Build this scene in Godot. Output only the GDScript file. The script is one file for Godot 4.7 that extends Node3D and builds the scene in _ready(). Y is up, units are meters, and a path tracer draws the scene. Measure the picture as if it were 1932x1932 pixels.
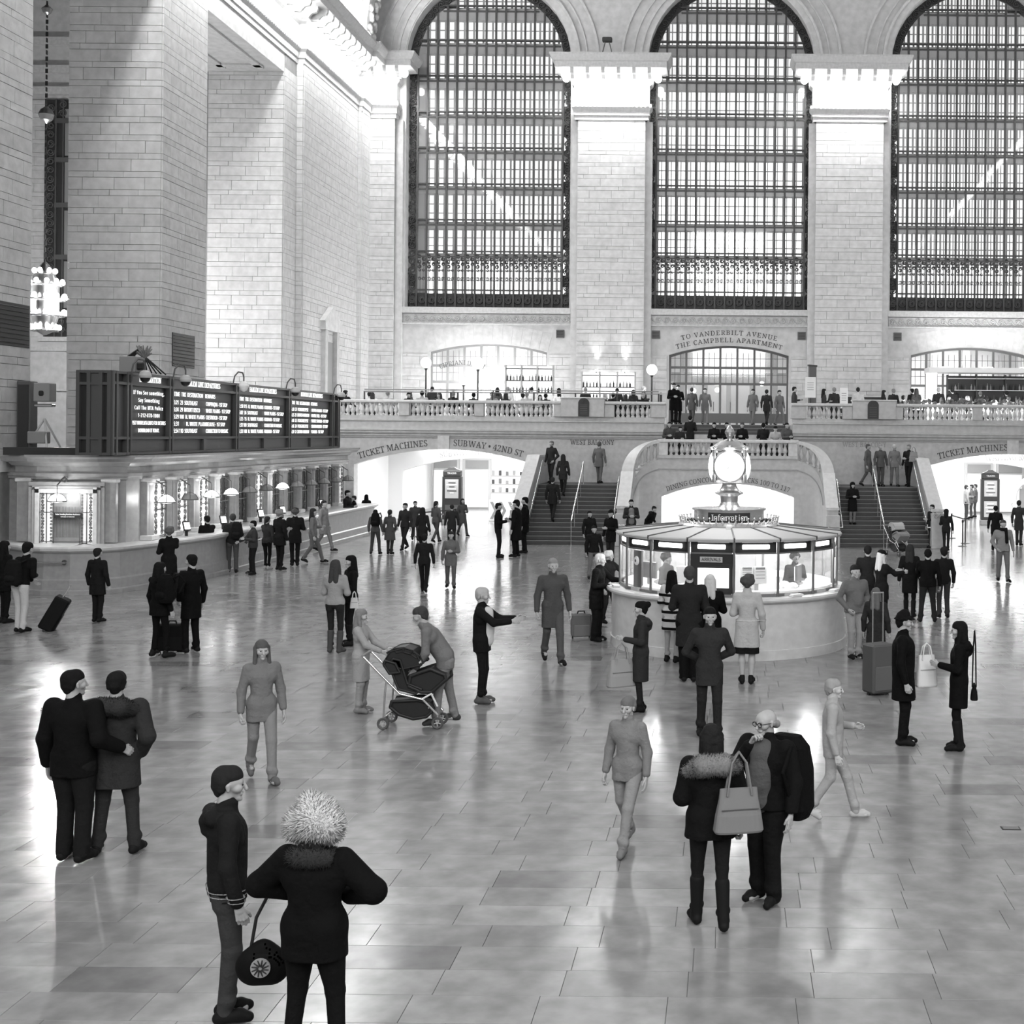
extends Node3D
# A great station hall seen from the east balcony. x is right, y up, z towards the camera; depths are written as positive Z and turned by V().

const H_CAM := 4.15
const EXPOSURE := 1.6
const L_SIDE := 25.0
const L_SIDE_MID := 75.0
const L_SIDE_FAR := 75.0
const L_EASTWIN := 150.0
const L_UPSTRIP := 260.0
const L_CHAND := 45.0
const L_PIL := 16.0
const L_ROOM := 25.0
const L_PASS := 40.0
const L_BELL := 0.55
const L_KIOSK := 0.5
const L_CLOCK := 0.6
const L_HALL := 24.0
const L_GLOBE := 5.0
const L_UP := 3.0
const FLOOR_T := 0.35
const FLOOR_R := 0.22
var mats := {}
var names := {}
var cache := {}
var rng := RandomNumberGenerator.new()
var serif: SystemFont
var sans: SystemFont
var jobs := []

func _ready():
	rng.seed = 7
	setup_view()
	make_materials()
	build_shell()
	build_west_wall()
	build_balcony()
	build_stairs()
	build_ticket_office()
	build_board()
	build_kiosk()
	build_halls()
	build_props()
	build_balcony_life()
	build_people()

func setup_view():
	var cam := Camera3D.new()
	cam.name = "camera"
	cam.projection = Camera3D.PROJECTION_FRUSTUM
	cam.near = 0.1
	cam.far = 400.0
	var k := cam.near / 2523.0
	cam.size = 1932.0 * k
	cam.frustum_offset = Vector2(-408.0 * k, -146.0 * k)
	cam.position = Vector3(0, H_CAM, 0)
	cam.rotation.z = 0.0085
	add_child(cam)
	cam.current = true
	var we := WorldEnvironment.new()
	we.name = "environment"
	var e := Environment.new()
	e.background_mode = Environment.BG_COLOR
	e.background_color = Color(0.12, 0.12, 0.12)
	e.tonemap_mode = Environment.TONE_MAPPER_LINEAR
	e.tonemap_exposure = EXPOSURE
	e.sdfgi_enabled = true
	e.ssao_enabled = true
	e.ssil_enabled = true
	we.environment = e
	add_child(we)
	serif = SystemFont.new()
	serif.font_names = ["Droid Serif"]
	sans = SystemFont.new()
	sans.font_names = ["Droid Sans"]
	# the rows of bulbs in the cornice coffers run round the hall; each strip of them is one long lamp
	for s in [-1.0, 1.0]:
		var part_ := 1.0 if s < 0 else 0.3
		strip_lamp("cornice_strip", Vector3(s * 17.95, 22.2, -15.0), Vector2(0.5, 30.0), Vector3(0, -1, 0), L_SIDE * part_)
		strip_lamp("cornice_strip", Vector3(s * 17.95, 22.2, -38.0), Vector2(0.5, 16.0), Vector3(0, -1, 0), L_SIDE_MID * part_)
		strip_lamp("cornice_strip", Vector3(s * 17.75, 22.2, -56.5), Vector2(0.5, 21.0), Vector3(0, -1, 0), L_SIDE_FAR * part_)
	# lamps laid on top of the cornices light the vault
	for s in [-1.0, 1.0]:
		strip_lamp("vault_strip", Vector3(s * 18.0, 23.7, -48.0), Vector2(0.6, 36.0), Vector3(-s * 0.35, 1, 0).normalized(), L_UPSTRIP * (1.0 if s < 0 else 0.3))
	# the east wall has the same three great windows, behind the camera
	for x in [-12.53, 0.0, 12.53]:
		strip_lamp("east_window_light", Vector3(x, 18.6, 8.2), Vector2(8.2, 16.0), Vector3(0, 0, -1), L_EASTWIN * (0.4 if x < -1.0 else 1.0))

func strip_lamp(called, at: Vector3, size: Vector2, dir: Vector3, energy: float):
	var l := AreaLight3D.new()
	l.name = called
	l.area_size = size
	l.light_energy = energy
	l.area_normalize_energy = true
	l.shadow_enabled = true
	l.area_range = 120.0
	l.position = at
	var up := Vector3(0, 0, -1) if absf(dir.y) > 0.9 else Vector3.UP
	l.basis = Basis.looking_at(dir, up)
	add_child(l, true)
	return l

func omni(at: Vector3, energy: float, radius := 0.08, called := "lamp_glow"):
	var l := OmniLight3D.new()
	l.name = called
	l.light_energy = energy
	l.omni_range = 120.0
	l.omni_attenuation = 2.0
	l.light_size = radius
	l.shadow_enabled = true
	l.position = at
	add_child(l, true)
	return l

# ---------- naming and placing ----------
func numbered(called: String) -> String:
	var n: int = names.get(called, 0)
	names[called] = n + 1
	return called if n == 0 else "%s_%03d" % [called, n]

func thing(called: String, label: String, category: String, at := Vector3.ZERO, turn := 0.0, group := "") -> Node3D:
	var o := Node3D.new()
	o.name = numbered(called)
	o.position = at
	o.rotation.y = turn
	add_child(o)
	tag(o, label, category, group)
	return o

func tag(o, label: String, category := "", group := "", kind := ""):
	o.set_meta("label", label)
	if category:
		o.set_meta("category", category)
	if group:
		o.set_meta("group", group)
	if kind:
		o.set_meta("kind", kind)
	return o

func structure(called: String, label: String, at := Vector3.ZERO, turn := 0.0) -> Node3D:
	var o := Node3D.new()
	o.name = numbered(called)
	o.position = at
	o.rotation.y = turn
	add_child(o)
	tag(o, label, "", "", "structure")
	return o

func part(called: String, mesh, m, parent: Node3D, at := Vector3.ZERO, b := Basis.IDENTITY) -> MeshInstance3D:
	var o := MeshInstance3D.new()
	o.name = called
	o.mesh = mesh.mesh() if mesh is MB else mesh
	o.material_override = mat(m) if m is String else m
	o.transform = Transform3D(b, at)
	parent.add_child(o, true)
	return o

func copy_of(src: Node3D, label: String, at: Vector3, turn := 0.0) -> Node3D:
	var c: Node3D = src.duplicate()
	var base: String = src.get_meta("base_name")
	c.name = numbered(base)
	add_child(c)
	c.position = at
	c.rotation.y = turn
	c.set_meta("label", label)
	return c

static func V(x: float, y: float, Z: float) -> Vector3:
	return Vector3(x, y, -Z)

# ---------- mesh builder: faces are given counter-clockwise from outside and stored clockwise ----------
class MB:
	var v := PackedVector3Array()
	var n := PackedVector3Array()
	var c := PackedColorArray()
	var uv := PackedVector2Array()
	var tint := Color.WHITE
	var tinted := false
	var made: ArrayMesh

	func put(p: Vector3, q: Vector3):
		v.push_back(p)
		n.push_back(q)
		if tinted:
			c.push_back(tint)

	func tri(a: Vector3, b: Vector3, d: Vector3):
		var q := (b - a).cross(d - a).normalized()
		put(a, q)
		put(d, q)
		put(b, q)

	func quad(a: Vector3, b: Vector3, d: Vector3, e: Vector3):
		var q := (b - a).cross(e - a)
		if q.length_squared() < 1e-14:
			q = (d - b).cross(e - b)
		q = q.normalized()
		put(a, q); put(d, q); put(b, q)
		put(a, q); put(e, q); put(d, q)

	func quad_n(a: Vector3, b: Vector3, d: Vector3, e: Vector3, na: Vector3, nb: Vector3, nd: Vector3, ne: Vector3):
		put(a, na); put(d, nd); put(b, nb)
		put(a, na); put(e, ne); put(d, nd)

	func face(a: Vector3, b: Vector3, d: Vector3, e: Vector3):   # a textured quad: a is the picture's lower left
		quad(a, b, d, e)
		uv.append_array(PackedVector2Array([Vector2(0, 1), Vector2(1, 0), Vector2(1, 1), Vector2(0, 1), Vector2(0, 0), Vector2(1, 0)]))

	func box(at: Vector3, s: Vector3, b := Basis.IDENTITY):
		var x := b.x * s.x * 0.5
		var y := b.y * s.y * 0.5
		var z := b.z * s.z * 0.5
		quad(at - x - y + z, at + x - y + z, at + x + y + z, at - x + y + z)
		quad(at + x - y - z, at - x - y - z, at - x + y - z, at + x + y - z)
		quad(at + x - y + z, at + x - y - z, at + x + y - z, at + x + y + z)
		quad(at - x - y - z, at - x - y + z, at - x + y + z, at - x + y - z)
		quad(at - x + y + z, at + x + y + z, at + x + y - z, at - x + y - z)
		quad(at - x - y - z, at + x - y - z, at + x - y + z, at - x - y + z)

	func bev(at: Vector3, s: Vector3, r: float, b := Basis.IDENTITY):   # a box with chamfered edges
		var h := s * 0.5
		var i := Vector3(maxf(h.x - r, 0.0), maxf(h.y - r, 0.0), maxf(h.z - r, 0.0))
		var P := func(x: float, y: float, z: float) -> Vector3: return at + b * Vector3(x, y, z)
		for s1 in [-1.0, 1.0]:
			var f := func(a1: Vector3, a2: Vector3, a3: Vector3, a4: Vector3):
				if s1 > 0: quad(at + b * a1, at + b * a2, at + b * a3, at + b * a4)
				else: quad(at + b * a4, at + b * a3, at + b * a2, at + b * a1)
			f.call(Vector3(-i.x, -i.y, s1 * h.z), Vector3(i.x, -i.y, s1 * h.z), Vector3(i.x, i.y, s1 * h.z), Vector3(-i.x, i.y, s1 * h.z))
			f.call(Vector3(s1 * h.x, -i.y, -i.z), Vector3(s1 * h.x, i.y, -i.z), Vector3(s1 * h.x, i.y, i.z), Vector3(s1 * h.x, -i.y, i.z))
			f.call(Vector3(-i.x, s1 * h.y, -i.z), Vector3(-i.x, s1 * h.y, i.z), Vector3(i.x, s1 * h.y, i.z), Vector3(i.x, s1 * h.y, -i.z))
			for s2 in [-1.0, 1.0]:
				var g := func(a1: Vector3, a2: Vector3, a3: Vector3, a4: Vector3):
					if s1 * s2 > 0: quad(at + b * a1, at + b * a2, at + b * a3, at + b * a4)
					else: quad(at + b * a4, at + b * a3, at + b * a2, at + b * a1)
				g.call(Vector3(-i.x, s1 * h.y, s2 * i.z), Vector3(-i.x, s1 * i.y, s2 * h.z), Vector3(i.x, s1 * i.y, s2 * h.z), Vector3(i.x, s1 * h.y, s2 * i.z))
				g.call(Vector3(s2 * i.x, -i.y, s1 * h.z), Vector3(s2 * h.x, -i.y, s1 * i.z), Vector3(s2 * h.x, i.y, s1 * i.z), Vector3(s2 * i.x, i.y, s1 * h.z))
				g.call(Vector3(s1 * h.x, s2 * i.y, -i.z), Vector3(s1 * i.x, s2 * h.y, -i.z), Vector3(s1 * i.x, s2 * h.y, i.z), Vector3(s1 * h.x, s2 * i.y, i.z))
				for s3 in [-1.0, 1.0]:
					var p1 := at + b * Vector3(s1 * h.x, s2 * i.y, s3 * i.z)
					var p2 := at + b * Vector3(s1 * i.x, s2 * h.y, s3 * i.z)
					var p3 := at + b * Vector3(s1 * i.x, s2 * i.y, s3 * h.z)
					if s1 * s2 * s3 > 0: tri(p1, p2, p3)
					else: tri(p3, p2, p1)

	func tube(a: Vector3, b: Vector3, ra: float, rb: float, seg := 8, caps := true):
		var d := (b - a)
		if d.length() < 1e-6:
			return
		d = d.normalized()
		var u := d.cross(Vector3.UP if absf(d.y) < 0.9 else Vector3.RIGHT).normalized()
		var w := d.cross(u)
		for k in seg:
			var t0 := TAU * k / seg
			var t1 := TAU * (k + 1) / seg
			var e0 := u * cos(t0) + w * sin(t0)
			var e1 := u * cos(t1) + w * sin(t1)
			quad_n(a + e0 * ra, a + e1 * ra, b + e1 * rb, b + e0 * rb, e0, e1, e1, e0)
			if caps:
				tri(b, b + e0 * rb, b + e1 * rb)
				tri(a, a + e1 * ra, a + e0 * ra)

	func pipe(pts: Array, r: float, seg := 6):
		for k in pts.size() - 1:
			tube(pts[k], pts[k + 1], r, r, seg, k == 0 or k == pts.size() - 2)
			if k > 0:
				ball(pts[k], r, 6, 4)

	func ball(at: Vector3, r: float, seg := 10, rows := 6, sq := Vector3.ONE):
		for j in rows:
			var p0 := PI * j / rows
			var p1 := PI * (j + 1) / rows
			for k in seg:
				var t0 := TAU * k / seg
				var t1 := TAU * (k + 1) / seg
				var q := []
				for pt in [[p0, t0], [p0, t1], [p1, t1], [p1, t0]]:
					q.push_back(Vector3(sin(pt[0]) * cos(pt[1]), cos(pt[0]), sin(pt[0]) * sin(pt[1])))
				var nn := []
				for e in q:
					nn.push_back((e / sq).normalized())
				quad_n(at + q[0] * sq * r, at + q[1] * sq * r, at + q[2] * sq * r, at + q[3] * sq * r, nn[0], nn[1], nn[2], nn[3])

	# profile of (radius, height) from the bottom up, turned round the upright through "at"
	func lathe(at: Vector3, prof: Array, seg := 24, a0 := 0.0, a1 := TAU):
		for j in prof.size() - 1:
			var p: Vector2 = prof[j]
			var q: Vector2 = prof[j + 1]
			var t := (q - p)
			if t.length() < 1e-6:
				continue
			t = t.normalized()
			var nr := Vector2(t.y, -t.x)
			for k in seg:
				var t0 := a0 + (a1 - a0) * k / seg
				var t1 := a0 + (a1 - a0) * (k + 1) / seg
				var e0 := Vector3(sin(t0), 0, cos(t0))
				var e1 := Vector3(sin(t1), 0, cos(t1))
				var up := Vector3.UP
				var n0 := e0 * nr.x + up * nr.y
				var n1 := e1 * nr.x + up * nr.y
				quad_n(at + e0 * p.x + up * p.y, at + e1 * p.x + up * p.y, at + e1 * q.x + up * q.y, at + e0 * q.x + up * q.y, n0, n1, n1, n0)

	# outline in x, y pushed from z0 (back) to z1 (front)
	func prism(poly: PackedVector2Array, z0: float, z1: float, xf := Transform3D.IDENTITY):
		var idx := Geometry2D.triangulate_polygon(poly)
		var ccw := not Geometry2D.is_polygon_clockwise(poly)
		for k in range(0, idx.size(), 3):
			var a := poly[idx[k]]
			var b := poly[idx[k + 1]]
			var d := poly[idx[k + 2]]
			if (b - a).cross(d - a) < 0:
				var s := b
				b = d
				d = s
			tri(xf * Vector3(a.x, a.y, z1), xf * Vector3(b.x, b.y, z1), xf * Vector3(d.x, d.y, z1))
			tri(xf * Vector3(a.x, a.y, z0), xf * Vector3(d.x, d.y, z0), xf * Vector3(b.x, b.y, z0))
		for k in poly.size():
			var a := poly[k]
			var b := poly[(k + 1) % poly.size()]
			if not ccw:
				var s := a
				a = b
				b = s
			quad(xf * Vector3(a.x, a.y, z0), xf * Vector3(b.x, b.y, z0), xf * Vector3(b.x, b.y, z1), xf * Vector3(a.x, a.y, z1))

	# a moulding: profile points (out, y) from the bottom up carried along a path in plan (x, world z); out is to the right of the walk
	func sweep(path: Array, prof: Array, closed := false):
		var m := path.size()
		var outs := []
		for k in m:
			var p: Vector2 = path[k]
			var d0: Vector2 = (p - path[k - 1]) if (k > 0 or closed) else (path[k + 1] - p)
			var d1: Vector2 = (path[(k + 1) % m] - p) if (k < m - 1 or closed) else d0
			var n0 := Vector2(-d0.y, d0.x).normalized()
			var n1 := Vector2(-d1.y, d1.x).normalized()
			var b := (n0 + n1)
			b = b / maxf(b.length_squared() * 0.5, 0.3)
			outs.push_back(b)
		for k in (m if closed else m - 1):
			var l := (k + 1) % m
			for j in prof.size() - 1:
				var r0: Vector2 = prof[j]
				var r1: Vector2 = prof[j + 1]
				var a: Vector2 = path[k] + outs[k] * r0.x
				var b: Vector2 = path[l] + outs[l] * r0.x
				var d: Vector2 = path[l] + outs[l] * r1.x
				var e: Vector2 = path[k] + outs[k] * r1.x
				quad(Vector3(a.x, r0.y, a.y), Vector3(b.x, r0.y, b.y), Vector3(d.x, r1.y, d.y), Vector3(e.x, r1.y, e.y))
		if not closed:
			for k in [0, m - 1]:
				var pl := PackedVector2Array(prof)
				var idx := Geometry2D.triangulate_polygon(pl)
				for t in range(0, idx.size(), 3):
					var q := []
					for s in 3:
						var pr := pl[idx[t + s]]
						var w: Vector2 = path[k] + outs[k] * pr.x
						q.push_back(Vector3(w.x, pr.y, w.y))
					tri(q[0], q[1], q[2])

	func add(src: Array, xf: Transform3D, flip := false):   # indexed or plain arrays of another mesh
		var sv: PackedVector3Array = src[0]
		var sn: PackedVector3Array = src[1]
		var si: PackedInt32Array = src[2]
		var nb := xf.basis.inverse().transposed()
		for t in range(0, si.size(), 3):
			for s in ([0, 2, 1] if flip else [0, 1, 2]):
				var i := si[t + s]
				put(xf * sv[i], (nb * sn[i]).normalized())

	func mesh() -> ArrayMesh:
		if made:
			return made
		made = ArrayMesh.new()
		if v.is_empty():
			return made
		var a := []
		a.resize(Mesh.ARRAY_MAX)
		a[Mesh.ARRAY_VERTEX] = v
		a[Mesh.ARRAY_NORMAL] = n
		if tinted:
			a[Mesh.ARRAY_COLOR] = c
		if uv.size() == v.size():
			a[Mesh.ARRAY_TEX_UV] = uv
		made.add_surface_from_arrays(Mesh.PRIMITIVE_TRIANGLES, a)
		return made

func box_mesh(s: Vector3, r := 0.0) -> ArrayMesh:
	var key := "b%.3f_%.3f_%.3f_%.3f" % [s.x, s.y, s.z, r]
	if not cache.has(key):
		var m := MB.new()
		if r > 0.0:
			m.bev(Vector3.ZERO, s, r)
		else:
			m.box(Vector3.ZERO, s)
		cache[key] = m.mesh()
	return cache[key]

func arc_pts(cx: float, cy: float, r: float, a0: float, a1: float, n: int) -> PackedVector2Array:
	var p := PackedVector2Array()
	for k in n + 1:
		var t := lerpf(a0, a1, float(k) / n)
		p.push_back(Vector2(cx + r * cos(t), cy + r * sin(t)))
	return p

# a wall outline with arched openings that reach its foot: [centre, half width, spring height, rise]
func arched(x0: float, x1: float, y0: float, y1: float, holes: Array) -> PackedVector2Array:
	var p := PackedVector2Array([Vector2(x0, y0)])
	for h in holes:
		p.push_back(Vector2(h[0] - h[1], y0))
		p.append_array(arch_line(h[0], h[1], h[2], h[3]))
		p.push_back(Vector2(h[0] + h[1], y0))
	p.append_array(PackedVector2Array([Vector2(x1, y0), Vector2(x1, y1), Vector2(x0, y1)]))
	return p

func arch_line(cx: float, half: float, spring: float, rise: float, n := 20) -> PackedVector2Array:
	var r := (half * half + rise * rise) / (2.0 * rise)
	var cy := spring + rise - r
	var a := asin(clampf(half / r, 0.0, 1.0))
	return arc_pts(cx, cy, r, PI / 2 + a, PI / 2 - a, n)

# lettering as one flat cut mesh; on an arc when radius > 0 (centre below the line)
func letters(text: String, font: Font, height: float, width: float, radius := 0.0, depth := 0.012, stretch := 1.0) -> MB:
	var m := MB.new()
	var fs := 64
	var total := font.get_string_size(text, HORIZONTAL_ALIGNMENT_LEFT, -1, fs).x
	var k := height / (fs * 0.72)
	var sx := clampf(width / (total * k), 0.5, 1.06) if width > 0 else stretch
	var gap := maxf(0.0, (width - total * k * sx) / maxi(1, text.length() - 1)) if width > 0 else 0.0
	var span := total * k * sx + gap * (text.length() - 1)
	var x := 0.0
	for i in text.length():
		var ch := text[i]
		var adv := font.get_string_size(ch, HORIZONTAL_ALIGNMENT_LEFT, -1, fs).x * k * sx
		if ch != " ":
			var key: String = "t" + ch + str(font.font_names)
			if not cache.has(key):
				var tm := TextMesh.new()
				tm.font = font
				tm.font_size = fs
				tm.pixel_size = 1.0
				tm.depth = 1.0
				tm.curve_step = 4.0
				tm.text = ch
				tm.vertical_alignment = VERTICAL_ALIGNMENT_BOTTOM
				tm.horizontal_alignment = HORIZONTAL_ALIGNMENT_LEFT
				var a := tm.get_mesh_arrays()
				var ix: PackedInt32Array = a[Mesh.ARRAY_INDEX] if a[Mesh.ARRAY_INDEX] != null else PackedInt32Array(range(a[0].size()))
				cache[key] = [a[Mesh.ARRAY_VERTEX], a[Mesh.ARRAY_NORMAL], ix]
			var base := font.get_descent(fs)
			var b := Basis.from_scale(Vector3(k * sx, k, depth))
			var off := Transform3D(b, Vector3(-adv * 0.5, -base * k, 0))
			var mid := x + adv * 0.5 - span * 0.5
			var place := Transform3D(Basis.IDENTITY, Vector3(mid, 0, 0))
			if radius > 0.0:
				var t := mid / radius
				place = Transform3D(Basis(Vector3.BACK, -t), Vector3(radius * sin(t), radius * cos(t) - radius, 0))
			m.add(cache[key], place * off)
		x += adv + gap
	return m

# ---------- materials: all in greys, as the black and white film saw them ----------
func mat(k: String) -> StandardMaterial3D:
	return mats[k]

func mk(k: String, tone: float, rough := 0.7, metal := 0.0, spec := 0.5) -> StandardMaterial3D:
	var m := StandardMaterial3D.new()
	m.resource_name = k
	m.albedo_color = Color(tone, tone, tone).linear_to_srgb()
	m.roughness = rough
	m.metallic = metal
	m.metallic_specular = spec
	mats[k] = m
	return m

func tone(t: float, rough := 0.85) -> StandardMaterial3D:   # plain cloth or paint of one grey
	var k := "tone%.3f_%.2f" % [t, rough]
	if not mats.has(k):
		var m := mk(k, t, rough, 0.0, 0.2)
		if rough > 0.8:
			wrinkle(m, 0.9)
	return mats[k]

func glow(k: String, energy: float, t := 1.0) -> StandardMaterial3D:
	var m := mk(k, 0.8, 0.5)
	m.emission_enabled = true
	m.emission = Color(t, t, t)
	m.emission_energy_multiplier = energy
	return m

func noise_tex(size: int, freq: float, lo: float, hi: float, oct := 4, sd := 1, kind := FastNoiseLite.TYPE_SIMPLEX_SMOOTH, normal := 0.0, warp := 0.0) -> NoiseTexture2D:
	var f := FastNoiseLite.new()
	f.noise_type = kind
	f.frequency = freq
	f.fractal_octaves = oct
	f.seed = sd
	if warp > 0.0:
		f.domain_warp_enabled = true
		f.domain_warp_amplitude = warp
		f.domain_warp_frequency = freq * 1.5
	var t := NoiseTexture2D.new()
	t.width = size
	t.height = size
	t.seamless = true
	t.noise = f
	if normal > 0.0:
		t.as_normal_map = true
		t.bump_strength = normal
	else:
		var g := Gradient.new()
		g.set_color(0, Color(lo, lo, lo))
		g.set_color(1, Color(hi, hi, hi))
		t.color_ramp = g
	return t

func wrinkle(m: StandardMaterial3D, s: float):
	if not cache.has("cloth_n"):
		cache["cloth_n"] = noise_tex(256, 0.02, 0, 1, 4, 5, FastNoiseLite.TYPE_SIMPLEX_SMOOTH, 6.0)
	m.normal_enabled = true
	m.normal_texture = cache["cloth_n"]
	m.normal_scale = s
	tri_scale(m, 2.2)

func tri_scale(m: StandardMaterial3D, per_metre: float):
	m.uv1_triplanar = true
	m.uv1_world_triplanar = true
	m.uv1_scale = Vector3.ONE * per_metre

func make_materials():
	var stone_t := noise_tex(512, 0.012, 0.88, 1.0, 5, 3)
	var stone_r := noise_tex(256, 0.02, 0.0, 1.0, 4, 8, FastNoiseLite.TYPE_SIMPLEX_SMOOTH, 3.0)
	for k in 5:
		var s := mk("limestone%d" % k, [0.56, 0.59, 0.575, 0.61, 0.535][k], 0.8, 0.0, 0.4)
		s.albedo_texture = stone_t
		s.normal_enabled = true
		s.normal_texture = stone_r
		s.normal_scale = 0.25
		tri_scale(s, 0.35)
	var j := mk("joint", 0.27, 0.95)
	j.albedo_texture = stone_t
	tri_scale(j, 0.4)
	var wall := mk("limestone", 0.55, 0.8, 0.0, 0.4)
	wall.albedo_texture = stone_t
	tri_scale(wall, 0.3)
	var carved := mk("carved_stone", 0.55, 0.75, 0.0, 0.4)
	carved.albedo_texture = stone_t
	tri_scale(carved, 0.8)
	var vein := noise_tex(512, 0.01, 0.8, 1.0, 5, 11)
	var rgh := noise_tex(256, 0.02, 0.55, 1.0, 3, 12)
	for k in 4:
		var fm := mk("floor%d" % k, [FLOOR_T, FLOOR_T * 0.9, FLOOR_T * 0.68, FLOOR_T * 1.14][k], FLOOR_R, 0.0, 0.5)
		fm.albedo_texture = vein
		fm.roughness_texture = rgh
		tri_scale(fm, 0.42)
	var fs := mk("floor_far", FLOOR_T, FLOOR_R, 0.0, 0.5)
	fs.vertex_color_use_as_albedo = true
	fs.albedo_texture = vein
	fs.roughness_texture = rgh
	tri_scale(fs, 0.42)
	var mb := mk("marble", 0.56, 0.28, 0.0, 0.5)
	mb.albedo_texture = stone_t
	tri_scale(mb, 0.5)
	var mw := mk("marble_white", 0.68, 0.3, 0.0, 0.5)
	mw.albedo_texture = stone_t
	tri_scale(mw, 0.6)
	var mg := mk("marble_grey", 0.4, 0.22, 0.0, 0.5)
	mg.albedo_texture = stone_t
	tri_scale(mg, 0.45)
	var md := mk("step_stone", 0.05, 0.45)
	md.albedo_texture = stone_t
	tri_scale(md, 0.8)
	mk("step_edge", 0.26, 0.4)
	mk("sash", 0.28, 0.5)
	var mo := mk("office_stone", 0.36, 0.3)
	mo.albedo_texture = stone_t
	tri_scale(mo, 0.7)
	mk("paint_white", 0.74, 0.6)
	mk("iron", 0.035, 0.5, 0.3)
	mk("iron_mid", 0.05, 0.5, 0.3)
	mk("iron_light", 0.10, 0.5, 0.3)
	mk("bronze", 0.20, 0.38, 0.75)
	mk("brass", 0.62, 0.25, 1.0)
	mk("chrome", 0.75, 0.18, 1.0)
	mk("board_metal", 0.075, 0.45, 0.2)
	mk("board_face", 0.012, 0.4)
	mk("black", 0.008, 0.55)
	mk("letter_dark", 0.06, 0.8)
	mk("letter_soft", 0.3, 0.8)
	mk("wood_dark", 0.035, 0.5)
	mk("paper", 0.8, 0.8)
	mk("mid_grey", 0.22, 0.6)
	mk("pale_grey", 0.42, 0.6)
	var g := mk("glass", 0.9, 0.03)
	g.transparency = BaseMaterial3D.TRANSPARENCY_ALPHA
	g.albedo_color.a = 0.08
	glow("bulb", 8.0)
	glow("chandelier_bulb", 3.5)
	glow("lamp_lit", 4.5)
	glow("globe", 4.0)
	glow("clock_face", 1.6)
	glow("tube_lit", 3.0)
	glow("board_letter", 0.9)
	glow("screen", 1.6)
	glow("panel_lit", 2.2)
	glow("room_white", 0.9)
	for k in 4:
		glow("office_lit%d" % k, [0.55, 0.75, 1.0, 1.4][k])
	glow("grille_lit", 0.16)
	glow("window_lit", 0.32)
	mk("skin", 0.40, 0.6)
	mk("skin_dark", 0.14, 0.6)
	var fur := mk("fur_light", 0.82, 0.95)
	wrinkle(fur, 1.0)
	var fg := mk("fur_grey", 0.24, 0.95)
	wrinkle(fg, 1.0)

# ---------- the shell of the hall ----------
const XS := -19.0      # plane of the south piers
const ZW := 69.1       # plane of the west wall
const ENTAB := [Vector2(0, 20.2), Vector2(0.06, 20.2), Vector2(0.06, 20.44), Vector2(0.11, 20.44), Vector2(0.11, 20.7), Vector2(0.22, 20.82), Vector2(0.22, 20.98), Vector2(0.09, 21.02), Vector2(0.09, 21.92), Vector2(0.22, 22.02), Vector2(0.26, 22.12), Vector2(0.3, 22.62), Vector2(1.0, 22.66), Vector2(1.0, 22.95), Vector2(1.08, 22.98), Vector2(1.24, 23.24), Vector2(1.24, 23.34), Vector2(0, 23.36)]

func slab(called: String, parent: Node3D, x0: float, x1: float, y0: float, y1: float, z0: float, z1: float, m) -> MeshInstance3D:
	return part(called, box_mesh(Vector3(absf(x1 - x0), absf(y1 - y0), absf(z1 - z0))), m, parent, Vector3((x0 + x1) * 0.5, (y0 + y1) * 0.5, -(z0 + z1) * 0.5))

# a face of coursed stone: every block its own piece, joints open to the darker bed behind
func stone_face(parent: Node3D, at: Vector3, u: Vector3, width: float, y0: float, y1: float, limit := 300, block := 1.08, big := 0.41, small := 0.2):
	var nrm := u.cross(Vector3.UP)
	var b := Basis(u, Vector3.UP, nrm)
	var y := y0
	var row := 0
	var count := 0
	var rest := MB.new()
	while y < y1 - 0.1:
		var h := big if row % 2 == 0 else small
		h = minf(h, y1 - y)
		var cols := maxi(1, int(round(width / block)))
		var w := width / cols
		var x := 0.0
		var shift := w * 0.5 * (row / 2 % 2) + (w * 0.3 if row % 2 == 1 else 0.0)
		var cuts := [0.0]
		for k in cols + 2:
			var q := w * k + shift + rng.randf_range(-0.05, 0.05)
			if q > 0.3 and q < width - 0.3:
				cuts.push_back(q)
		cuts.push_back(width)
		for k in cuts.size() - 1:
			var bw := snappedf(cuts[k + 1] - cuts[k], 0.02)
			var mid: Vector3 = at + u * ((cuts[k] + cuts[k + 1]) * 0.5) + Vector3.UP * (y + h * 0.5 - at.y) + nrm * rng.randf_range(0.005, 0.012)
			if count < limit:
				part("stone_block", box_mesh(Vector3(bw - 0.012, snappedf(h, 0.01) - 0.012, 0.07), 0.004), "limestone%d" % [0, 1, 2, 2, 3, 1, 0, 4][rng.randi() % 8 if rng.randf() < 0.8 else 1], parent, mid, b)
			else:
				rest.box(mid, Vector3(bw - 0.012, h - 0.012, 0.07), b)
			count += 1
		y += h
		row += 1
	if not rest.v.is_empty():
		part("stone_blocks", rest, "limestone1", parent).set_meta("kind", "stuff")

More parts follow.
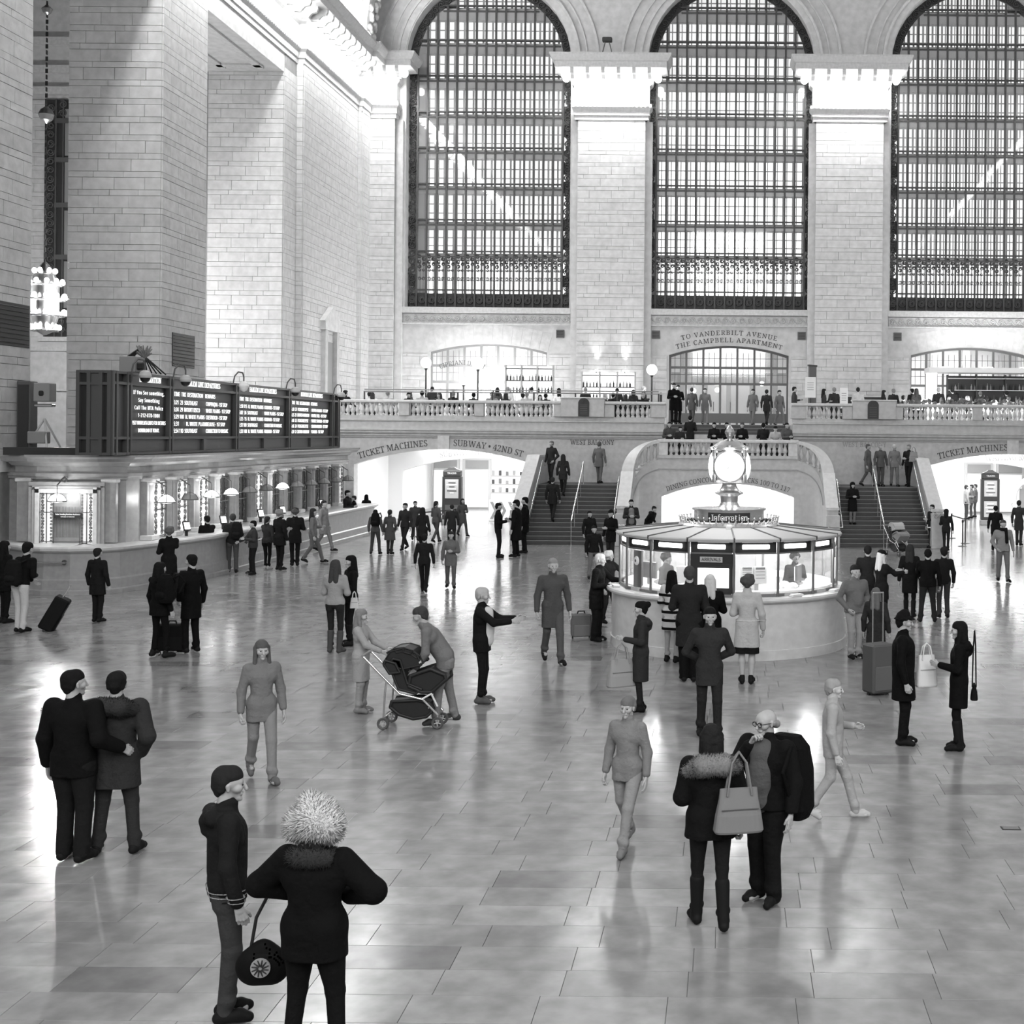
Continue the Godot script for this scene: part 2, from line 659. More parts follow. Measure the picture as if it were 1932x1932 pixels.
func build_shell():
	# floor: the marble slabs nearest the camera are pieces of their own, the rest one mass
	var fl := structure("floor", "polished pale marble slab floor of the station hall")
	slab("floor_bed", fl, -37, 18.6, -0.3, -0.012, -9, 74, "joint")
	var rest := MB.new()
	rest.tinted = true
	var tw := 0.94
	var td := 0.47
	var n := 0
	var row := 0
	var Z := -8.0
	while Z < 73.0:
		var x: float = -18.4 + (tw * 0.5 if row % 2 else 0.0) + [0.0, 0.13, -0.2, 0.3][row % 4]
		while x < 18.4:
			var lo := -0.5447 * (Z + td) - tw
			var hi := 0.222 * (Z + td) + tw
			var near: bool = Z > 8.6 and x > lo and x < hi and n < 300
			var k: int = [0, 0, 0, 1, 0, 1, 1, 0, 3, 0, 1, 0, 0, 2][rng.randi() % 14]
			if near:
				part("floor_tile", box_mesh(Vector3(tw - 0.004, 0.02, td - 0.004), 0.0015), "floor%d" % k, fl, Vector3(x, -0.01, -(Z + td * 0.5)))
				n += 1
			else:
				var t: float = [1.0, 0.9, 0.68, 1.14][k]
				rest.tint = Color(t, t, t)
				var g := 0.004
				rest.quad(Vector3(x - tw * 0.5 + g, 0, -Z - g), Vector3(x + tw * 0.5 - g, 0, -Z - g), Vector3(x + tw * 0.5 - g, 0, -Z - td + g), Vector3(x - tw * 0.5 + g, 0, -Z - td + g))
			x += tw
		Z += td
		row += 1
	var r := part("floor_tiles", rest, "floor_far", fl)
	r.set_meta("kind", "stuff")
	var drain := thing("floor_drain", "small dark floor drain grate set in the marble right of the couple", "drain", V(3.03, 0.0, 14.18))
	part("drain_frame", box_mesh(Vector3(0.2, 0.006, 0.12)), "iron", drain, Vector3(0, 0.002, 0))
	for k in 5:
		part("drain_bar", box_mesh(Vector3(0.17, 0.006, 0.01)), "mid_grey", drain, Vector3(0, 0.006, -0.04 + k * 0.02))

	# south side: piers with tall openings between them
	var south := structure("wall_south", "pale limestone south wall of the hall above and beyond its tall openings")
	slab("wall_panel", south, -22.3, XS, 0, 38, -9, 27.0, "limestone")
	slab("lintel", south, -22.3, XS, 19.4, 24.0, 27.0, 58.6, "limestone")
	slab("wall_panel", south, -22.3, XS + 0.02, 0, 24.0, 56.87, 58.5, "joint")
	slab("wall_panel", south, -22.3, -18.72, 0, 24.0, 58.5, 67.0, "joint")
	slab("wall_panel", south, -22.3, -18.55, 0, 24.0, 67.0, 70.5, "joint")
	stone_face(south, V(-22.2, 3.4, 56.82), Vector3.RIGHT, 3.2, 4.6, 19.4)
	stone_face(south, V(XS + 0.0, 3.4, 56.82), Vector3.FORWARD, 1.68, 4.6, 19.6, 0)
	stone_face(south, V(-19.0, 3.4, 58.46), Vector3.RIGHT, 0.3, 4.6, 20.2, 0)
	stone_face(south, V(-18.7, 3.4, 58.5), Vector3.FORWARD, 8.5, 4.6, 20.2, 140)
	stone_face(south, V(-18.7, 3.4, 66.98), Vector3.RIGHT, 0.2, 4.6, 20.2, 0)
	stone_face(south, V(-18.5, 3.4, 67.0), Vector3.FORWARD, 1.5, 4.6, 20.2, 0)
	var soff := MB.new()
	for s in [[-21.2, -21.5], [-19.9, -19.6]]:
		soff.box(V((s[0] + s[1]) * 0.5, 19.37, 52.6), Vector3(0.3, 0.1, 7.0))
	soff.box(V(-20.5, 19.37, 55.7), Vector3(1.9, 0.1, 0.35))
	soff.box(V(-20.5, 19.37, 49.5), Vector3(1.9, 0.1, 0.35))
	part("soffit_moulding", soff, "carved_stone", south)
	for p in [[32.5, 36.3, "dark shaded limestone pier at the left edge of the hall"], [44.65, 48.4, "broad limestone pier behind the departures board with a black vent"]]:
		var st := structure("pillar", p[2])
		slab("pillar_core", st, -22.08, XS - 0.02, 0, 19.4, p[0] + 0.05, p[1] - 0.05, "joint")
		stone_face(st, V(-22.1, 3.4, p[0]), Vector3.RIGHT, 3.1, 3.0, 19.4)
		stone_face(st, V(XS, 3.4, p[0]), Vector3.FORWARD, p[1] - p[0], 3.0, 19.4, 150)
		stone_face(st, V(XS, 3.4, p[1]), Vector3.LEFT, 3.1, 3.0, 19.4, 0)
	for g in [[35.25, "black louvred vent low on the dark pier at the left edge"], [46.45, "black louvred vent on the pier side above the departures board"]]:
		var vt := thing("wall_vent", g[1], "vent", V(XS + 0.04, 6.9, g[0]), PI / 2)
		part("vent_frame", box_mesh(Vector3(1.9, 1.15, 0.06), 0.01), "black", vt)
		for k in 9:
			part("slat", box_mesh(Vector3(1.74, 0.02, 0.05)), "black", vt, Vector3(0, -0.48 + k * 0.12, 0.03), Basis(Vector3.RIGHT, 0.5))

	# entablature along the south side, its bulbs in the coffers under the cornice
	var en := structure("trim_1", "carved limestone entablature with a row of bulbs along the south wall")
	var m := MB.new()
	m.sweep([Vector2(XS, 8), Vector2(XS, -58.5), Vector2(-18.7, -58.5), Vector2(-18.7, -67.0), Vector2(-18.5, -67.0), Vector2(-18.5, -68.6)], ENTAB)
	part("cornice", m, "carved_stone", en)
	coffers(en, V(XS, 0, 20), Vector3.FORWARD, 38.3, 40)
	coffers(en, V(-18.7, 0, 58.7), Vector3.FORWARD, 8.0, 9)
	bead_band(en, V(XS + 0.225, 20.9, 20), Vector3.FORWARD, 38.4, 170)
	bead_band(en, V(-18.475, 20.9, 58.6), Vector3.FORWARD, 8.3, 40)
	omni_row(V(XS + 0.62, 22.3, 0), 48.0, 65.0, 3, 6.0)
	# the aisle behind the openings
	var ai := structure("wall_aisle", "pale stone aisle beyond the south openings with a tall dark iron window")
	slab("wall_panel", ai, -37, -22, 0, 25, 62.0, 62.6, "limestone")
	slab("wall_panel", ai, -37.5, -37, 0, 25, 20, 62.6, "limestone")
	slab("wall_panel", ai, -37.5, -22, 0, 25, 20, 20.5, "limestone")
	slab("ceiling_panel", ai, -37.5, -22, 24.0, 24.5, 20, 62.6, "limestone")
	for yy in [19.6, 20.6, 21.9]:
		slab("moulding", ai, -37, -22, yy, yy + 0.35, 61.7, 62.0, "carved_stone")
	slab("moulding", ai, -37, -22, 7.75, 7.95, 61.8, 62.0, "carved_stone")
	slab("moulding", ai, -37, -22, 5.9, 6.0, 61.85, 62.0, "carved_stone")
	slab("sill", ai, -31.9, -27.5, 8.2, 8.4, 61.7, 62.0, "carved_stone")
	stone_face(ai, V(-34, 4, 61.97), Vector3.RIGHT, 2.35, 8.4, 19.4, 120)
	aisle_window(ai)
	chandelier()

	# north and east sides close the hall
	var no := structure("wall_north", "plain limestone north wall of the hall")
	slab("wall_panel", no, 18.5, 19.5, 0, 38, -9, 70.5, "limestone")
	m = MB.new()
	m.sweep([Vector2(18.5, -68.6), Vector2(18.5, 8)], ENTAB)
	part("cornice", m, "carved_stone", no)
	var ea := structure("wall_east", "plain limestone east wall behind the balcony")
	slab("wall_panel", ea, -37.5, 19.5, 0, 38, -9.5, -8.5, "limestone")
	for x in [-12.53, 0.0, 12.53]:
		slab("east_window_pane", ea, x - 4.1, x + 4.1, 10.6, 26.6, -8.5, -8.42, "panel_lit")
		for k in 9:
			slab("east_mullion", ea, x - 4.1 + k * 1.025 - 0.05, x - 4.1 + k * 1.025 + 0.05, 10.6, 26.6, -8.42, -8.32, "iron_light")
	var ce := structure("ceiling", "pale barrel vaulted ceiling of the hall")
	m = MB.new()
	for k in 24:
		var t0 := PI * k / 24.0
		var t1 := PI * (k + 1) / 24.0
		var q := func(t: float, o: float, z: float): return Vector3((18.6 + o) * cos(t), 23.3 + (14.0 + o) * sin(t), z)
		m.quad(q.call(t0, 0.0, -70.5), q.call(t0, 0.0, 9.0), q.call(t1, 0.0, 9.0), q.call(t1, 0.0, -70.5))
		m.quad(q.call(t0, 0.6, 9.0), q.call(t0, 0.6, -70.5), q.call(t1, 0.6, -70.5), q.call(t1, 0.6, 9.0))
	part("vault", m, "limestone3", ce)
	slab("attic", ce, -38, -18.6, 24.0, 24.6, -9, 70.5, "limestone")
	# carved rib where the vault meets the west wall
	var rb := structure("trim_2", "carved leafy vault rib rising at the southwest corner")
	m = MB.new()
	var leaf := MB.new()
	for k in 20:
		var t0 := PI - PI * 0.5 * k / 20.0
		var t1 := PI - PI * 0.5 * (k + 1) / 20.0
		for lay in [[0.35, 65.2, 67.6], [0.6, 65.6, 67.2]]:
			var q := func(t: float, z: float): return Vector3((18.55 - lay[0]) * cos(t), 23.4 + (14.0 - lay[0]) * sin(t), -z)
			var e := func(t: float, z: float): return Vector3(18.7 * cos(t), 23.4 + 14.1 * sin(t), -z)
			m.quad(q.call(t0, lay[2]), q.call(t1, lay[2]), q.call(t1, lay[1]), q.call(t0, lay[1]))
			m.quad(q.call(t0, lay[1]), q.call(t1, lay[1]), e.call(t1, lay[1]), e.call(t0, lay[1]))
			m.quad(e.call(t0, lay[2]), e.call(t1, lay[2]), q.call(t1, lay[2]), q.call(t0, lay[2]))
		if k < 10:
			for j in 7:
				var tt := lerpf(t0, t1, j / 7.0)
				var ps := Vector3(17.9 * cos(tt), 23.4 + 13.35 * sin(tt), -(66.4 + 0.55 * sin(j * 2.4 + k)))
				leaf.ball(ps, 0.2, 6, 4, Vector3(0.7, 1.0, 1.3))
	part("rib", m, "carved_stone", rb)
	part("leaf_carving", leaf, "limestone4", rb)

func omni_row(at: Vector3, z0: float, z1: float, n: int, energy: float):
	for k in n:
		omni(Vector3(at.x, at.y, -lerpf(z0, z1, k / float(n - 1))), energy, 0.12)

# bulbs between brackets under the cornice
func coffers(parent: Node3D, at: Vector3, u: Vector3, length: float, count: int):
	var nrm := u.cross(Vector3.UP)
	var b := Basis(u, Vector3.UP, nrm)
	var pitch := length / count
	for k in count + 1:
		var p := at + u * (pitch * k) + nrm * 0.62
		part("bracket", bracket_mesh(), "carved_stone", parent, p + Vector3.UP * 22.42, b)
		if k < count:
			part("bulb", bulb_mesh(), "bulb", parent, p + u * (pitch * 0.5) + Vector3.UP * 22.36 - nrm * 0.02)

func bracket_mesh() -> ArrayMesh:
	if not cache.has("bracket"):
		var m := MB.new()
		m.prism(PackedVector2Array([Vector2(-0.36, -0.28), Vector2(-0.1, -0.3), Vector2(0.1, -0.08), Vector2(0.3, -0.02), Vector2(0.36, 0.1), Vector2(0.36, 0.24), Vector2(-0.36, 0.24)]), -0.09, 0.09, Transform3D(Basis(Vector3.BACK, Vector3.UP, Vector3.LEFT), Vector3.ZERO))
		cache["bracket"] = m.mesh()
	return cache["bracket"]

func bulb_mesh() -> ArrayMesh:
	if not cache.has("bulb"):
		var m := MB.new()
		m.ball(Vector3.ZERO, 0.2, 12, 8, Vector3(1, 1.1, 1))
		cache["bulb"] = m.mesh()
	return cache["bulb"]

func bead_band(parent: Node3D, at: Vector3, u: Vector3, length: float, count: int):
	var nrm := u.cross(Vector3.UP)
	var m := MB.new()
	for k in count:
		m.box(at + u * (length * (k + 0.5) / count), Vector3(length / count * 0.55, 0.1, 0.05), Basis(u, Vector3.UP, nrm))
	part("bead_moulding", m, "limestone4", parent)

func scroll_pts(r: float, turns := 1.6) -> Array:
	var p := []
	for k in 13:
		var t := k / 12.0
		var a := t * TAU * turns
		p.push_back(Vector3(cos(a), sin(a), 0) * r * (1.0 - t * 0.72))
	return p

func scroll_into(m: MB, at: Vector3, r: float, w: float, turn := 0.0, flip := 1.0):
	var p := scroll_pts(r)
	for k in p.size() - 1:
		var a: Vector3 = p[k].rotated(Vector3.BACK, turn)
		var b: Vector3 = p[k + 1].rotated(Vector3.BACK, turn)
		a.x *= flip
		b.x *= flip
		m.tube(at + a, at + b, w, w, 4, false)

func aisle_window(parent: Node3D):
	var iron := MB.new()
	var x := -31.45
	while x < -27.5:
		for k in 26:
			scroll_into(iron, V(x, 8.75 + k * 0.41, 61.85), 0.19, 0.035, k * 1.7, 1.0 if k % 2 else -1.0)
		x += 0.42
		break
	for k in 8:
		for j in 2:
			scroll_into(iron, V(-30.9 + k * 0.42, 8.7 + j * 0.42, 61.85), 0.19, 0.035, k + j, 1.0)
			scroll_into(iron, V(-30.9 + k * 0.42, 18.75 + j * 0.42, 61.85), 0.19, 0.035, k + j, -1.0)
	for xx in [-31.68, -31.2, -30.86]:
		iron.box(V(xx, 13.9, 61.85), Vector3(0.06, 11.0, 0.08))
	for yy in [9.5, 12.1, 14.5, 16.6, 18.4]:
		iron.box(V(-29.4, yy, 61.85), Vector3(3.7, 0.22, 0.1))
	for xx in [-29.9, -28.9, -27.9]:
		iron.box(V(xx, 13.9, 61.85), Vector3(0.1, 11.0, 0.08))
	part("window_ironwork", iron, "iron_light", parent)
	slab("window_backing", parent, -31.7, -27.5, 8.4, 19.4, 61.9, 61.98, "iron")
	for k in 4:
		for j in 3:
			slab("pane", parent, -30.8 + j * 1.0, -29.95 + j * 1.0, 9.75 + k * 2.35, 11.9 + k * 2.35, 61.86, 61.9, "mid_grey")

func chandelier():
	var c := thing("chandelier", "glowing globe chandelier of bare bulbs hanging on a long dark chain", "chandelier", V(-25.6, 8.9, 50.0))
	var chain := MB.new()
	for k in 60:
		chain.box(Vector3(0, 1.5 + k * 0.23, 0), Vector3(0.09, 0.16, 0.03) if k % 2 else Vector3(0.03, 0.16, 0.09))
	part("chain", chain, "iron", c)
	var orn := MB.new()
	orn.lathe(Vector3(0, 7.0, 0), [Vector2(0.02, -0.35), Vector2(0.2, -0.2), Vector2(0.28, 0.0), Vector2(0.2, 0.18), Vector2(0.05, 0.3)], 12)
	orn.lathe(Vector3(0, 10.9, 0), [Vector2(0.02, -0.2), Vector2(0.14, -0.1), Vector2(0.2, 0.05), Vector2(0.05, 0.2)], 12)
	part("chain_ornament", orn, "bronze", c)
	var body := MB.new()
	body.lathe(Vector3.ZERO, [Vector2(0.05, -1.25), Vector2(0.32, -1.1), Vector2(0.5, -0.5), Vector2(0.5, 0.6), Vector2(0.34, 1.1), Vector2(0.14, 1.4), Vector2(0.04, 1.5)], 16)
	part("cage", body, "brass", c)
	for ring in [[-0.95, 0.5, 9], [-0.4, 0.72, 12], [0.2, 0.74, 12], [0.75, 0.62, 11], [1.15, 0.36, 7]]:
		var t := MB.new()
		for k in 20:
			var a0 := TAU * k / 20.0
			var a1 := TAU * (k + 1) / 20.0
			t.tube(Vector3(sin(a0) * ring[1] * 0.92, ring[0] - 0.12, cos(a0) * ring[1] * 0.92), Vector3(sin(a1) * ring[1] * 0.92, ring[0] - 0.12, cos(a1) * ring[1] * 0.92), 0.045, 0.045, 5, false)
		part("ring", t, "brass", c)
		for k in ring[2]:
			var a: float = TAU * k / ring[2]
			part("bulb", small_bulb(), "chandelier_bulb", c, Vector3(sin(a) * ring[1], ring[0], cos(a) * ring[1]))
	omni(V(-25.6, 8.9, 50.0) + Vector3(0.9, 0, 0.3), L_CHAND, 0.25)
	omni(V(-25.6, 8.9, 50.0) + Vector3(-0.9, 0, 0.3), L_CHAND, 0.25)

func small_bulb() -> ArrayMesh:
	if not cache.has("small_bulb"):
		var m := MB.new()
		m.ball(Vector3.ZERO, 0.09, 8, 6, Vector3(1, 1.2, 1))
		cache["small_bulb"] = m.mesh()
	return cache["small_bulb"]

# ---------- the west wall: three great windows, pilasters, and the glazed bays under them ----------
const ROWS := [10.6, 11.43, 13.45, 15.1, 16.97, 18.86, 20.72, 22.6, 24.45, 26.25, 27.7]

func build_west_wall():
	var w := structure("wall_west", "pale limestone west wall with three great arched openings")
	var m := MB.new()
	m.prism(arched(-18.6, 18.6, 10.6, 38.0, [[-12.53, 4.25, 23.4, 4.24], [0.0, 4.33, 23.4, 4.32], [12.53, 4.25, 23.4, 4.24]]), -70.5, -ZW)
	part("upper_wall", m, "limestone", w)
	m = MB.new()
	m.prism(arched(-18.6, 18.6, 4.4, 10.6, [[-12.45, 3.05, 8.33, 0.42], [0.0, 3.1, 8.25, 0.5], [12.45, 3.05, 8.33, 0.42]]), -70.5, -ZW)
	part("lower_wall", m, "limestone", w)
	slab("wall_panel", w, -18.6, 18.6, 0, 4.4, 73.0, 73.5, "limestone")
	slab("outer_wall", w, -37, 19, 0, 38, 78.0, 78.5, "limestone")
	for cx in [-12.53, 0.0, 12.53]:
		# sill, running scrolls, and the stone mouldings round the arch
		slab("sill", w, cx - 4.35, cx + 4.35, 10.3, 10.6, 68.85, 69.3, "carved_stone")
		slab("band", w, cx - 4.3, cx + 4.3, 9.8, 10.25, 69.02, 69.2, "carved_stone")
		slab("band_edge", w, cx - 4.35, cx + 4.35, 9.72, 9.79, 68.9, 69.2, "carved_stone")
		for k in 20:
			if not cache.has("wave"):
				var q := MB.new()
				scroll_into(q, Vector3.ZERO, 0.16, 0.035)
				q.tube(Vector3(0.15, 0.0, 0), Vector3(0.3, -0.14, 0), 0.035, 0.03, 4)
				cache["wave"] = q.mesh()
			part("scroll", cache["wave"], "limestone4", w, V(cx - 4.08 + k * 0.43, 10.02, 69.0))
		for ring in [[4.3, 4.62, 0.05], [4.62, 4.75, 0.14], [5.05, 5.12, 0.06], [5.6, 5.72, 0.1]]:
			m = MB.new()
			var a := arc_pts(cx, 23.4, ring[1], 0, PI, 28)
			var b := arc_pts(cx, 23.4, ring[0], PI, 0, 28)
			a.append_array(b)
			m.prism(a, -ZW - 0.05, -ZW + ring[2])
			part("arch_moulding", m, "limestone1", w)
	# stone under the sills: blocks beside the bays, wedge stones over them
	for s in [-1.0, 1.0]:
		for f in [[3.2, 1.2], [7.85, 1.45]]:
			var x0: float = f[0] if s > 0 else -(f[0] + f[1])
			stone_face(w, V(x0, 4.6, ZW - 0.02), Vector3.RIGHT, f[1], 4.6, 8.2, 40)
		if s < 0:
			stone_face(w, V(-17.3, 4.6, ZW - 0.02), Vector3.RIGHT, 1.75, 4.6, 8.2, 40)
		for k in 13:
			var r := 11.3
			var t := (k - 6.5) * 0.0425
			var cxb: float = s * 12.45
			var p := PackedVector2Array()
			for q in [[t + 0.001, r + 0.02], [t + 0.0415, r + 0.02], [t + 0.0415, r + 0.98], [t + 0.001, r + 0.98]]:
				p.push_back(Vector2(cxb + sin(q[0]) * q[1], 8.75 - 11.3 + cos(q[0]) * q[1]))
			m = MB.new()
			m.prism(p, -ZW - 0.05, -ZW + 0.012)
			part("voussoir", m, "limestone%d" % [0, 1, 2][k % 3], w)
	for p in [[-17.85, 1.3], [-6.1, 3.46], [6.1, 3.46]]:
		pilaster(p[0], p[1])
	pilaster(18.0, 1.3)
	var vents := ["second from the left", "left of the carved lettering", "right of the carved lettering", "over the right restaurant"]
	var vi := 0
	for x in [-8.72, -3.78, 3.75, 8.7]:
		var v := thing("wall_grille", "small square black wall grille under the great windows, " + vents[vi], "grille", V(x, 9.28, ZW - 0.03))
		vi += 1
		part("grille_frame", box_mesh(Vector3(0.42, 0.42, 0.06), 0.01), "iron_light", v)
		for k in 4:
			part("bar", box_mesh(Vector3(0.34, 0.03, 0.05)), "black", v, Vector3(0, -0.12 + k * 0.08, 0.03))
	var lt := structure("trim_3", "letters cut in the stone over the central doors")
	part("lettering", letters("TO VANDERBILT AVENUE", serif, 0.235, 4.95, 10.4), "letter_dark", lt, V(0, 9.3, ZW - 0.02))
	part("lettering", letters("THE CAMPBELL APARTMENT", serif, 0.235, 5.5, 10.05), "letter_dark", lt, V(0, 8.92, ZW - 0.02))
	window(1, -12.53, 4.25)
	window(2, 0.0, 4.33)
	window(3, 12.53, 4.25)
	door_bay(1, 0.0, 3.1, 8.25, 0.5)
	door_bay(2, -12.45, 3.05, 8.33, 0.42)
	door_bay(3, 12.45, 3.05, 8.33, 0.42)

func pilaster(cx: float, width: float):
	var which: String = {-17.85: "at the south corner", -6.1: "between the left and central windows", 6.1: "between the central and right windows", 18.0: "at the north corner"}[cx]
	var p := structure("pilaster", "stone pilaster with a lamp-lit cornice " + which)
	var x0 := cx - width * 0.5
	var x1 := cx + width * 0.5
	slab("pilaster_core", p, x0 + 0.03, x1 - 0.03, 4.5, 23.3, 68.56, 69.2, "joint")
	slab("side_strip", p, x0 - 0.34, x1 + 0.34, 4.5, 20.2, 68.82, 69.2, "limestone1")
	stone_face(p, V(x0, 4.6, 68.52), Vector3.RIGHT, width, 4.6, 20.2, 300)
	var m := MB.new()
	var path := [Vector2(x0 - 0.34, -69.15), Vector2(x0 - 0.34, -68.85), Vector2(x0, -68.85), Vector2(x0, -68.5), Vector2(x1, -68.5), Vector2(x1, -68.85), Vector2(x1 + 0.34, -68.85), Vector2(x1 + 0.34, -69.15)]
	if width < 2.0:
		path = [Vector2(-18.6, -68.5), Vector2(x1, -68.5), Vector2(x1, -69.15)] if cx < 0 else [Vector2(x0, -69.15), Vector2(x0, -68.5), Vector2(18.6, -68.5)]
	m.sweep([Vector2(x0 - 0.1, -69.15), Vector2(x0 - 0.1, -68.5), Vector2(x1 + 0.1, -68.5), Vector2(x1 + 0.1, -69.15)] if width > 2.0 else path, ENTAB)
	part("cornice", m, "carved_stone", p)
	var n := 6 if width > 2.0 else 2
	var a := x0 - 0.62
	var len_ := width + 1.24
	if width < 2.0:
		a = x0 if cx < 0 else x0 - 0.6
		len_ = width + 0.6
		n = 3
	for k in n + 1:
		part("bulb", bulb_mesh(), "bulb", p, V(a + len_ * k / n, 22.36, 67.9))
		if k < n:
			part("bracket", bracket_mesh(), "carved_stone", p, V(a + len_ * (k + 0.5) / n, 22.42, 67.9))
	if width > 2.0:
		for s in [-1.0, 1.0]:
			part("bulb", bulb_mesh(), "bulb", p, V(cx + s * (width * 0.5 + 0.62), 22.36, 68.55))
	bead_band(p, V(x0 - 0.2, 20.9, 68.26), Vector3.RIGHT, width + 0.4, 18 if width > 2 else 8)
	var d := MB.new()
	for k in (18 if width > 2 else 8):
		d.box(V(x0 - 0.25 + (width + 0.5) * (k + 0.5) / (18.0 if width > 2 else 8.0), 21.0, 68.27), Vector3(0.09, 0.09, 0.06))
	part("dentils", d, "limestone4", p)
	strip_lamp("capital_strip", V(cx, 22.12, 67.85), Vector2(width + 0.8, 0.35), Vector3(0, -0.94, -0.34), L_PIL * (width + 0.8))

func window(num: int, cx: float, half: float):
	var w := structure("window_%d" % num, ["", "great arched iron window on the left of the west wall", "great arched iron window in the middle, brightest behind its lower panes", "great arched iron window at the right edge"][num])
	var zi := 69.75
	var zo := 71.7
	var r := half - 0.46
	var pitch := 2.0 * r / 15.0
	var disc := arc_pts(cx, 23.4, r, 0, TAU, 64)
	var top := func(x: float) -> float: return 23.4 + sqrt(maxf(r * r - (x - cx) * (x - cx), 0.0))
	# ironwork border
	var iron := MB.new()
	var k := 0
	for s in [-1.0, 1.0]:
		for q in 29:
			scroll_into(iron, V(cx + s * (half - 0.22), 10.85 + q * 0.44, zi), 0.2, 0.034, q * 1.3, 1.0 if q % 2 else -1.0)
			scroll_into(iron, V(cx + s * (half - 0.24 + 0.12 * (q % 2)), 11.07 + q * 0.44, zi), 0.11, 0.028, q * 2.1, -1.0)
	for q in 31:
		var t := PI * (q + 0.5) / 31.0
		scroll_into(iron, V(cx + cos(t) * (half - 0.22), 23.4 + sin(t) * (half - 0.22), zi), 0.2, 0.036, t + q * 1.3, 1.0 if q % 2 else -1.0)
	part("ironwork", iron, "iron_mid", w)
	var back := MB.new()
	var ring := arc_pts(cx, 23.4, half + 0.02, 0, PI, 32)
	ring.append_array(arc_pts(cx, 23.4, half - 0.44, PI, 0, 32))
	back.prism(ring, -zi - 0.14, -zi - 0.06)
	for q in 13:
		for s in [-1.0, 1.0]:
			if q % 3 != 2:
				back.box(V(cx + s * (half - 0.22), 11.1 + q * 0.98, zi + 0.1), Vector3(0.4, 0.62, 0.05))
	part("border_plate", back, "iron", w)
	var low := MB.new()
	for q in 17:
		var x: float = cx - half + half * 2.0 * (q + 0.5) / 17.0
		scroll_into(low, V(x, 11.05, zi), 0.21, 0.036, 0.4, 1.0)
		scroll_into(low, V(x, 11.05, zi), 0.2, 0.036, 3.4, 1.0)
		for j in 4:
			scroll_into(low, V(x - 0.18 + j * 0.12, 10.7, zi), 0.06, 0.02, j, 1.0)
	part("sill_grille", low, "iron_mid", w)
	slab("sill_plate", w, cx - half, cx + half, 10.6, 11.4, zi + 0.08, zi + 0.14, "iron")
	# scrolls in the tall lowest panes
	var sc := MB.new()
	for q in 15:
		var x: float = cx - r + pitch * (q + 0.5)
		for j in 5:
			scroll_into(sc, V(x - 0.12 + 0.24 * (j % 2), 13.3 - j * 0.13, zi), 0.11, 0.026, j * 1.9, 1.0 if j % 2 else -1.0)
		for s in [-1.0, 1.0]:
			scroll_into(sc, V(x + s * 0.1, 12.15, zi), 0.1, 0.018, 0.5, s)
			scroll_into(sc, V(x + s * 0.1, 12.6, zi), 0.08, 0.016, 2.5, s)
			sc.box(V(x + s * 0.08, 12.3, zi), Vector3(0.018, 1.8, 0.02))
	part("pane_scrolls", sc, "iron_mid", w)
	for q in 16:
		var x: float = cx - r + pitch * q
		var y1: float = top.call(x)
		if q == 0 or q == 15:
			y1 = 23.5
		slab("mullion", w, x - 0.045, x + 0.045, 10.6, y1, zi - 0.08, zi + 0.08, "iron_mid")
	for q in range(1, 10):
		var y: float = ROWS[q]
		var hw := r
		if y > 23.4:
			hw = sqrt(maxf(r * r - (y - 23.4) * (y - 23.4), 0.0))
		for d in [-0.14, 0.14]:
			if q == 1 and d < 0:
				continue
			slab("transom", w, cx - hw, cx + hw, y + d - 0.035, y + d + 0.035, zi - 0.07, zi + 0.07, "iron_mid")
		if q > 1:
			slab("catwalk", w, cx - half, cx + half, y - 0.05, y + 0.05, zi + 0.15, zo - 0.1, "pale_grey")
	var stone_tops := MB.new()
	for q in range(1, 10):
		var lit: int = 3 if q <= 1 else clampi([0, 2, 1, 1, 1, 0, 0, 0, 0, 0][q] + (1 if num == 2 and q < 7 else 0) + (1 if num == 2 and q < 4 else 0), 0, 3)
		for j in 15:
			var x0: float = cx - r + pitch * j + 0.036
			var x1: float = x0 + pitch - 0.072
			var y0: float = ROWS[q] + (0.16 if q > 1 else 0.02)
			var y1: float = ROWS[q + 1] - 0.16
			var poly := PackedVector2Array([Vector2(x0, y0), Vector2(x1, y0), Vector2(x1, y1), Vector2(x0, y1)])
			if y1 > 23.4:
				var cut: Array = Geometry2D.intersect_polygons(poly, disc) if y1 > 23.4 else [poly]
				if cut.is_empty():
					continue
				poly = cut[0]
				if poly.size() < 3:
					continue
			var clear := y1 <= 23.4 or poly.size() == 4
			var pm := MB.new()
			if clear:
				part("pane", box_mesh(Vector3(snappedf(x1 - x0, 0.01), snappedf(y1 - y0, 0.01), 0.008)), "glass", w, V((x0 + x1) * 0.5, (y0 + y1) * 0.5, zi))
			else:
				pm.prism(poly, -zi - 0.004, -zi + 0.004)
				part("pane", pm, "glass", w)
			if clear or poly.size() > 3:
				part("outer_pane", box_mesh(Vector3(snappedf(x1 - x0 - 0.02, 0.01), snappedf(y1 - y0 + 0.06, 0.01), 0.02)), "office_lit%d" % clampi(lit - (1 if (j * 7 + q * 3 + num) % 5 == 0 and lit > 0 else 0), 0, 3), w, V((x0 + x1) * 0.5, (y0 + y1) * 0.5, zo))
	var sash := MB.new()
	for q in range(1, 10):
		var y0: float = ROWS[q]
		var y1: float = ROWS[q + 1]
		for j in 16:
			sash.box(V(cx - r + pitch * j, (y0 + y1) * 0.5, zo - 0.06), Vector3(0.09, y1 - y0, 0.12))
		for j in 15:
			sash.box(V(cx - r + pitch * (j + 0.36), (y0 + y1) * 0.5, zo - 0.05), Vector3(0.05, y1 - y0, 0.06))
		for f in [0.42, 0.68, 0.95]:
			sash.box(V(cx, lerpf(y0, y1, f), zo - 0.05), Vector3(r * 2.0, 0.045, 0.07))
	part("outer_sash", sash, "sash", w)
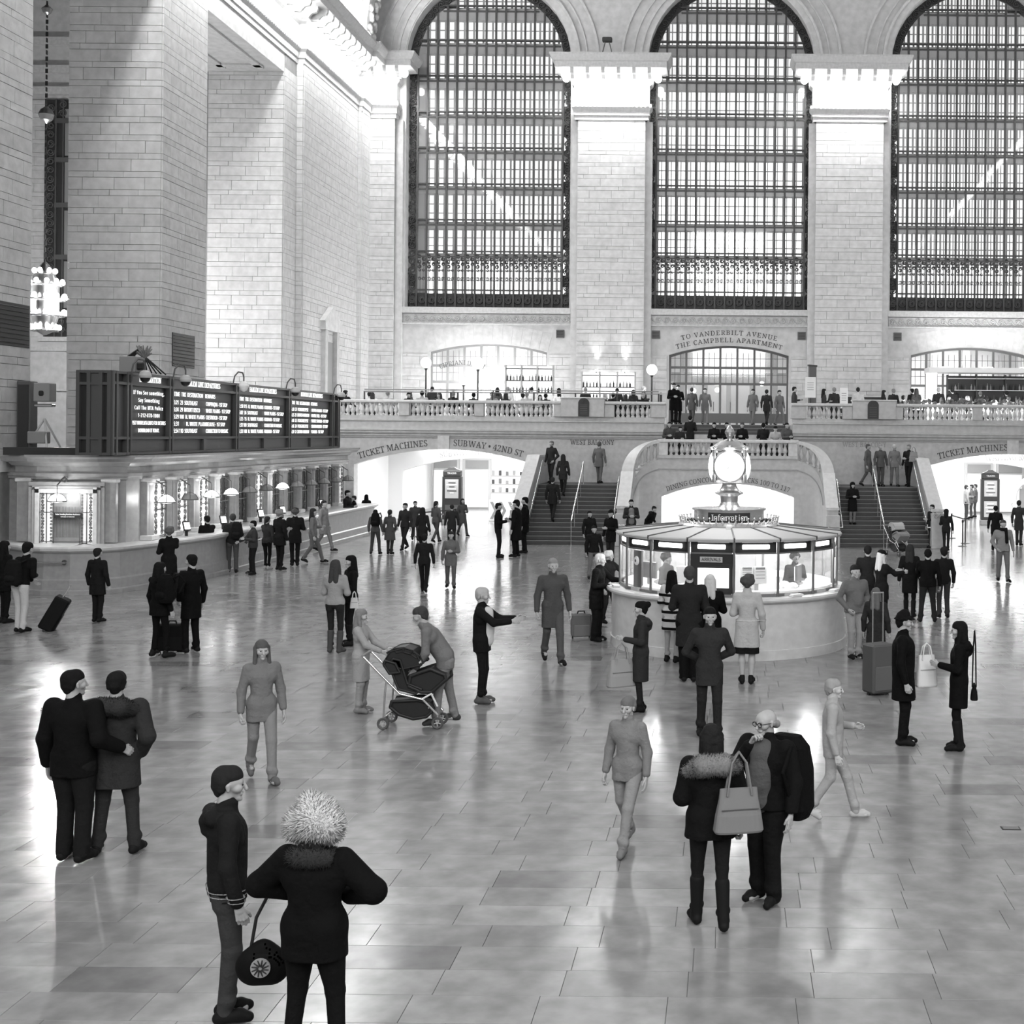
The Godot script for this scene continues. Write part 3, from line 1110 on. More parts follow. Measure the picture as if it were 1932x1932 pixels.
	slab("outer_back", w, cx - half - 0.2, cx + half + 0.2, 10.4, 28.0, zo + 0.1, zo + 0.3, "pale_grey")
	for s in [-1.0, 1.0]:
		slab("reveal", w, cx + s * half, cx + s * (half + 0.2), 10.4, 28.0, 70.4, zo + 0.1, "limestone")
	slab("reveal", w, cx - half, cx + half, 27.8, 28.2, 70.4, zo + 0.1, "limestone")
	slab("reveal", w, cx - half, cx + half, 10.2, 10.58, 70.4, zo + 0.1, "limestone")

# a glazed bay at balcony level: seven lights wide under a flat arch
func door_bay(num: int, cx: float, half: float, spring: float, rise: float):
	var d := structure("door_%d" % num, ["", "arched bronze doors to the avenue between the two restaurants", "arched glazed bay behind the left restaurant", "arched glazed bay behind the right restaurant bar"][num])
	var zi := 69.6
	var metal := "iron_light" if num == 1 else "mid_grey"
	var m := MB.new()
	var outer := PackedVector2Array([Vector2(cx - half, 4.6)])
	outer.append_array(arch_line(cx, half, spring, rise))
	outer.push_back(Vector2(cx + half, 4.6))
	var inner := PackedVector2Array([Vector2(cx + half - 0.1, 4.6)])
	var il := arch_line(cx, half - 0.1, spring - 0.1, rise)
	il.reverse()
	inner.append_array(il)
	inner.push_back(Vector2(cx - half + 0.1, 4.6))
	outer.append_array(inner)
	m.prism(outer, -zi - 0.06, -zi + 0.06)
	part("frame", m, metal, d)
	var shape := PackedVector2Array([Vector2(cx - half, 4.0)])
	shape.append_array(arch_line(cx, half - 0.08, spring - 0.08, rise))
	shape.push_back(Vector2(cx + half, 4.0))
	var pw := half * 2.0 / 7.0
	for k in range(1, 7):
		var x := cx - half + pw * k
		var rr := (half * half + rise * rise) / (2 * rise)
		var yt := spring + rise - rr + sqrt(rr * rr - (x - cx) * (x - cx)) - 0.06
		slab("mullion", d, x - 0.055, x + 0.055, 4.6, yt, zi - 0.05, zi + 0.05, metal)
	for y in [7.62, 6.78]:
		slab("transom", d, cx - half, cx + half, y - 0.06, y + 0.06, zi - 0.055, zi + 0.055, metal)
	var munt := MB.new()
	for k in 7:
		var x := cx - half + pw * (k + 0.5)
		for lv in [[7.62, 8.8], [6.78, 7.62], [4.7, 6.78]]:
			var poly := PackedVector2Array([Vector2(x - pw * 0.5 + 0.05, lv[0] + 0.05), Vector2(x + pw * 0.5 - 0.05, lv[0] + 0.05), Vector2(x + pw * 0.5 - 0.05, lv[1] - 0.05), Vector2(x - pw * 0.5 + 0.05, lv[1] - 0.05)])
			var cut := Geometry2D.intersect_polygons(poly, shape)
			if cut.is_empty():
				continue
			var pm := MB.new()
			pm.prism(cut[0], -zi - 0.004, -zi + 0.004)
			part("pane", pm, "glass", d)
			if lv[0] > 6.0:
				for f in [0.34, 0.67]:
					munt.box(V(x - pw * 0.5 + pw * f, (lv[0] + minf(lv[1], 8.4)) * 0.5, zi), Vector3(0.025, minf(lv[1], 8.4) - lv[0], 0.025))
				munt.box(V(x, lv[0] + 0.48, zi), Vector3(pw - 0.1, 0.025, 0.025))
			elif num == 1:
				munt.box(V(x + 0.1, 5.6, zi - 0.06), Vector3(0.04, 0.5, 0.06))
				munt.box(V(x, 5.0, zi), Vector3(pw - 0.1, 0.5, 0.03))
	part("muntins", munt, metal, d)
	# the room beyond the glass
	var rm := MB.new()
	var wx := half + 0.9
	slab("room_wall", d, cx - wx, cx + wx, 4.0, 9.4, 76.0, 76.3, "paint_white")
	for s in [-1.0, 1.0]:
		slab("room_wall", d, cx + s * wx, cx + s * (wx + 0.3), 4.0, 9.4, 70.4, 76.3, "paint_white")
	slab("room_ceiling", d, cx - wx, cx + wx, 9.3, 9.6, 70.4, 76.3, "paint_white")
	slab("room_floor", d, cx - wx, cx + wx, 4.2, 4.58, 70.4, 76.3, "pale_grey")
	slab("ceiling_lamp", d, cx - 1.6, cx + 1.6, 9.22, 9.3, 72.0, 74.5, "panel_lit")
	strip_lamp("room_lamp", V(cx, 9.18, 73.2), Vector2(3.0, 2.4), Vector3.DOWN, [0.0, L_ROOM * 0.2, L_ROOM * 1.1, L_ROOM * 1.0][num])
	if num == 1:
		for k in 5:
			slab("inner_column", d, cx - 2.6 + k * 1.3 - 0.13, cx - 2.6 + k * 1.3 + 0.13, 4.6, 9.0, 74.5, 74.8, "mid_grey")
		for q in [[-1.85, 6.45], [-0.6, 6.5], [1.75, 6.85]]:
			var lm := MB.new()
			lm.ball(Vector3.ZERO, 0.13, 10, 6)
			part("inner_lamp", lm, "globe", d, V(cx + q[0], q[1], 70.6))
			omni(V(cx + q[0], q[1], 70.4), 1.5, 0.1)
		slab("inner_screen", d, cx - 3.2, cx + 3.2, 6.9, 7.6, 74.6, 74.7, "mid_grey")
	else:
		for k in 4:
			slab("inner_column", d, cx - 2.7 + k * 1.8 - 0.2, cx - 2.7 + k * 1.8 + 0.2, 4.6, 9.0, 75.2, 75.6, "pale_grey")

# ---------- the west balcony and the wall that carries it ----------
const ZB := 56.2

func baluster_mesh(h: float) -> ArrayMesh:
	var key := "bal%.2f" % h
	if not cache.has(key):
		var m := MB.new()
		var k := h / 0.53
		m.lathe(Vector3.ZERO, [Vector2(0.075, 0.0), Vector2(0.075, 0.05 * k), Vector2(0.045, 0.07 * k), Vector2(0.09, 0.17 * k), Vector2(0.096, 0.22 * k), Vector2(0.065, 0.33 * k), Vector2(0.038, 0.42 * k), Vector2(0.06, 0.46 * k), Vector2(0.075, 0.48 * k), Vector2(0.075, h)], 10)
		cache[key] = m.mesh()
	return cache[key]

func build_balcony():
	var b := structure("balcony", "west balcony of pale marble over two wide low arches")
	var m := MB.new()
	m.prism(arched(-18.6, 18.6, 0.0, 4.15, [[-11.86, 3.86, 2.77, 0.66], [11.86, 3.86, 2.77, 0.66]]), -ZB - 0.6, -ZB)
	part("front_wall", m, "marble", b)
	for s in [-1.0, 1.0]:
		slab("balcony_floor", b, s * 2.7, s * 18.6, 4.15, 4.58, ZB, 69.2, "marble")
		m = MB.new()
		var prof := [Vector2(0, 4.0), Vector2(0.05, 4.0), Vector2(0.05, 4.06), Vector2(0.14, 4.12), Vector2(0.14, 4.2), Vector2(0.2, 4.22), Vector2(0.2, 4.27), Vector2(0.05, 4.3), Vector2(0.05, 4.6), Vector2(0.12, 4.62), Vector2(0.12, 4.67), Vector2(0.02, 4.69), Vector2(0.02, 4.84), Vector2(-0.4, 4.84), Vector2(-0.4, 4.2)]
		m.sweep([Vector2(-18.6, -ZB), Vector2(-2.7, -ZB)] if s < 0 else [Vector2(2.7, -ZB), Vector2(18.6, -ZB)], prof)
		part("balcony_cornice", m, "marble", b)
		slab("wall_bracket", b, s * 11.95 - 0.24, s * 11.95 + 0.24, 3.43, 4.0, ZB - 0.09, ZB, "marble_white")
		slab("wall_line", b, s * 2.7, s * 18.6, 3.92, 3.97, ZB - 0.05, ZB, "marble_grey")
	slab("balcony_floor", b, -2.7, 2.7, 4.15, 4.58, 58.6, 69.2, "marble")
	slab("landing_wall", b, -2.7, 2.7, 0, 4.15, 58.9, 59.2, "marble")
	for s in [-1.0, 1.0]:
		var side := "left" if s < 0 else "right"
		var r := thing("balustrade", "pale marble balcony balustrade on the %s of the central stair" % side, "balustrade", Vector3.ZERO, 0.0)
		var groups := [[2.95, 4.95], [7.15, 10.4], [10.55, 13.55], [13.65, 16.5]]
		var spans := [[3.3, 4.75, 7], [7.38, 10.22, 14], [10.72, 13.35, 13], [13.88, 16.3, 12], [16.9, 18.3, 7]]
		for sp in spans:
			for k in sp[2]:
				part("baluster", baluster_mesh(0.53), "marble_white", r, V(s * lerpf(sp[0], sp[1], (k + 0.5) / sp[2]), 4.84, ZB + 0.06))
		for pr in [[2.62, 3.25], [4.8, 5.2], [7.02, 7.33], [10.27, 10.67], [13.4, 13.83], [16.35, 16.85], [18.35, 18.6]]:
			part("pier", box_mesh(Vector3(pr[1] - pr[0], 0.53, 0.32), 0.01), "marble", r, V(s * (pr[0] + pr[1]) * 0.5, 5.105, ZB + 0.06))
		for rl in [[2.62, 5.2], [7.02, 18.6]]:
			var q := MB.new()
			q.bev(Vector3.ZERO, Vector3(rl[1] - rl[0], 0.13, 0.42), 0.03)
			part("rail", q, "marble_white", r, V(s * (rl[0] + rl[1]) * 0.5, 5.435, ZB + 0.05))
		part("pedestal", box_mesh(Vector3(1.82, 0.78, 0.5), 0.015), "marble", r, V(s * 6.11, 5.23, ZB + 0.05))
		part("pedestal_cap", box_mesh(Vector3(1.9, 0.07, 0.58), 0.02), "marble_white", r, V(s * 6.11, 5.63, ZB + 0.05))
		var pl := thing("plaque", "dark bronze memorial plaque with an arched top on the %s pedestal of the balcony" % side, "plaque", V(s * 6.06, 5.2, ZB - 0.22))
		var pp := PackedVector2Array([Vector2(-0.23, -0.34), Vector2(0.23, -0.34), Vector2(0.23, 0.24)])
		pp.append_array(arc_pts(0, 0.2, 0.235, 0.3, PI - 0.3, 8))
		pp.push_back(Vector2(-0.23, 0.24))
		m = MB.new()
		m.prism(pp, -0.02, 0.02)
		part("plate", m, "iron", pl)
		m = MB.new()
		m.lathe(Vector3.ZERO, [Vector2(0.05, 0), Vector2(0.05, 0.01)], 10)
		part("rosette", m, "mid_grey", pl, Vector3(0, 0.27, 0.02), Basis(Vector3.RIGHT, PI / 2))
		for k in 6:
			part("raised_line", box_mesh(Vector3(0.3, 0.018, 0.006)), "iron_light", pl, Vector3(0, 0.14 - k * 0.075, 0.022))
	# carved lettering under the balcony
	var lt := structure("trim_4", "letters cut in the marble under the balcony")
	var rad := 11.62
	for s in [-1.0, 1.0]:
		for side in [-1.0, 1.0]:
			var word: String = "TICKET MACHINES" if side < 0 else ("SUBWAY • 42ND ST" if s < 0 else "")
			if s > 0 and side > 0:
				continue
			var a: float = (-0.134 if s > 0 else (-0.19 if side < 0 else 0.151))
			var o := part("lettering", letters(word, serif, 0.26, 2.95, rad + 0.15), "letter_dark", lt, V(s * 11.86 + sin(a) * (rad + 0.15), 3.43 - rad + cos(a) * (rad + 0.15), ZB - 0.01))
			o.rotation.z = -a
		part("lettering", letters("WEST BALCONY", serif, 0.2, 1.85), "letter_soft" if s > 0 else "letter_dark", lt, V(s * 5.72, 3.68, ZB - 0.01))

# ---------- the double stair ----------
func step_row(parent: Node3D, count: int, at: Callable, size: Vector3):
	for k in count:
		var p: Vector3 = at.call(k)
		var st := part("step", box_mesh(size, 0.008), "step_stone", parent, p)
		part("nosing", box_mesh(Vector3(size.x, 0.018, 0.035)) if size.x > size.z else box_mesh(Vector3(0.035, 0.018, size.z)), "step_edge", st, Vector3(0, size.y * 0.5 - 0.004, size.z * 0.5 - 0.012) if size.x > size.z else Vector3(size.x * 0.5 * -signf(p.x) * -1.0, size.y * 0.5 - 0.004, 0))

func build_stairs():
	for s in [-1.0, 1.0]:
		var side := "left" if s < 0 else "right"
		var f := structure("staircase", "wide dark stone flight of stairs up to the balcony landing on the " + side)
		step_row(f, 14, func(k): return V(s * 5.85, 0.15 * (k + 0.5), 49.75 + 0.28 * k + 0.21), Vector3(3.42, 0.15, 0.42))
		var fill := MB.new()
		fill.prism(PackedVector2Array([Vector2(49.9, 0), Vector2(53.6, 0), Vector2(53.6, 1.9)]), -1.7, 1.7, Transform3D(Basis(Vector3(0, 0, -1), Vector3.UP, Vector3.RIGHT), Vector3(s * 5.85, 0, 0)))
		part("stair_core", fill, "step_stone", f)
		slab("landing", f, s * 2.7, s * 8.0, 1.9, 2.1, 53.55, ZB, "step_stone")
		slab("landing_base", f, s * 3.2, s * 8.0, 0.0, 1.9, 53.65, ZB, "marble_grey")
		step_row(f, 6, func(k): return V(s * (4.35 - 0.28 * k - 0.14), 2.1 + 0.143 * (k + 0.5), 54.75), Vector3(0.42, 0.143, 2.9))
		# outer parapet with its white sloping coping
		var z_y := Basis(Vector3(0, 0, -1), Vector3.UP, Vector3.RIGHT)
		var m := MB.new()
		m.prism(PackedVector2Array([Vector2(49.5, 0), Vector2(ZB, 0), Vector2(ZB, 3.2), Vector2(53.5, 3.2), Vector2(49.9, 1.38), Vector2(49.5, 1.38)]), -0.2, 0.2, Transform3D(z_y, Vector3(s * 7.78, 0, 0)))
		part("parapet", m, "marble", f)
		m = MB.new()
		m.prism(PackedVector2Array([Vector2(49.45, 1.36), Vector2(49.9, 1.36), Vector2(53.5, 3.18), Vector2(ZB, 3.18), Vector2(ZB, 3.27), Vector2(53.48, 3.27), Vector2(49.88, 1.46), Vector2(49.45, 1.46)]), -0.25, 0.25, Transform3D(z_y, Vector3(s * 7.78, 0, 0)))
		part("coping", m, "marble_white", f)
		var nw := MB.new()
		nw.bev(Vector3.ZERO, Vector3(0.5, 1.3, 0.5), 0.02)
		part("newel", nw, "marble", f, V(s * 7.78, 0.65, 49.55))
		nw = MB.new()
		for j in [-1.0, 1.0]:
			scroll_into(nw, Vector3(j * 0.1, 0, 0), 0.1, 0.025, 0.4, j)
		part("newel_scroll", nw, "limestone0", f, V(s * 7.78, 1.22, 49.28))
		m = MB.new()
		m.bev(Vector3.ZERO, Vector3(0.5, 1.2, 0.5), 0.02)
		part("newel", m, "marble", f, V(s * 3.9, 0.6, 49.55))
		# inner parapet: straight and solid, then curving in with balusters
		m = MB.new()
		m.prism(PackedVector2Array([Vector2(49.5, 0), Vector2(51.8, 0), Vector2(51.8, 2.6), Vector2(49.9, 1.4), Vector2(49.5, 1.4)]), -0.2, 0.2, Transform3D(z_y, Vector3(s * 3.9, 0, 0)))
		part("parapet", m, "marble", f)
		m = MB.new()
		m.prism(PackedVector2Array([Vector2(49.45, 1.38), Vector2(49.9, 1.38), Vector2(51.8, 2.58), Vector2(51.8, 2.7), Vector2(49.87, 1.48), Vector2(49.45, 1.48)]), -0.24, 0.24, Transform3D(z_y, Vector3(s * 3.9, 0, 0)))
		part("coping", m, "marble_white", f)
		var wall := MB.new()
		var rail := MB.new()
		var line := MB.new()
		var n := 14
		for k in n:
			var pt := []
			for q in [k, k + 1]:
				var t: float = float(q) / n
				var a := t * PI * 0.5
				var yr: float = 2.64 + 1.3 * (t + 0.22 * sin(t * PI)) / 1.0
				pt.push_back([Vector3(sin(0.0), 0, 0), a, minf(yr, 3.95)])
			var a0: float = pt[0][1]
			var a1: float = pt[1][1]
			var y0: float = pt[0][2]
			var y1: float = pt[1][2]
			var P := func(a: float, r: float, y: float) -> Vector3: return Vector3(s * (2.7 + cos(a) * r), y, -(51.8 + sin(a) * r))
			strip_wall(wall, P, a0, a1, 1.0, 1.4, 0.0, 0.0, y0 - 0.78, y1 - 0.78, s)
			strip_wall(rail, P, a0, a1, 0.97, 1.43, y0 - 0.13, y1 - 0.13, y0, y1, s)
			strip_wall(line, P, a0, a1, 0.97, 1.0, y0 - 1.2, y1 - 1.2, y0 - 1.15, y1 - 1.15, s)
			if k < 4:
				strip_wall(wall, P, a0, a1, 1.02, 1.38, y0 - 0.8, y1 - 0.8, y0 - 0.1, y1 - 0.1, s)
			elif k % 2 == 0:
				var am := (a0 + a1) * 0.5
				part("baluster", baluster_mesh(0.66), "marble_white", f, P.call(am, 1.2, (y0 + y1) * 0.5 - 0.79))
		part("curved_wall", wall, "marble", f)
		part("curved_rail", rail, "marble_white", f)
		part("wall_line", line, "marble_grey", f)
		for c in [[s * 5.8, 49.6, 53.7], [s * 7.45, 49.7, 53.6], [s * 4.25, 49.4, 52.2]]:
			var h := thing("handrail", "bright metal stair handrail %s the %s stairs" % [{5.8: "down the middle of", 7.45: "along the outer parapet of", 4.25: "along the inner parapet of"}[absf(c[0])], side], "handrail", V(c[0], 0, 0))
			var zz := [c[1], c[2]]
			var yy := [0.9, 0.9 + (c[2] - c[1] - 0.1) * 0.53]
			var q := MB.new()
			if absf(c[0]) > 5.9 or absf(c[0]) < 5.0:
				q.pipe([Vector3(s * (0.25 if absf(c[0]) > 6 else -0.5), yy[0] - 0.12, -zz[0] + 0.3), Vector3(0, yy[0] - 0.15, -zz[0]), Vector3(0, yy[1] + 0.12, -zz[1])], 0.03)
			else:
				q.pipe([Vector3(0, yy[0], -zz[0]), Vector3(0, yy[1], -zz[1])], 0.03)
			part("rail", q, "chrome", h)
			for k in 5:
				var t := k / 4.0
				var z: float = lerpf(zz[0], zz[1], t)
				var yf: float = clampf((z - 49.75) * 0.535, 0.0, 2.1)
				if absf(c[0]) > 5.0 and absf(c[0]) < 6.0:
					q = MB.new()
					q.tube(Vector3(0, yf, 0), Vector3(0, lerpf(yy[0], yy[1], t), 0), 0.018, 0.018, 6)
					part("post", q, "chrome", h, Vector3(0, 0, -z))
				elif k > 0 and k < 4:
					part("bracket", box_mesh(Vector3(0.12, 0.03, 0.03)), "chrome", h, Vector3(s * (0.05 if absf(c[0]) > 6 else -0.05), lerpf(yy[0], yy[1], t), -z))
	# centre: the wall with the bright arch, the landing over it, its balustrade and the last steps
	var c := structure("landing_podium", "curved marble podium between the stairs with a bright low arch")
	var m := MB.new()
	m.prism(arched(-2.75, 2.75, 0.0, 3.22, [[0.0, 2.62, 1.68, 0.53]]), -53.2, -52.8)
	part("front_wall", m, "marble", c)
	slab("string_course", c, -2.75, 2.75, 2.74, 2.79, 52.76, 52.82, "marble_grey")
	slab("string_course", c, -2.75, 2.75, 3.2, 3.32, 52.72, 53.25, "marble")
	slab("landing", c, -2.7, 2.7, 2.72, 2.95, 53.2, 58.9, "marble")
	step_row(c, 11, func(k): return V(0, 2.95 + 0.148 * (k + 0.5), 55.6 + 0.28 * k + 0.21), Vector3(5.3, 0.148, 0.42))
	slab("passage_wall", c, -2.62, 2.62, 0, 2.72, 60.0, 60.3, "paint_white")
	for s in [-1.0, 1.0]:
		slab("passage_wall", c, s * 2.62, s * 2.75, 0, 2.72, 53.2, 60.3, "paint_white")
	slab("passage_lamp", c, -1.8, 1.8, 2.64, 2.7, 54.0, 58.5, "panel_lit")
	strip_lamp("passage_glow", V(0, 2.6, 56.2), Vector2(3.4, 4.4), Vector3.DOWN, L_PASS)
	var r := thing("balustrade", "pale marble balustrade of the middle landing above the bright arch", "balustrade")
	for k in 22:
		part("baluster", baluster_mesh(0.5), "marble_white", r, V(-2.26 + k * 0.2152, 3.32, 52.98))
	for s in [-1.0, 1.0]:
		part("pier", box_mesh(Vector3(0.36, 0.5, 0.34), 0.01), "marble_white", r, V(s * 2.56, 3.57, 52.98))
	var q := MB.new()
	q.bev(Vector3.ZERO, Vector3(5.6, 0.13, 0.44), 0.03)
	part("rail", q, "marble_white", r, V(0, 3.885, 52.98))
	var lt := structure("trim_5", "letters carved round the bright middle arch")
	part("lettering", letters("DINING CONCOURSE       TRACKS 100 TO 117", serif, 0.19, 4.9, 7.0), "letter_dark", lt, V(0, 2.31, 52.79))

func strip_wall(m: MB, P: Callable, a0: float, a1: float, r0: float, r1: float, b0: float, b1: float, t0: float, t1: float, s: float):
	var f := func(p1, p2, p3, p4):
		if s > 0: m.quad(p4, p3, p2, p1)
		else: m.quad(p1, p2, p3, p4)
	f.call(P.call(a0, r0, b0), P.call(a1, r0, b1), P.call(a1, r0, t1), P.call(a0, r0, t0))
	f.call(P.call(a1, r1, b1), P.call(a0, r1, b0), P.call(a0, r1, t0), P.call(a1, r1, t1))
	f.call(P.call(a0, r0, t0), P.call(a1, r0, t1), P.call(a1, r1, t1), P.call(a0, r1, t0))
	f.call(P.call(a0, r1, b0), P.call(a1, r1, b1), P.call(a1, r0, b1), P.call(a0, r0, b0))

# ---------- the ticket office along the south side ----------
const WALLP := [Vector2(-21.0, -35.5), Vector2(-18.75, -35.4), Vector2(-18.65, -35.1), Vector2(-17.9, -34.72), Vector2(-17.1, -34.6), Vector2(-16.3, -34.72), Vector2(-15.72, -34.95), Vector2(-15.6, -35.4), Vector2(-15.6, -54.6), Vector2(-17.0, -54.6)]
const BASEP := [Vector2(-21.0, -36.2), Vector2(-19.4, -35.25), Vector2(-18.55, -34.4), Vector2(-17.8, -33.75), Vector2(-17.1, -33.4), Vector2(-16.4, -33.36), Vector2(-15.8, -33.58), Vector2(-15.46, -34.1), Vector2(-15.25, -34.9), Vector2(-14.75, -36.6), Vector2(-14.55, -37.8), Vector2(-14.5, -39.0), Vector2(-14.45, -54.9), Vector2(-16.0, -54.9)]

func build_ticket_office():
	var o := structure("ticket_office", "low marble ticket office with a curved end and a long counter")
	var m := MB.new()
	m.sweep(BASEP, [Vector2(0.06, 0), Vector2(0.06, 0.1), Vector2(0.02, 0.13), Vector2(0.02, 0.36), Vector2(-0.02, 0.4), Vector2(-0.04, 1.02), Vector2(0.0, 1.06)])
	part("counter_front", m, "office_stone", o)
	m = MB.new()
	m.sweep(BASEP, [Vector2(0.0, 1.06), Vector2(0.08, 1.1), Vector2(0.1, 1.16), Vector2(0.08, 1.2), Vector2(-1.4, 1.2)])
	part("counter_top", m, "marble_white", o)
	m = MB.new()
	m.sweep(WALLP, [Vector2(0.0, 1.15), Vector2(0.0, 2.95)])
	part("wall_panel", m, "office_stone", o)
	m = MB.new()
	m.sweep(WALLP, [Vector2(0, 2.84), Vector2(0.07, 2.84), Vector2(0.07, 2.9), Vector2(0.1, 2.92), Vector2(0.1, 3.0), Vector2(0.05, 3.03), Vector2(0.05, 3.17), Vector2(0.14, 3.2), Vector2(0.2, 3.27), Vector2(0.36, 3.31), Vector2(0.38, 3.38), Vector2(0.45, 3.43), Vector2(0.45, 3.48), Vector2(-0.3, 3.48)])
	part("cornice", m, "office_stone", o)
	var roof := PackedVector2Array()
	for p in WALLP:
		roof.push_back(Vector2(p.x, -p.y))
	roof.append_array(PackedVector2Array([Vector2(-19.3, 54.6), Vector2(-19.3, 36.4)]))
	m = MB.new()
	m.prism(roof, 3.38, 3.46, Transform3D(Basis(Vector3.RIGHT, Vector3(0, 0, -1), Vector3.UP), Vector3.ZERO))
	part("roof", m, "mid_grey", o)
	slab("back_wall", o, -19.4, -19.2, 0, 3.4, 36.4, 56.2, "office_stone")
	slab("end_wall", o, -19.2, -15.6, 0, 3.4, 54.4, 54.6, "office_stone")
	# curved end: the near ticket window between two pilasters
	for x in [-18.3, -15.98]:
		var z := 34.62 if x > -17 else 34.8
		part("pilaster", box_mesh(Vector3(0.34, 1.62, 0.16), 0.012), "office_stone", o, V(x, 2.03, z))
		part("capital", box_mesh(Vector3(0.42, 0.1, 0.22), 0.02), "marble_white", o, V(x, 2.82, z))
	for fr in [[0.95, 0.1, 0.16, "office_stone"], [0.85, 0.1, 0.2, "marble_grey"], [0.77, 0.1, 0.24, "marble_white"]]:
		for s in [-1.0, 1.0]:
			part("window_frame", box_mesh(Vector3(fr[1], 1.5, fr[2])), fr[3], o, V(-17.05 + s * (fr[0] - 0.02), 1.9, 34.56))
		part("window_frame", box_mesh(Vector3(fr[0] * 2 + 0.06, fr[1], fr[2])), fr[3], o, V(-17.05, 1.9 + fr[0] - 0.12, 34.56))
	slab("window_back", o, -17.8, -16.3, 1.2, 2.62, 34.66, 34.7, "window_lit")
	var g := MB.new()
	for q in 16:
		for s in [-1.0, 1.0]:
			scroll_into(g, V(-17.05 + s * 0.62, 1.26 + q * 0.085, 34.5), 0.04, 0.012, q * 1.4, s)
			scroll_into(g, V(-17.05 + s * 0.4, 1.26 + q * 0.085, 34.5), 0.03, 0.009, q * 2.4, s)
	for q in 17:
		scroll_into(g, V(-17.65 + q * 0.075, 2.56, 34.5), 0.036, 0.01, q * 1.1, 1.0)
		g.box(V(-17.35 + q * 0.0375, 1.75, 34.5), Vector3(0.01, 0.8, 0.01))
	for x in [-0.7, -0.52, -0.34, 0.34, 0.52, 0.7]:
		g.box(V(-17.05 + x, 1.9, 34.5), Vector3(0.022, 1.4, 0.02))
	for y in [1.24, 2.0, 2.48, 2.6]:
		g.box(V(-17.05, y, 34.5), Vector3(1.4, 0.022, 0.02))
	part("window_grille", g, "bronze", o)
	var sg := thing("sign", "small black sign plate hung on the near ticket window grille", "sign", V(-17.0, 1.92, 34.46))
	part("plate", box_mesh(Vector3(0.72, 0.14, 0.02)), "black", sg)
	part("lettering", letters("Ticket Vending Machine Assistance", sans, 0.038, 0.64), "paper", sg, Vector3(0, 0.012, 0.012))
	part("lettering", letters("AVAILABLE AT WINDOWS", sans, 0.022, 0.36), "paper", sg, Vector3(0, -0.045, 0.012))
	bracket_lamp(V(-17.05, 2.72, 34.5), 0.0, true, "glowing lamp over the near ticket window of the curved end")
	# side: twelve bays of window and pilaster
	var lit := [true, false, true, true, false, false, true, false, false, false, false, false]
	var ord_lit := ["first", "second", "third", "fourth"]
	var ord_off := ["first", "second", "third", "fourth", "fifth", "sixth", "seventh", "last"]
	var nl := 0
	var nu := 0
	for k in 12:
		var z := 35.75 + 1.55 * k
		part("pilaster", box_mesh(Vector3(0.2, 1.62, 0.42), 0.015), "office_stone" if lit[k] else "office_stone", o, V(-15.52, 2.03, z))
		m = MB.new()
		m.lathe(Vector3.ZERO, [Vector2(0.2, 0), Vector2(0.2, 0.06), Vector2(0.16, 0.09), Vector2(0.15, 1.45), Vector2(0.2, 1.52), Vector2(0.2, 1.6)], 14)
		part("half_column", m, "office_stone", o, V(-15.5, 1.22, z))
		part("capital", box_mesh(Vector3(0.36, 0.09, 0.5), 0.02), "marble_white", o, V(-15.46, 2.81, z))
		part("plinth", box_mesh(Vector3(0.36, 0.14, 0.5), 0.02), "marble_white", o, V(-15.46, 1.27, z))
		var zc := z + 0.775
		part("ticket_window", box_mesh(Vector3(0.05, 1.5, 0.86)), ("window_lit" if k < 4 else "grille_lit") if lit[(k + 1) % 12] or k == 0 else "wood_dark", o, V(-15.57, 1.98, zc))
		g = MB.new()
		for s in [-1.0, 1.0]:
			g.box(Vector3(s * 0.4, 0, 0), Vector3(0.05, 1.5, 0.05))
			for q in 9:
				scroll_into(g, Vector3(s * 0.2, -0.62 + q * 0.155, 0), 0.09, 0.014, q * 1.7, s)
		for y in [-0.72, 0.0, 0.2, 0.72]:
			g.box(Vector3(0, y, 0), Vector3(0.8, 0.03, 0.04))
		part("window_grille", g, "bronze", o, V(-15.53, 1.98, zc), Basis(Vector3.UP, PI / 2))
		var txt: String
		if lit[k]:
			txt = "%s glowing bell lamp along the ticket counter from the near end" % ord_lit[nl]
			nl += 1
		else:
			txt = "%s unlit bell lamp along the ticket counter from the near end" % ord_off[nu]
			nu += 1
		bracket_lamp(V(-15.5, 2.62, z), PI / 2, lit[k], txt)
	# rails under the counter edge
	for c in [[-17.05, 33.33, 0.0, "brass purse rail on the curved end of the ticket counter"], [-14.42, 40.5, PI / 2, "scrolled purse rail under the middle of the ticket counter"], [-14.4, 46.0, PI / 2, "scrolled purse rail under the far ticket counter"]]:
		var r := thing("purse_rail", c[3], "rail", V(c[0], 0.82, c[1]), c[2])
		var q := MB.new()
		q.tube(Vector3(-0.6, 0, 0.1), Vector3(0.6, 0, 0.1), 0.025, 0.025, 8)
		part("bar", q, "brass", r)
		for s in [-0.55, 0.55]:
			q = MB.new()
			scroll_into(q, Vector3(s, 0.0, 0.05), 0.07, 0.015, 0.5, signf(s))
			q.tube(Vector3(s, 0, 0), Vector3(s, 0, 0.1), 0.02, 0.02, 6)
			part("bracket", q, "iron_light", r)
	var sc := [37.2, 39.9, 43.1, 45.2, 49.6]
	var ordn := ["first", "second", "third", "fourth", "last"]
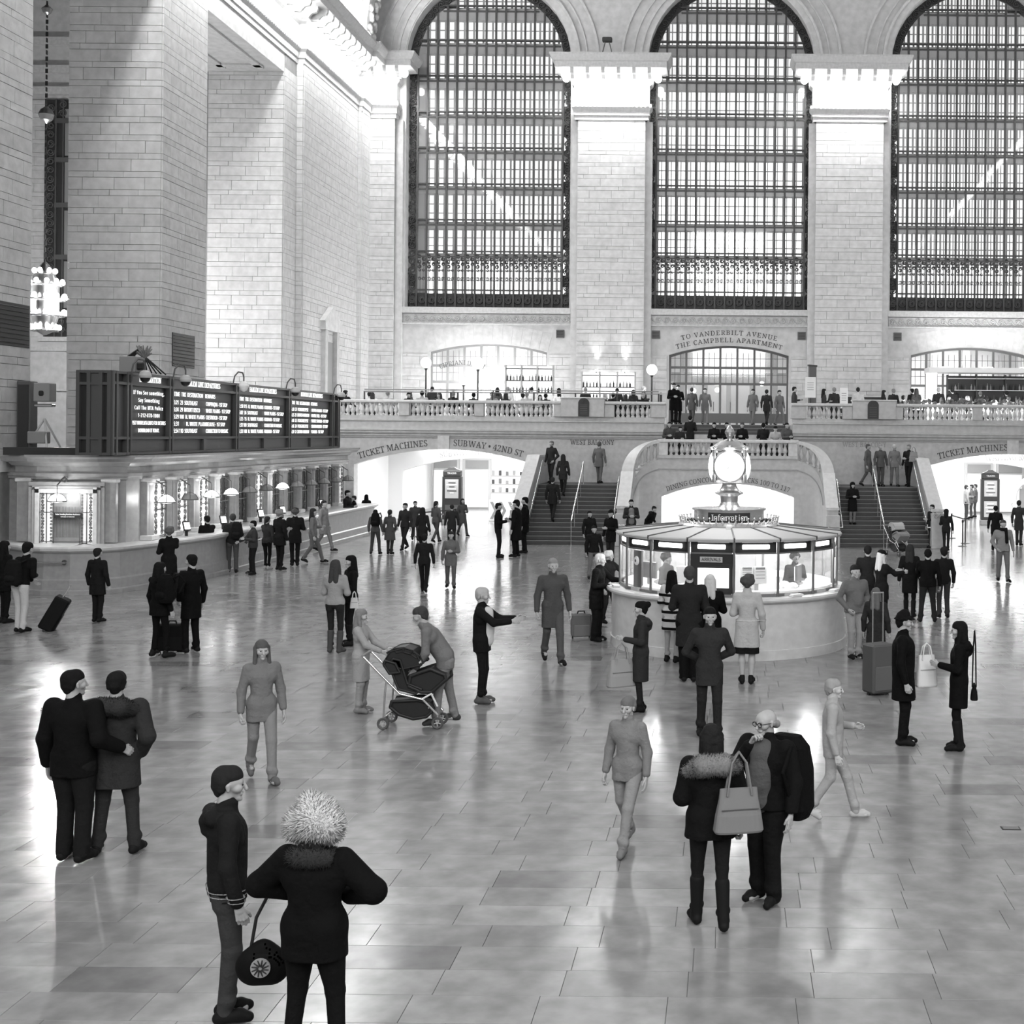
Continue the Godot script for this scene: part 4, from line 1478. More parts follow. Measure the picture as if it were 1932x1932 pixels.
	for k in 5:
		var t := thing("card_reader", "%s small lit card reader standing on the ticket counter" % ordn[k], "card reader", V(-15.05, 1.2, sc[k]), 0.9)
		part("stand", box_mesh(Vector3(0.06, 0.2, 0.06)), "black", t, Vector3(0, 0.1, 0))
		part("housing", box_mesh(Vector3(0.2, 0.28, 0.05), 0.01), "black", t, Vector3(0, 0.28, 0), Basis(Vector3.RIGHT, -0.4))
		part("screen", box_mesh(Vector3(0.16, 0.2, 0.01)), "screen", t, Vector3(0, 0.29, 0.035), Basis(Vector3.RIGHT, -0.4))

func bracket_lamp(at: Vector3, turn: float, lit: bool, label: String):
	var t := thing("bracket_lamp", label, "lamp", at, turn, "bell lamps of the ticket office")
	if not cache.has("lamp_arm"):
		var a := MB.new()
		a.pipe([Vector3(0, 0.12, 0), Vector3(0, 0.2, 0.12), Vector3(0, 0.14, 0.28), Vector3(0, 0.05, 0.4), Vector3(0, 0.0, 0.5)], 0.018)
		scroll_into(a, Vector3(0, 0.1, 0.1), 0.07, 0.012)
		cache["lamp_arm"] = a.mesh()
		var r := MB.new()
		r.tube(Vector3(0, 0, 0.5), Vector3(0, -0.22, 0.5), 0.01, 0.01, 6)
		cache["lamp_rod"] = r.mesh()
		var s := MB.new()
		s.lathe(Vector3(0, -0.44, 0.5), [Vector2(0.0, 0.0), Vector2(0.12, 0.01), Vector2(0.215, 0.03), Vector2(0.21, 0.06), Vector2(0.15, 0.16), Vector2(0.07, 0.21), Vector2(0.02, 0.23)], 16)
		cache["lamp_shade"] = s.mesh()
		var f := MB.new()
		for k in 4:
			var an := k * PI / 2 + 0.4
			f.pipe([Vector3(sin(an) * 0.22, -0.4, 0.5 + cos(an) * 0.22), Vector3(sin(an) * 0.16, -0.28, 0.5 + cos(an) * 0.16), Vector3(0, -0.2, 0.5)], 0.012, 5)
		f.lathe(Vector3(0, -0.42, 0.5), [Vector2(0.222, 0), Vector2(0.23, 0.015), Vector2(0.222, 0.03)], 16)
		cache["lamp_frame"] = f.mesh()
	part("arm", cache["lamp_arm"], "iron_light", t)
	part("rod", cache["lamp_rod"], "iron_light", t)
	part("shade", cache["lamp_shade"], "lamp_lit" if lit else "mid_grey", t)
	part("shade_frame", cache["lamp_frame"], "iron_light", t)
	if lit:
		omni(t.transform * Vector3(0, -0.34, 0.52), L_BELL, 0.12)

# ---------- departures board ----------
func build_board():
	var b := thing("departures_board", "long dark departures board with lit white lettering on the ticket office roof", "board")
	var xf := -15.5
	slab("case", b, xf - 0.85, xf - 0.06, 3.5, 5.6, 33.62, 53.1, "board_face")
	var face := Basis(Vector3.UP, PI / 2)
	for z in [33.7, 34.5, 37.1, 42.1, 47.15, 52.3, 53.05]:
		for d in [-0.1, 0.1]:
			slab("post", b, xf - 0.1, xf + 0.06, 3.5, 5.62, z + d - 0.045, z + d + 0.045, "board_metal")
	for y in [3.53, 3.93, 5.33, 5.6]:
		slab("rail", b, xf - 0.1, xf + 0.05, y - 0.035, y + 0.035, 33.6, 53.12, "board_metal")
	for z in [39.5, 44.6, 49.6]:
		slab("post", b, xf - 0.1, xf + 0.05, 3.5, 3.93, z - 0.1, z + 0.1, "board_metal")
	for q in [[34.6, 37.0], [37.3, 41.9], [42.3, 46.95], [47.35, 52.1]]:
		slab("header", b, xf - 0.08, xf - 0.02, 5.37, 5.57, q[0], q[1], "board_metal")
		slab("vent_panel", b, xf - 0.08, xf - 0.03, 3.57, 3.89, q[0], q[1], "board_metal")
		for k in 6:
			slab("row_panel", b, xf - 0.08, xf - 0.045, 4.03 + k * 0.2, 4.2 + k * 0.2, q[0] + 0.1, q[1] - 0.1, "board_face")
	slab("louvre_panel", b, xf - 0.08, xf - 0.03, 3.97, 5.28, 33.85, 34.35, "board_metal")
	for x in [-16.32, -16.05, -15.75, -15.53]:
		slab("post", b, x - 0.045, x + 0.045, 3.5, 5.62, 33.52, 33.64, "board_metal")
	for y in [3.53, 3.93, 5.3, 5.6]:
		slab("rail", b, -16.36, xf, y - 0.035, y + 0.035, 33.53, 33.64, "board_metal")
	slab("end_panel", b, -16.1, -15.75, 3.55, 5.55, 33.57, 33.62, "board_metal")
	var put := func(txt: String, y: float, z: float, w: float, h := 0.125, font := sans):
		part("lettering", letters(txt, font, h, w, 0.0, 0.006), "board_letter", b, V(xf - 0.012, y, z + w * 0.5), face)
	put.call("INFORMATION", 5.41, 35.2, 1.35, 0.15, serif)
	put.call("HARLEM LINE DEPARTURES", 5.41, 38.2, 2.6, 0.15, serif)
	put.call("HARLEM LINE DEPARTURES", 5.41, 43.3, 2.6, 0.15, serif)
	put.call("HUDSON LINE DEPARTURES", 5.41, 48.5, 2.6, 0.15, serif)
	var info := [["If You See something,", 1.9], ["Say Something", 1.3], ["Call The MTA Police", 1.75], ["1-212-878-1000", 1.35], ["VISIT WWW.MTA.INFO FOR DETAILS", 2.1], ["DOWNLOAD IT TODAY.", 1.3]]
	for k in 6:
		put.call(info[k][0], 5.08 - k * 0.2, 34.75 + (2.1 - info[k][1]) * 0.5, info[k][1], 0.1)
	var tables := [
		[37.4, ["5:21  23  SOUTHEAST", "5:24  29  MOUNT KISCO", "5:29 108  N. WHITE PLAINS", "5:31        N. WHITE PLAINS", "5:54 110  SOUTHEAST"], ["CHAPPAQUA - 1ST STOP", "WHITE PLAINS - 1ST STOP", "CRESTWOOD - 1ST STOP", "MELROSE - 1ST STOP", "CONNECTION TO WASSAIC"]],
		[42.4, ["5:58 115  N. WHITE PLAINS", "6:02  36  SOUTHEAST", "6:25  15  N. WHITE PLAINS", "6:32 109  SOUTHEAST", "6:33 108  N. WHITE PLAINS"], ["FORDHAM - 1ST STOP", "WHITE PLAINS - 1ST STOP", "FORDHAM - 1ST STOP", "CONNECTION TO WASSAIC", "FORDHAM - 1ST STOP"]],
		[47.45, ["5:20  37  POUGHKEEPSIE", "5:25  22  CROTON-HARMON", "5:40  25  POUGHKEEPSIE", "5:46  34  POUGHKEEPSIE", "6:20  12  CROTON-HARMON"], ["CROTON-HARMON - 1ST STOP", "MARBLE HILL - 1ST STOP", "YANKEE STADIUM - 1ST STOP", "CROTON-HARMON - 1ST STOP", "YONKERS - 1ST STOP"]]]
	for t in tables:
		put.call("TIME  TRK  DESTINATION   REMARKS", 5.1, t[0], 3.0, 0.12)
		for k in 5:
			var a: String = t[1][k]
			put.call(a, 4.87 - k * 0.2, t[0], a.length() * 0.088, 0.115)
			var r: String = t[2][k]
			put.call(r, 4.87 - k * 0.2, t[0] + 2.3, r.length() * 0.084, 0.115)
	var cams := [[34.9, "nearest grey dome camera over the departures board, hung from a fat box"], [37.5, "dome camera on a swan neck above the second board panel"], [42.0, "white dome camera in the middle of the departures board"], [47.0, "dome camera on a swan neck above the far board panel"], [52.6, "last dome camera at the far end of the departures board"]]
	for k in 5:
		var c := thing("dome_camera", cams[k][1], "camera", V(xf + 0.05, 5.62, cams[k][0]), PI / 2)
		var m := MB.new()
		m.pipe([Vector3(-0.3, 0.0, 0), Vector3(-0.3, 0.22, 0.04), Vector3(-0.2, 0.36, 0.12), Vector3(-0.05, 0.34, 0.2), Vector3(0.0, 0.2, 0.22), Vector3(0, 0.05, 0.22)], 0.022)
		part("arm", m, "iron_light", c)
		m = MB.new()
		m.lathe(Vector3(0, -0.12, 0.22), [Vector2(0.15, 0.0), Vector2(0.16, 0.06), Vector2(0.12, 0.16), Vector2(0.04, 0.2)], 14)
		part("housing", m, "paint_white" if k == 2 else "pale_grey", c)
		m = MB.new()
		m.ball(Vector3(0, -0.12, 0.22), 0.13, 12, 8)
		part("dome", m, "paint_white" if k == 2 else "black", c)
	# things left standing on the office roof
	var p := thing("projector_housing", "grey projector box with cables standing on top of the departures board", "projector", V(-15.75, 5.62, 35.3))
	part("box", box_mesh(Vector3(0.42, 0.42, 0.6), 0.02), "mid_grey", p, Vector3(0, 0.24, 0))
	part("lens", box_mesh(Vector3(0.2, 0.2, 0.2), 0.03), "black", p, Vector3(0.28, 0.2, 0.1))
	var mm := MB.new()
	for k in 5:
		mm.pipe([Vector3(-0.1, 0.4, 0.2 - k * 0.1), Vector3(0.05, 0.62 + 0.03 * k, -0.1 - k * 0.08), Vector3(0.1, 0.5, -0.5), Vector3(0.0, 0.08, -0.9 - 0.3 * k)], 0.02)
	part("cable", mm, "black", p)
	mm = MB.new()
	for k in 26:
		var a := k * 2.4
		mm.tube(Vector3(0.2, 0.46, -0.25), Vector3(0.2 + 0.2 * cos(a), 0.66 + 0.1 * sin(k * 1.3), -0.25 + 0.2 * sin(a)), 0.04, 0.015, 5)
	part("dust_brush", mm, "mid_grey", p)
	var f := thing("spotlight", "dark spotlight with a yoke on a low tripod on the office roof at far left", "spotlight", V(-19.05, 3.48, 35.3))
	f.position = V(-18.2, 3.47, 35.6)
	for k in 3:
		mm = MB.new()
		var a := k * TAU / 3.0 + 0.5
		mm.tube(Vector3(0, 0.95, 0), Vector3(sin(a) * 0.62, 0.0, cos(a) * 0.5), 0.025, 0.025, 6)
		part("leg", mm, "pale_grey", f)
	part("lamp_body", box_mesh(Vector3(0.42, 0.5, 0.4), 0.02), "mid_grey", f, Vector3(0, 1.65, 0))
	part("yoke", box_mesh(Vector3(0.5, 0.08, 0.2), 0.02), "chrome", f, Vector3(0, 1.3, 0))
	part("lens", box_mesh(Vector3(0.14, 0.14, 0.06), 0.03), "black", f, Vector3(0, 1.62, 0.2))
	part("ballast_box", box_mesh(Vector3(0.48, 0.32, 0.3), 0.02), "mid_grey", f, Vector3(-0.1, 0.45, 0.1))
	var cb := thing("loudspeaker", "tall dark loudspeaker column against the pier at far left", "loudspeaker", V(-18.72, 3.47, 35.7))
	part("cabinet", box_mesh(Vector3(0.36, 1.95, 0.4), 0.02), "iron_light", cb, Vector3(0, 0.98, 0))
	part("grille_cloth", box_mesh(Vector3(0.28, 1.7, 0.02)), "iron", cb, Vector3(0, 1.0, 0.21))
	var coil := thing("cable_coil", "tangle of dark cables lying on the office roof left of the board", "cables", V(-17.2, 3.47, 35.5))
	mm = MB.new()
	for k in 9:
		var pts := []
		for q in 9:
			pts.push_back(Vector3(-1.2 + q * 0.3, 0.04 + 0.05 * absf(sin(q * 1.7 + k)), 0.25 * sin(q * 0.9 + k * 1.3)))
		mm.pipe(pts, 0.022, 5)
	part("cable", mm, "black", coil)
	slab("tray", coil, -1.4, 1.4, 0, 0.2, -1.2, -0.9, "iron")

# ---------- the round information booth with its four-faced clock ----------
func build_kiosk():
	var c := V(0.03, 0, 26.8)
	var b := thing("information_booth", "round marble and glass information booth in the middle of the hall", "booth", c)
	var m := MB.new()
	m.lathe(Vector3.ZERO, [Vector2(2.35, 0), Vector2(2.35, 0.18), Vector2(2.33, 0.19), Vector2(2.33, 1.06), Vector2(2.28, 1.08)], 64)
	part("base", m, "marble_white", b)
	m = MB.new()
	m.lathe(Vector3.ZERO, [Vector2(2.2, 1.03), Vector2(2.36, 1.04), Vector2(2.43, 1.08), Vector2(2.44, 1.11), Vector2(2.42, 1.145), Vector2(1.7, 1.15)], 64)
	part("counter", m, "marble_white", b)
	m = MB.new()
	m.lathe(Vector3.ZERO, [Vector2(2.1, 1.15), Vector2(2.1, 1.24), Vector2(2.06, 1.26), Vector2(1.5, 1.2), Vector2(1.5, 0.7), Vector2(0.0, 0.7)], 48)
	part("inner_shelf", m, "paint_white", b)
	# roof: a low cone of seamed segments
	for k in 16:
		var t0 := deg_to_rad(2.5 + 22.5 * k)
		m = MB.new()
		m.lathe(Vector3.ZERO, [Vector2(2.12, 2.17), Vector2(2.25, 2.17), Vector2(2.26, 2.21), Vector2(2.24, 2.23), Vector2(0.9, 2.36)], 4, t0 + 0.006, t0 + deg_to_rad(22.5) - 0.006)
		part("roof_panel", m, "pale_grey", b)
		m = MB.new()
		m.tube(Vector3(sin(t0) * 2.26, 2.235, cos(t0) * 2.26), Vector3(sin(t0) * 0.9, 2.37, cos(t0) * 0.9), 0.016, 0.016, 5)
		part("roof_seam", m, "iron_light", b)
		m = MB.new()
		m.tube(Vector3(sin(t0) * 2.17, 1.15, cos(t0) * 2.17), Vector3(sin(t0) * 2.17, 2.2, cos(t0) * 2.17), 0.028, 0.028, 6)
		part("post", m, "bronze", b)
		var tm := t0 + deg_to_rad(11.25)
		var half := 2.15 * sin(deg_to_rad(11.25))
		var rr := 2.15 * cos(deg_to_rad(11.25))
		var bas := Basis(Vector3.UP, tm)
		var out := Vector3(sin(tm), 0, cos(tm))
		part("fascia", box_mesh(Vector3(half * 2 - 0.05, 0.21, 0.03)), "black", b, out * (rr - 0.03) + Vector3.UP * 2.07, bas)
		part("light_tube", box_mesh(Vector3(half * 1.25, 0.085, 0.03), 0.012), "tube_lit", b, out * (rr + 0.0) + Vector3.UP * 2.075, bas)
		part("glass_rail", box_mesh(Vector3(half * 2 - 0.05, 0.025, 0.03)), "bronze", b, out * rr + Vector3.UP * 1.955, bas)
		if k != 15:
			part("glass_pane", box_mesh(Vector3(half * 2 - 0.06, 0.75, 0.01)), "glass", b, out * rr + Vector3.UP * 1.57, bas)
		part("sill", box_mesh(Vector3(half * 2 - 0.05, 0.05, 0.05)), "bronze", b, out * rr + Vector3.UP * 1.175, bas)
		if k % 2 == 0:
			omni(c + out * (rr - 0.35) + Vector3.UP * 1.98, L_KIOSK, 0.15)
	m = MB.new()
	m.lathe(Vector3.ZERO, [Vector2(0.0, 2.15), Vector2(2.12, 2.15), Vector2(2.12, 2.17)], 32)
	part("ceiling", m, "paint_white", b)
	m = MB.new()
	m.lathe(Vector3.ZERO, [Vector2(0.55, 0.7), Vector2(0.55, 2.15)], 20)
	part("core", m, "pale_grey", b)
	part("core_lamp", box_mesh(Vector3(0.14, 0.5, 0.03)), "tube_lit", b, Vector3(-0.75, 1.72, 0.9))
	# arrivals board in the bay that faces the camera
	var ta := deg_to_rad(2.5 + 22.5 * 15 + 11.25)
	var ba := Basis(Vector3.UP, ta)
	var oa := Vector3(sin(ta), 0, cos(ta))
	part("arrivals_panel", box_mesh(Vector3(0.8, 0.77, 0.05), 0.01), "black", b, oa * 2.1 + Vector3.UP * 1.565, ba)
	part("arrivals_screen", box_mesh(Vector3(0.58, 0.36, 0.02)), "screen", b, oa * 2.135 + Vector3.UP * 1.5 + ba.x * 0.04, ba)
	part("arrivals_plate", box_mesh(Vector3(0.42, 0.1, 0.02)), "pale_grey", b, oa * 2.135 + Vector3.UP * 1.84 + ba.x * 0.0, ba)
	part("lettering", letters("ARRIVALS", sans, 0.06, 0.36), "letter_dark", b, oa * 2.15 + Vector3.UP * 1.815, ba)
	for dd in [[2.5 - 22.5 * 2.62, 0.3, "letter"], [2.5 + 22.5 * 3.55, 0.4, "screen"]]:
		var t := deg_to_rad(dd[0])
		var o := Vector3(sin(t), 0, cos(t))
		part("side_panel", box_mesh(Vector3(dd[1], 0.72, 0.05), 0.01), "iron", b, o * 2.08 + Vector3.UP * 1.56, Basis(Vector3.UP, t))
		if dd[2] == "screen":
			part("side_screen", box_mesh(Vector3(dd[1] * 0.8, 0.4, 0.02)), "screen", b, o * 2.115 + Vector3.UP * 1.52, Basis(Vector3.UP, t))
		else:
			m = MB.new()
			m.lathe(Vector3.ZERO, [Vector2(0.09, 0), Vector2(0.08, 0.02), Vector2(0.03, 0.03)], 14)
			part("dial", m, "paint_white", b, o * 2.115 + Vector3.UP * 1.72, Basis(Vector3.UP, t) * Basis(Vector3.RIGHT, PI / 2))
	# brass crown gallery and the lettered drum
	m = MB.new()
	m.lathe(Vector3.ZERO, [Vector2(1.0, 2.33), Vector2(1.02, 2.36), Vector2(0.96, 2.42), Vector2(0.9, 2.44)], 48)
	part("gallery_base", m, "brass", b)
	m = MB.new()
	for k in 48:
		var t := TAU * k / 48.0
		var o := Vector3(sin(t), 0, cos(t))
		m.tube(o * 0.97 + Vector3.UP * 2.4, o * 0.99 + Vector3.UP * 2.5, 0.012, 0.008, 5)
		m.ball(o * 0.99 + Vector3.UP * 2.52, 0.02, 6, 4)
		m.ball(o * 0.97 + Vector3.UP * 2.45, 0.022, 6, 4)
	part("crown_gallery", m, "brass", b)
	m = MB.new()
	m.lathe(Vector3.ZERO, [Vector2(0.74, 2.36), Vector2(0.74, 2.4), Vector2(0.7, 2.41), Vector2(0.7, 2.64), Vector2(0.74, 2.65), Vector2(0.74, 2.68), Vector2(0.2, 2.7)], 48)
	part("drum", m, "brass", b)
	m = MB.new()
	m.lathe(Vector3.ZERO, [Vector2(0.71, 2.43), Vector2(0.71, 2.62)], 20, -0.62, 0.62)
	part("drum_plate", m, "iron", b)
	var word := "Information"
	for i in word.length():
		var t := (i - 5.0) * 0.092
		part("letter", letters(word[i], sans, 0.12, 0.0, 0.0, 0.02, 0.95), "paper", b, Vector3(sin(t) * 0.735, 2.465, cos(t) * 0.735), Basis(Vector3.UP, t))
	m = MB.new()
	m.lathe(Vector3.ZERO, [Vector2(0.24, 2.68), Vector2(0.2, 2.74), Vector2(0.17, 2.8), Vector2(0.18, 2.92), Vector2(0.28, 2.97), Vector2(0.29, 2.99), Vector2(0.2, 3.04), Vector2(0.15, 3.12), Vector2(0.13, 3.22), Vector2(0.2, 3.25), Vector2(0.21, 3.28), Vector2(0.17, 3.3), Vector2(0.21, 3.33), Vector2(0.22, 3.36), Vector2(0.16, 3.4), Vector2(0.2, 3.46), Vector2(0.3, 3.54)], 24)
	part("pedestal", m, "brass", b)
	var cy := 3.82 - 0.3
	part("clock_body", box_mesh(Vector3(0.6, 0.66, 0.6), 0.06), "brass", b, Vector3(0, cy + 0.0, 0))
	for k in 4:
		var t := k * PI / 2
		var o := Vector3(sin(t), 0, cos(t))
		m = MB.new()
		m.lathe(Vector3.ZERO, [Vector2(0.3, 0.0), Vector2(0.285, 0.045), Vector2(0.22, 0.085), Vector2(0.12, 0.11), Vector2(0.0, 0.12)], 28)
		var fb := Basis(Vector3.UP, t) * Basis(Vector3.RIGHT, PI / 2)
		var fc := part("clock_face", m, "clock_face", b, o * 0.3 + Vector3.UP * cy, fb)
		m = MB.new()
		m.lathe(Vector3.ZERO, [Vector2(0.29, -0.02), Vector2(0.33, 0.0), Vector2(0.33, 0.03), Vector2(0.295, 0.05)], 28)
		part("bezel", m, "brass", b, o * 0.3 + Vector3.UP * cy, fb)
		m = MB.new()
		m.tube(Vector3(0, 0.125, 0), Vector3(-0.11, 0.125, 0.2), 0.006, 0.003, 4)
		m.tube(Vector3(0, 0.125, 0), Vector3(0.04, 0.125, -0.07), 0.005, 0.003, 4)
		m.ball(Vector3(0, 0.125, 0), 0.012, 6, 4)
		part("hand", m, "iron", fc)
		m = MB.new()
		m.tube(Vector3(0, 0.123, 0), Vector3(-0.1, 0.115, 0.11), 0.008, 0.004, 4)
		part("hand", m, "iron", fc)
		var e := t + PI / 4
		m = MB.new()
		m.tube(Vector3(0, -0.32, 0), Vector3(0, 0.34, 0), 0.035, 0.035, 8)
		m.ball(Vector3(0, 0.36, 0), 0.045, 8, 6)
		part("corner_post", m, "brass", b, Vector3(sin(e) * 0.42, cy, cos(e) * 0.42))
		omni(c + o * 0.62 + Vector3.UP * cy, L_CLOCK, 0.2)
	m = MB.new()
	m.lathe(Vector3(0, cy, 0), [Vector2(0.4, 0.33), Vector2(0.42, 0.37), Vector2(0.3, 0.42), Vector2(0.2, 0.5), Vector2(0.1, 0.53), Vector2(0.05, 0.55), Vector2(0.06, 0.6), Vector2(0.09, 0.64), Vector2(0.1, 0.68), Vector2(0.07, 0.75), Vector2(0.02, 0.82), Vector2(0, 0.83)], 20)
	part("cap", m, "brass", b)
	part("top_plate", box_mesh(Vector3(0.66, 0.06, 0.66), 0.02), "brass", b, Vector3(0, cy + 0.34, 0))
	part("spot_lamp", box_mesh(Vector3(0.12, 0.12, 0.12), 0.03), "paint_white", b, Vector3(0.0, 2.36, 1.12))
	for k in 7:
		var t := deg_to_rad(2.5 + 22.5 * k - 62.0)
		part("leaflet_rack", box_mesh(Vector3(0.5, 0.07, 0.06)), "pale_grey", b, Vector3(sin(t) * 2.12, 1.18, cos(t) * 2.12), Basis(Vector3.UP, t))
	# things on the shelves inside and on the counter
	for k in 4:
		var lab: String = ["monitor turned away at the left end inside the booth", "pale monitor beside the seated clerk in the booth", "monitor behind the notices inside the booth", "low monitor at the right side inside the booth"][k]
		var t := deg_to_rad([-66.0, -27.0, 18.0, 52.0][k])
		var mo := thing("monitor", lab, "monitor", c + Vector3(sin(t) * 1.7, 1.2, cos(t) * 1.7), t + PI + 0.4)
		part("foot", box_mesh(Vector3(0.2, 0.02, 0.16)), "mid_grey", mo, Vector3(0, 0.01, 0))
		part("stem", box_mesh(Vector3(0.06, 0.14, 0.04)), "mid_grey", mo, Vector3(0, 0.08, 0))
		part("case", box_mesh(Vector3(0.44, 0.32, 0.05), 0.012), "pale_grey" if k == 1 else "iron_light", mo, Vector3(0, 0.3, 0))
		part("screen", box_mesh(Vector3(0.4, 0.27, 0.01)), "screen", mo, Vector3(0, 0.3, 0.027))
	for k in 3:
		var lab: String = ["dark headed notice taped inside the booth glass", "printed white notice taped inside the booth glass", "small notice low in the booth window below the others"][k]
		var t := deg_to_rad([9.5, 16.5, 9.5][k])
		var no := thing("notice", lab, "notice", c + Vector3(sin(t) * 2.07, [1.62, 1.55, 1.4][k], cos(t) * 2.07), deg_to_rad(13.7))
		part("sheet", box_mesh(Vector3(0.24, [0.16, 0.32, 0.18][k], 0.004)), "paper", no)
		for q in 4:
			part("printed_line", box_mesh(Vector3(0.18, 0.012 if q else 0.04, 0.002)), "mid_grey" if q else "iron_light", no, Vector3(0, [0.055, 0.12, 0.06][k] - q * [0.035, 0.06, 0.04][k], 0.003))
	var bag := thing("paper_bag", "crumpled white bag lying on the shelf inside the booth", "bag", c + Vector3(1.15, 1.22, 1.45))
	m = MB.new()
	for k in 7:
		m.ball(Vector3(sin(k * 2.3) * 0.09, 0.06 + 0.02 * (k % 3), cos(k * 1.7) * 0.07), 0.08, 8, 5, Vector3(1.2, 0.8, 1.0))
	part("sack", m, "paper", bag)
	for k in 3:
		var pp := thing("leaflet_stack", ["thick leaflet stack at the left end of the booth counter", "leaflet stack right of the light coated woman on the booth counter", "leaflet stack near the right end of the booth counter"][k], "leaflets", c + Vector3(sin(deg_to_rad([-75.0, 33.0, 62.0][k])) * 2.29, 1.147, cos(deg_to_rad([-75.0, 33.0, 62.0][k])) * 2.29), deg_to_rad([-75.0, 33.0, 62.0][k]))
		for q in 4:
			part("leaflet", box_mesh(Vector3(0.22, 0.012, 0.12)), "paper" if q % 2 else "pale_grey", pp, Vector3(0.01 * q, 0.006 + 0.012 * q, 0))
	var tr := thing("litter", "small crumpled paper litter on the floor right of the booth base", "litter", c + Vector3(2.45, 0.0, 1.55))
	m = MB.new()
	for k in 5:
		m.ball(Vector3(k * 0.07 - 0.14, 0.02, 0.03 * (k % 2)), 0.05, 6, 4, Vector3(1.2, 0.45, 0.8))
	part("crumple", m, "pale_grey", tr)

# ---------- bright halls under the balcony ----------
func build_halls():
	for s in [-1.0, 1.0]:
		var side := "left" if s < 0 else "right"
		var h := structure("passage", "bright white passage through the low arch on the " + side)
		var x0: float = s * 16.4
		var x1: float = s * 7.6
		slab("passage_wall", h, minf(x0, x1), maxf(x0, x1), 0, 3.9, 72.6, 72.9, "paint_white")
		for x in [x0, x1]:
			slab("passage_wall", h, x - 0.15, x + 0.15, 0, 3.9, ZB + 0.6, 72.9, "paint_white")
		slab("passage_ceiling", h, minf(x0, x1), maxf(x0, x1), 3.85, 4.1, ZB + 0.6, 72.9, "paint_white")
		for k in 3:
			slab("ceiling_lamp", h, s * 11.86 - 2.6, s * 11.86 + 2.6, 3.79, 3.85, 58.4 + k * 5.0, 60.4 + k * 5.0, "panel_lit")
			strip_lamp("passage_glow", V(s * 11.86, 3.74, 59.4 + k * 5.0), Vector2(5.0, 1.9), Vector3.DOWN, L_HALL)
		# second, deeper arch with faint lettering
		var m := MB.new()
		m.prism(arched(minf(x0, x1), maxf(x0, x1), 0.0, 3.9, [[s * 11.86, 3.7, 2.3, 0.62]]), -64.6, -64.0)
		part("inner_arch", m, "paint_white", h)
		part("lettering", letters("SUBWAY SHUTTLE TRAINS" if s < 0 else "WAITING ROOM", serif, 0.3, 4.2 if s < 0 else 2.6, 12.0), "letter_soft", h, V(-11.7 if s < 0 else 13.6, 3.1 if s < 0 else 3.05, 63.98))
		# doors at the inner side of the passage
		for q in 2:
			var dx: float = s * (15.3 - q * 1.7)
			slab("door_frame", h, dx - 0.75, dx + 0.75, 0, 2.75, 72.45, 72.6, "pale_grey")
			slab("door_panel", h, dx - 0.62, dx + 0.62, 0.1, 2.1, 72.38, 72.48, "paint_white")
			slab("transom_pane", h, dx - 0.62, dx + 0.62, 2.2, 2.65, 72.4, 72.48, "mid_grey")
		var p := thing("information_pylon", "dark framed poster pylon with a curved top inside the %s passage" % side, "pylon", V(-12.35 if s < 0 else 12.35, 0, 60.0 if s < 0 else 63.0))
		part("body", box_mesh(Vector3(0.86, 1.95, 0.34), 0.02), "iron", p, Vector3(0, 1.2, 0))
		part("base", box_mesh(Vector3(0.92, 0.24, 0.4), 0.02), "mid_grey", p, Vector3(0, 0.12, 0))
		part("header", box_mesh(Vector3(0.8, 0.26, 0.36), 0.03), "iron", p, Vector3(0, 2.3, 0))
		part("lettering", letters("TRAINS", serif, 0.07, 0.4), "paper", p, Vector3(0, 2.28, 0.185))
		m = MB.new()
		m.prism(PackedVector2Array([Vector2(-0.42, 0), Vector2(0.42, 0), Vector2(0.2, 0.08), Vector2(0.1, 0.16), Vector2(-0.1, 0.16), Vector2(-0.2, 0.08)]), -0.15, 0.15)
		part("crest", m, "iron_light", p, Vector3(0, 2.43, 0))
		for q in 2:
			var big: bool = s < 0 and q == 0
			if s < 0 and q == 1:
				part("lower_panel", box_mesh(Vector3(0.6, 0.5, 0.02)), "iron_light", p, Vector3(0, 0.65, 0.175))
				continue
			part("poster", box_mesh(Vector3(0.6, 0.75 if not big else 0.85, 0.02)), "pale_grey", p, Vector3(0, (1.72 if q == 0 else 0.75) if not big else 1.62, 0.175))
			for j in 7:
				part("poster_mark", box_mesh(Vector3(0.16 + 0.3 * absf(sin(j * 2.0)), 0.05, 0.006)), "iron_light" if j % 2 else "paper", p, Vector3(0.06 * sin(j * 3.1), (1.72 if q == 0 else 0.75) - 0.28 + j * 0.09, 0.19))
	# shop counter and shelves beyond the left arch
	var sh := thing("shop_counter", "bright shop front with chevron striped counter inside the left passage", "shop", V(-9.9, 0, 63.0))
	part("counter", box_mesh(Vector3(2.6, 1.0, 0.6), 0.02), "paint_white", sh, Vector3(0, 0.5, 0))
	for k in 6:
		var m := MB.new()
		m.prism(PackedVector2Array([Vector2(-0.14, -0.4), Vector2(0.0, -0.4), Vector2(0.2, 0.0), Vector2(0.0, 0.4), Vector2(-0.14, 0.4), Vector2(0.06, 0.0)]), -0.01, 0.01)
		part("chevron", m, "mid_grey", sh, Vector3(-1.1 + k * 0.42, 0.5, 0.31))
	for k in 3:
		part("shelf", box_mesh(Vector3(2.6, 0.05, 0.35)), "pale_grey", sh, Vector3(0, 1.3 + k * 0.4, -0.3))
	for k in 22:
		var ht := 0.14 + 0.12 * absf(sin(k * 1.9))
		part("boxed_goods", box_mesh(Vector3(0.12, snappedf(ht, 0.04), 0.1), 0.01), ["mid_grey", "pale_grey", "iron_light"][k % 3], sh, Vector3(-1.2 + (k % 8) * 0.33, 1.33 + (k / 8) * 0.4 + ht * 0.5, -0.25))
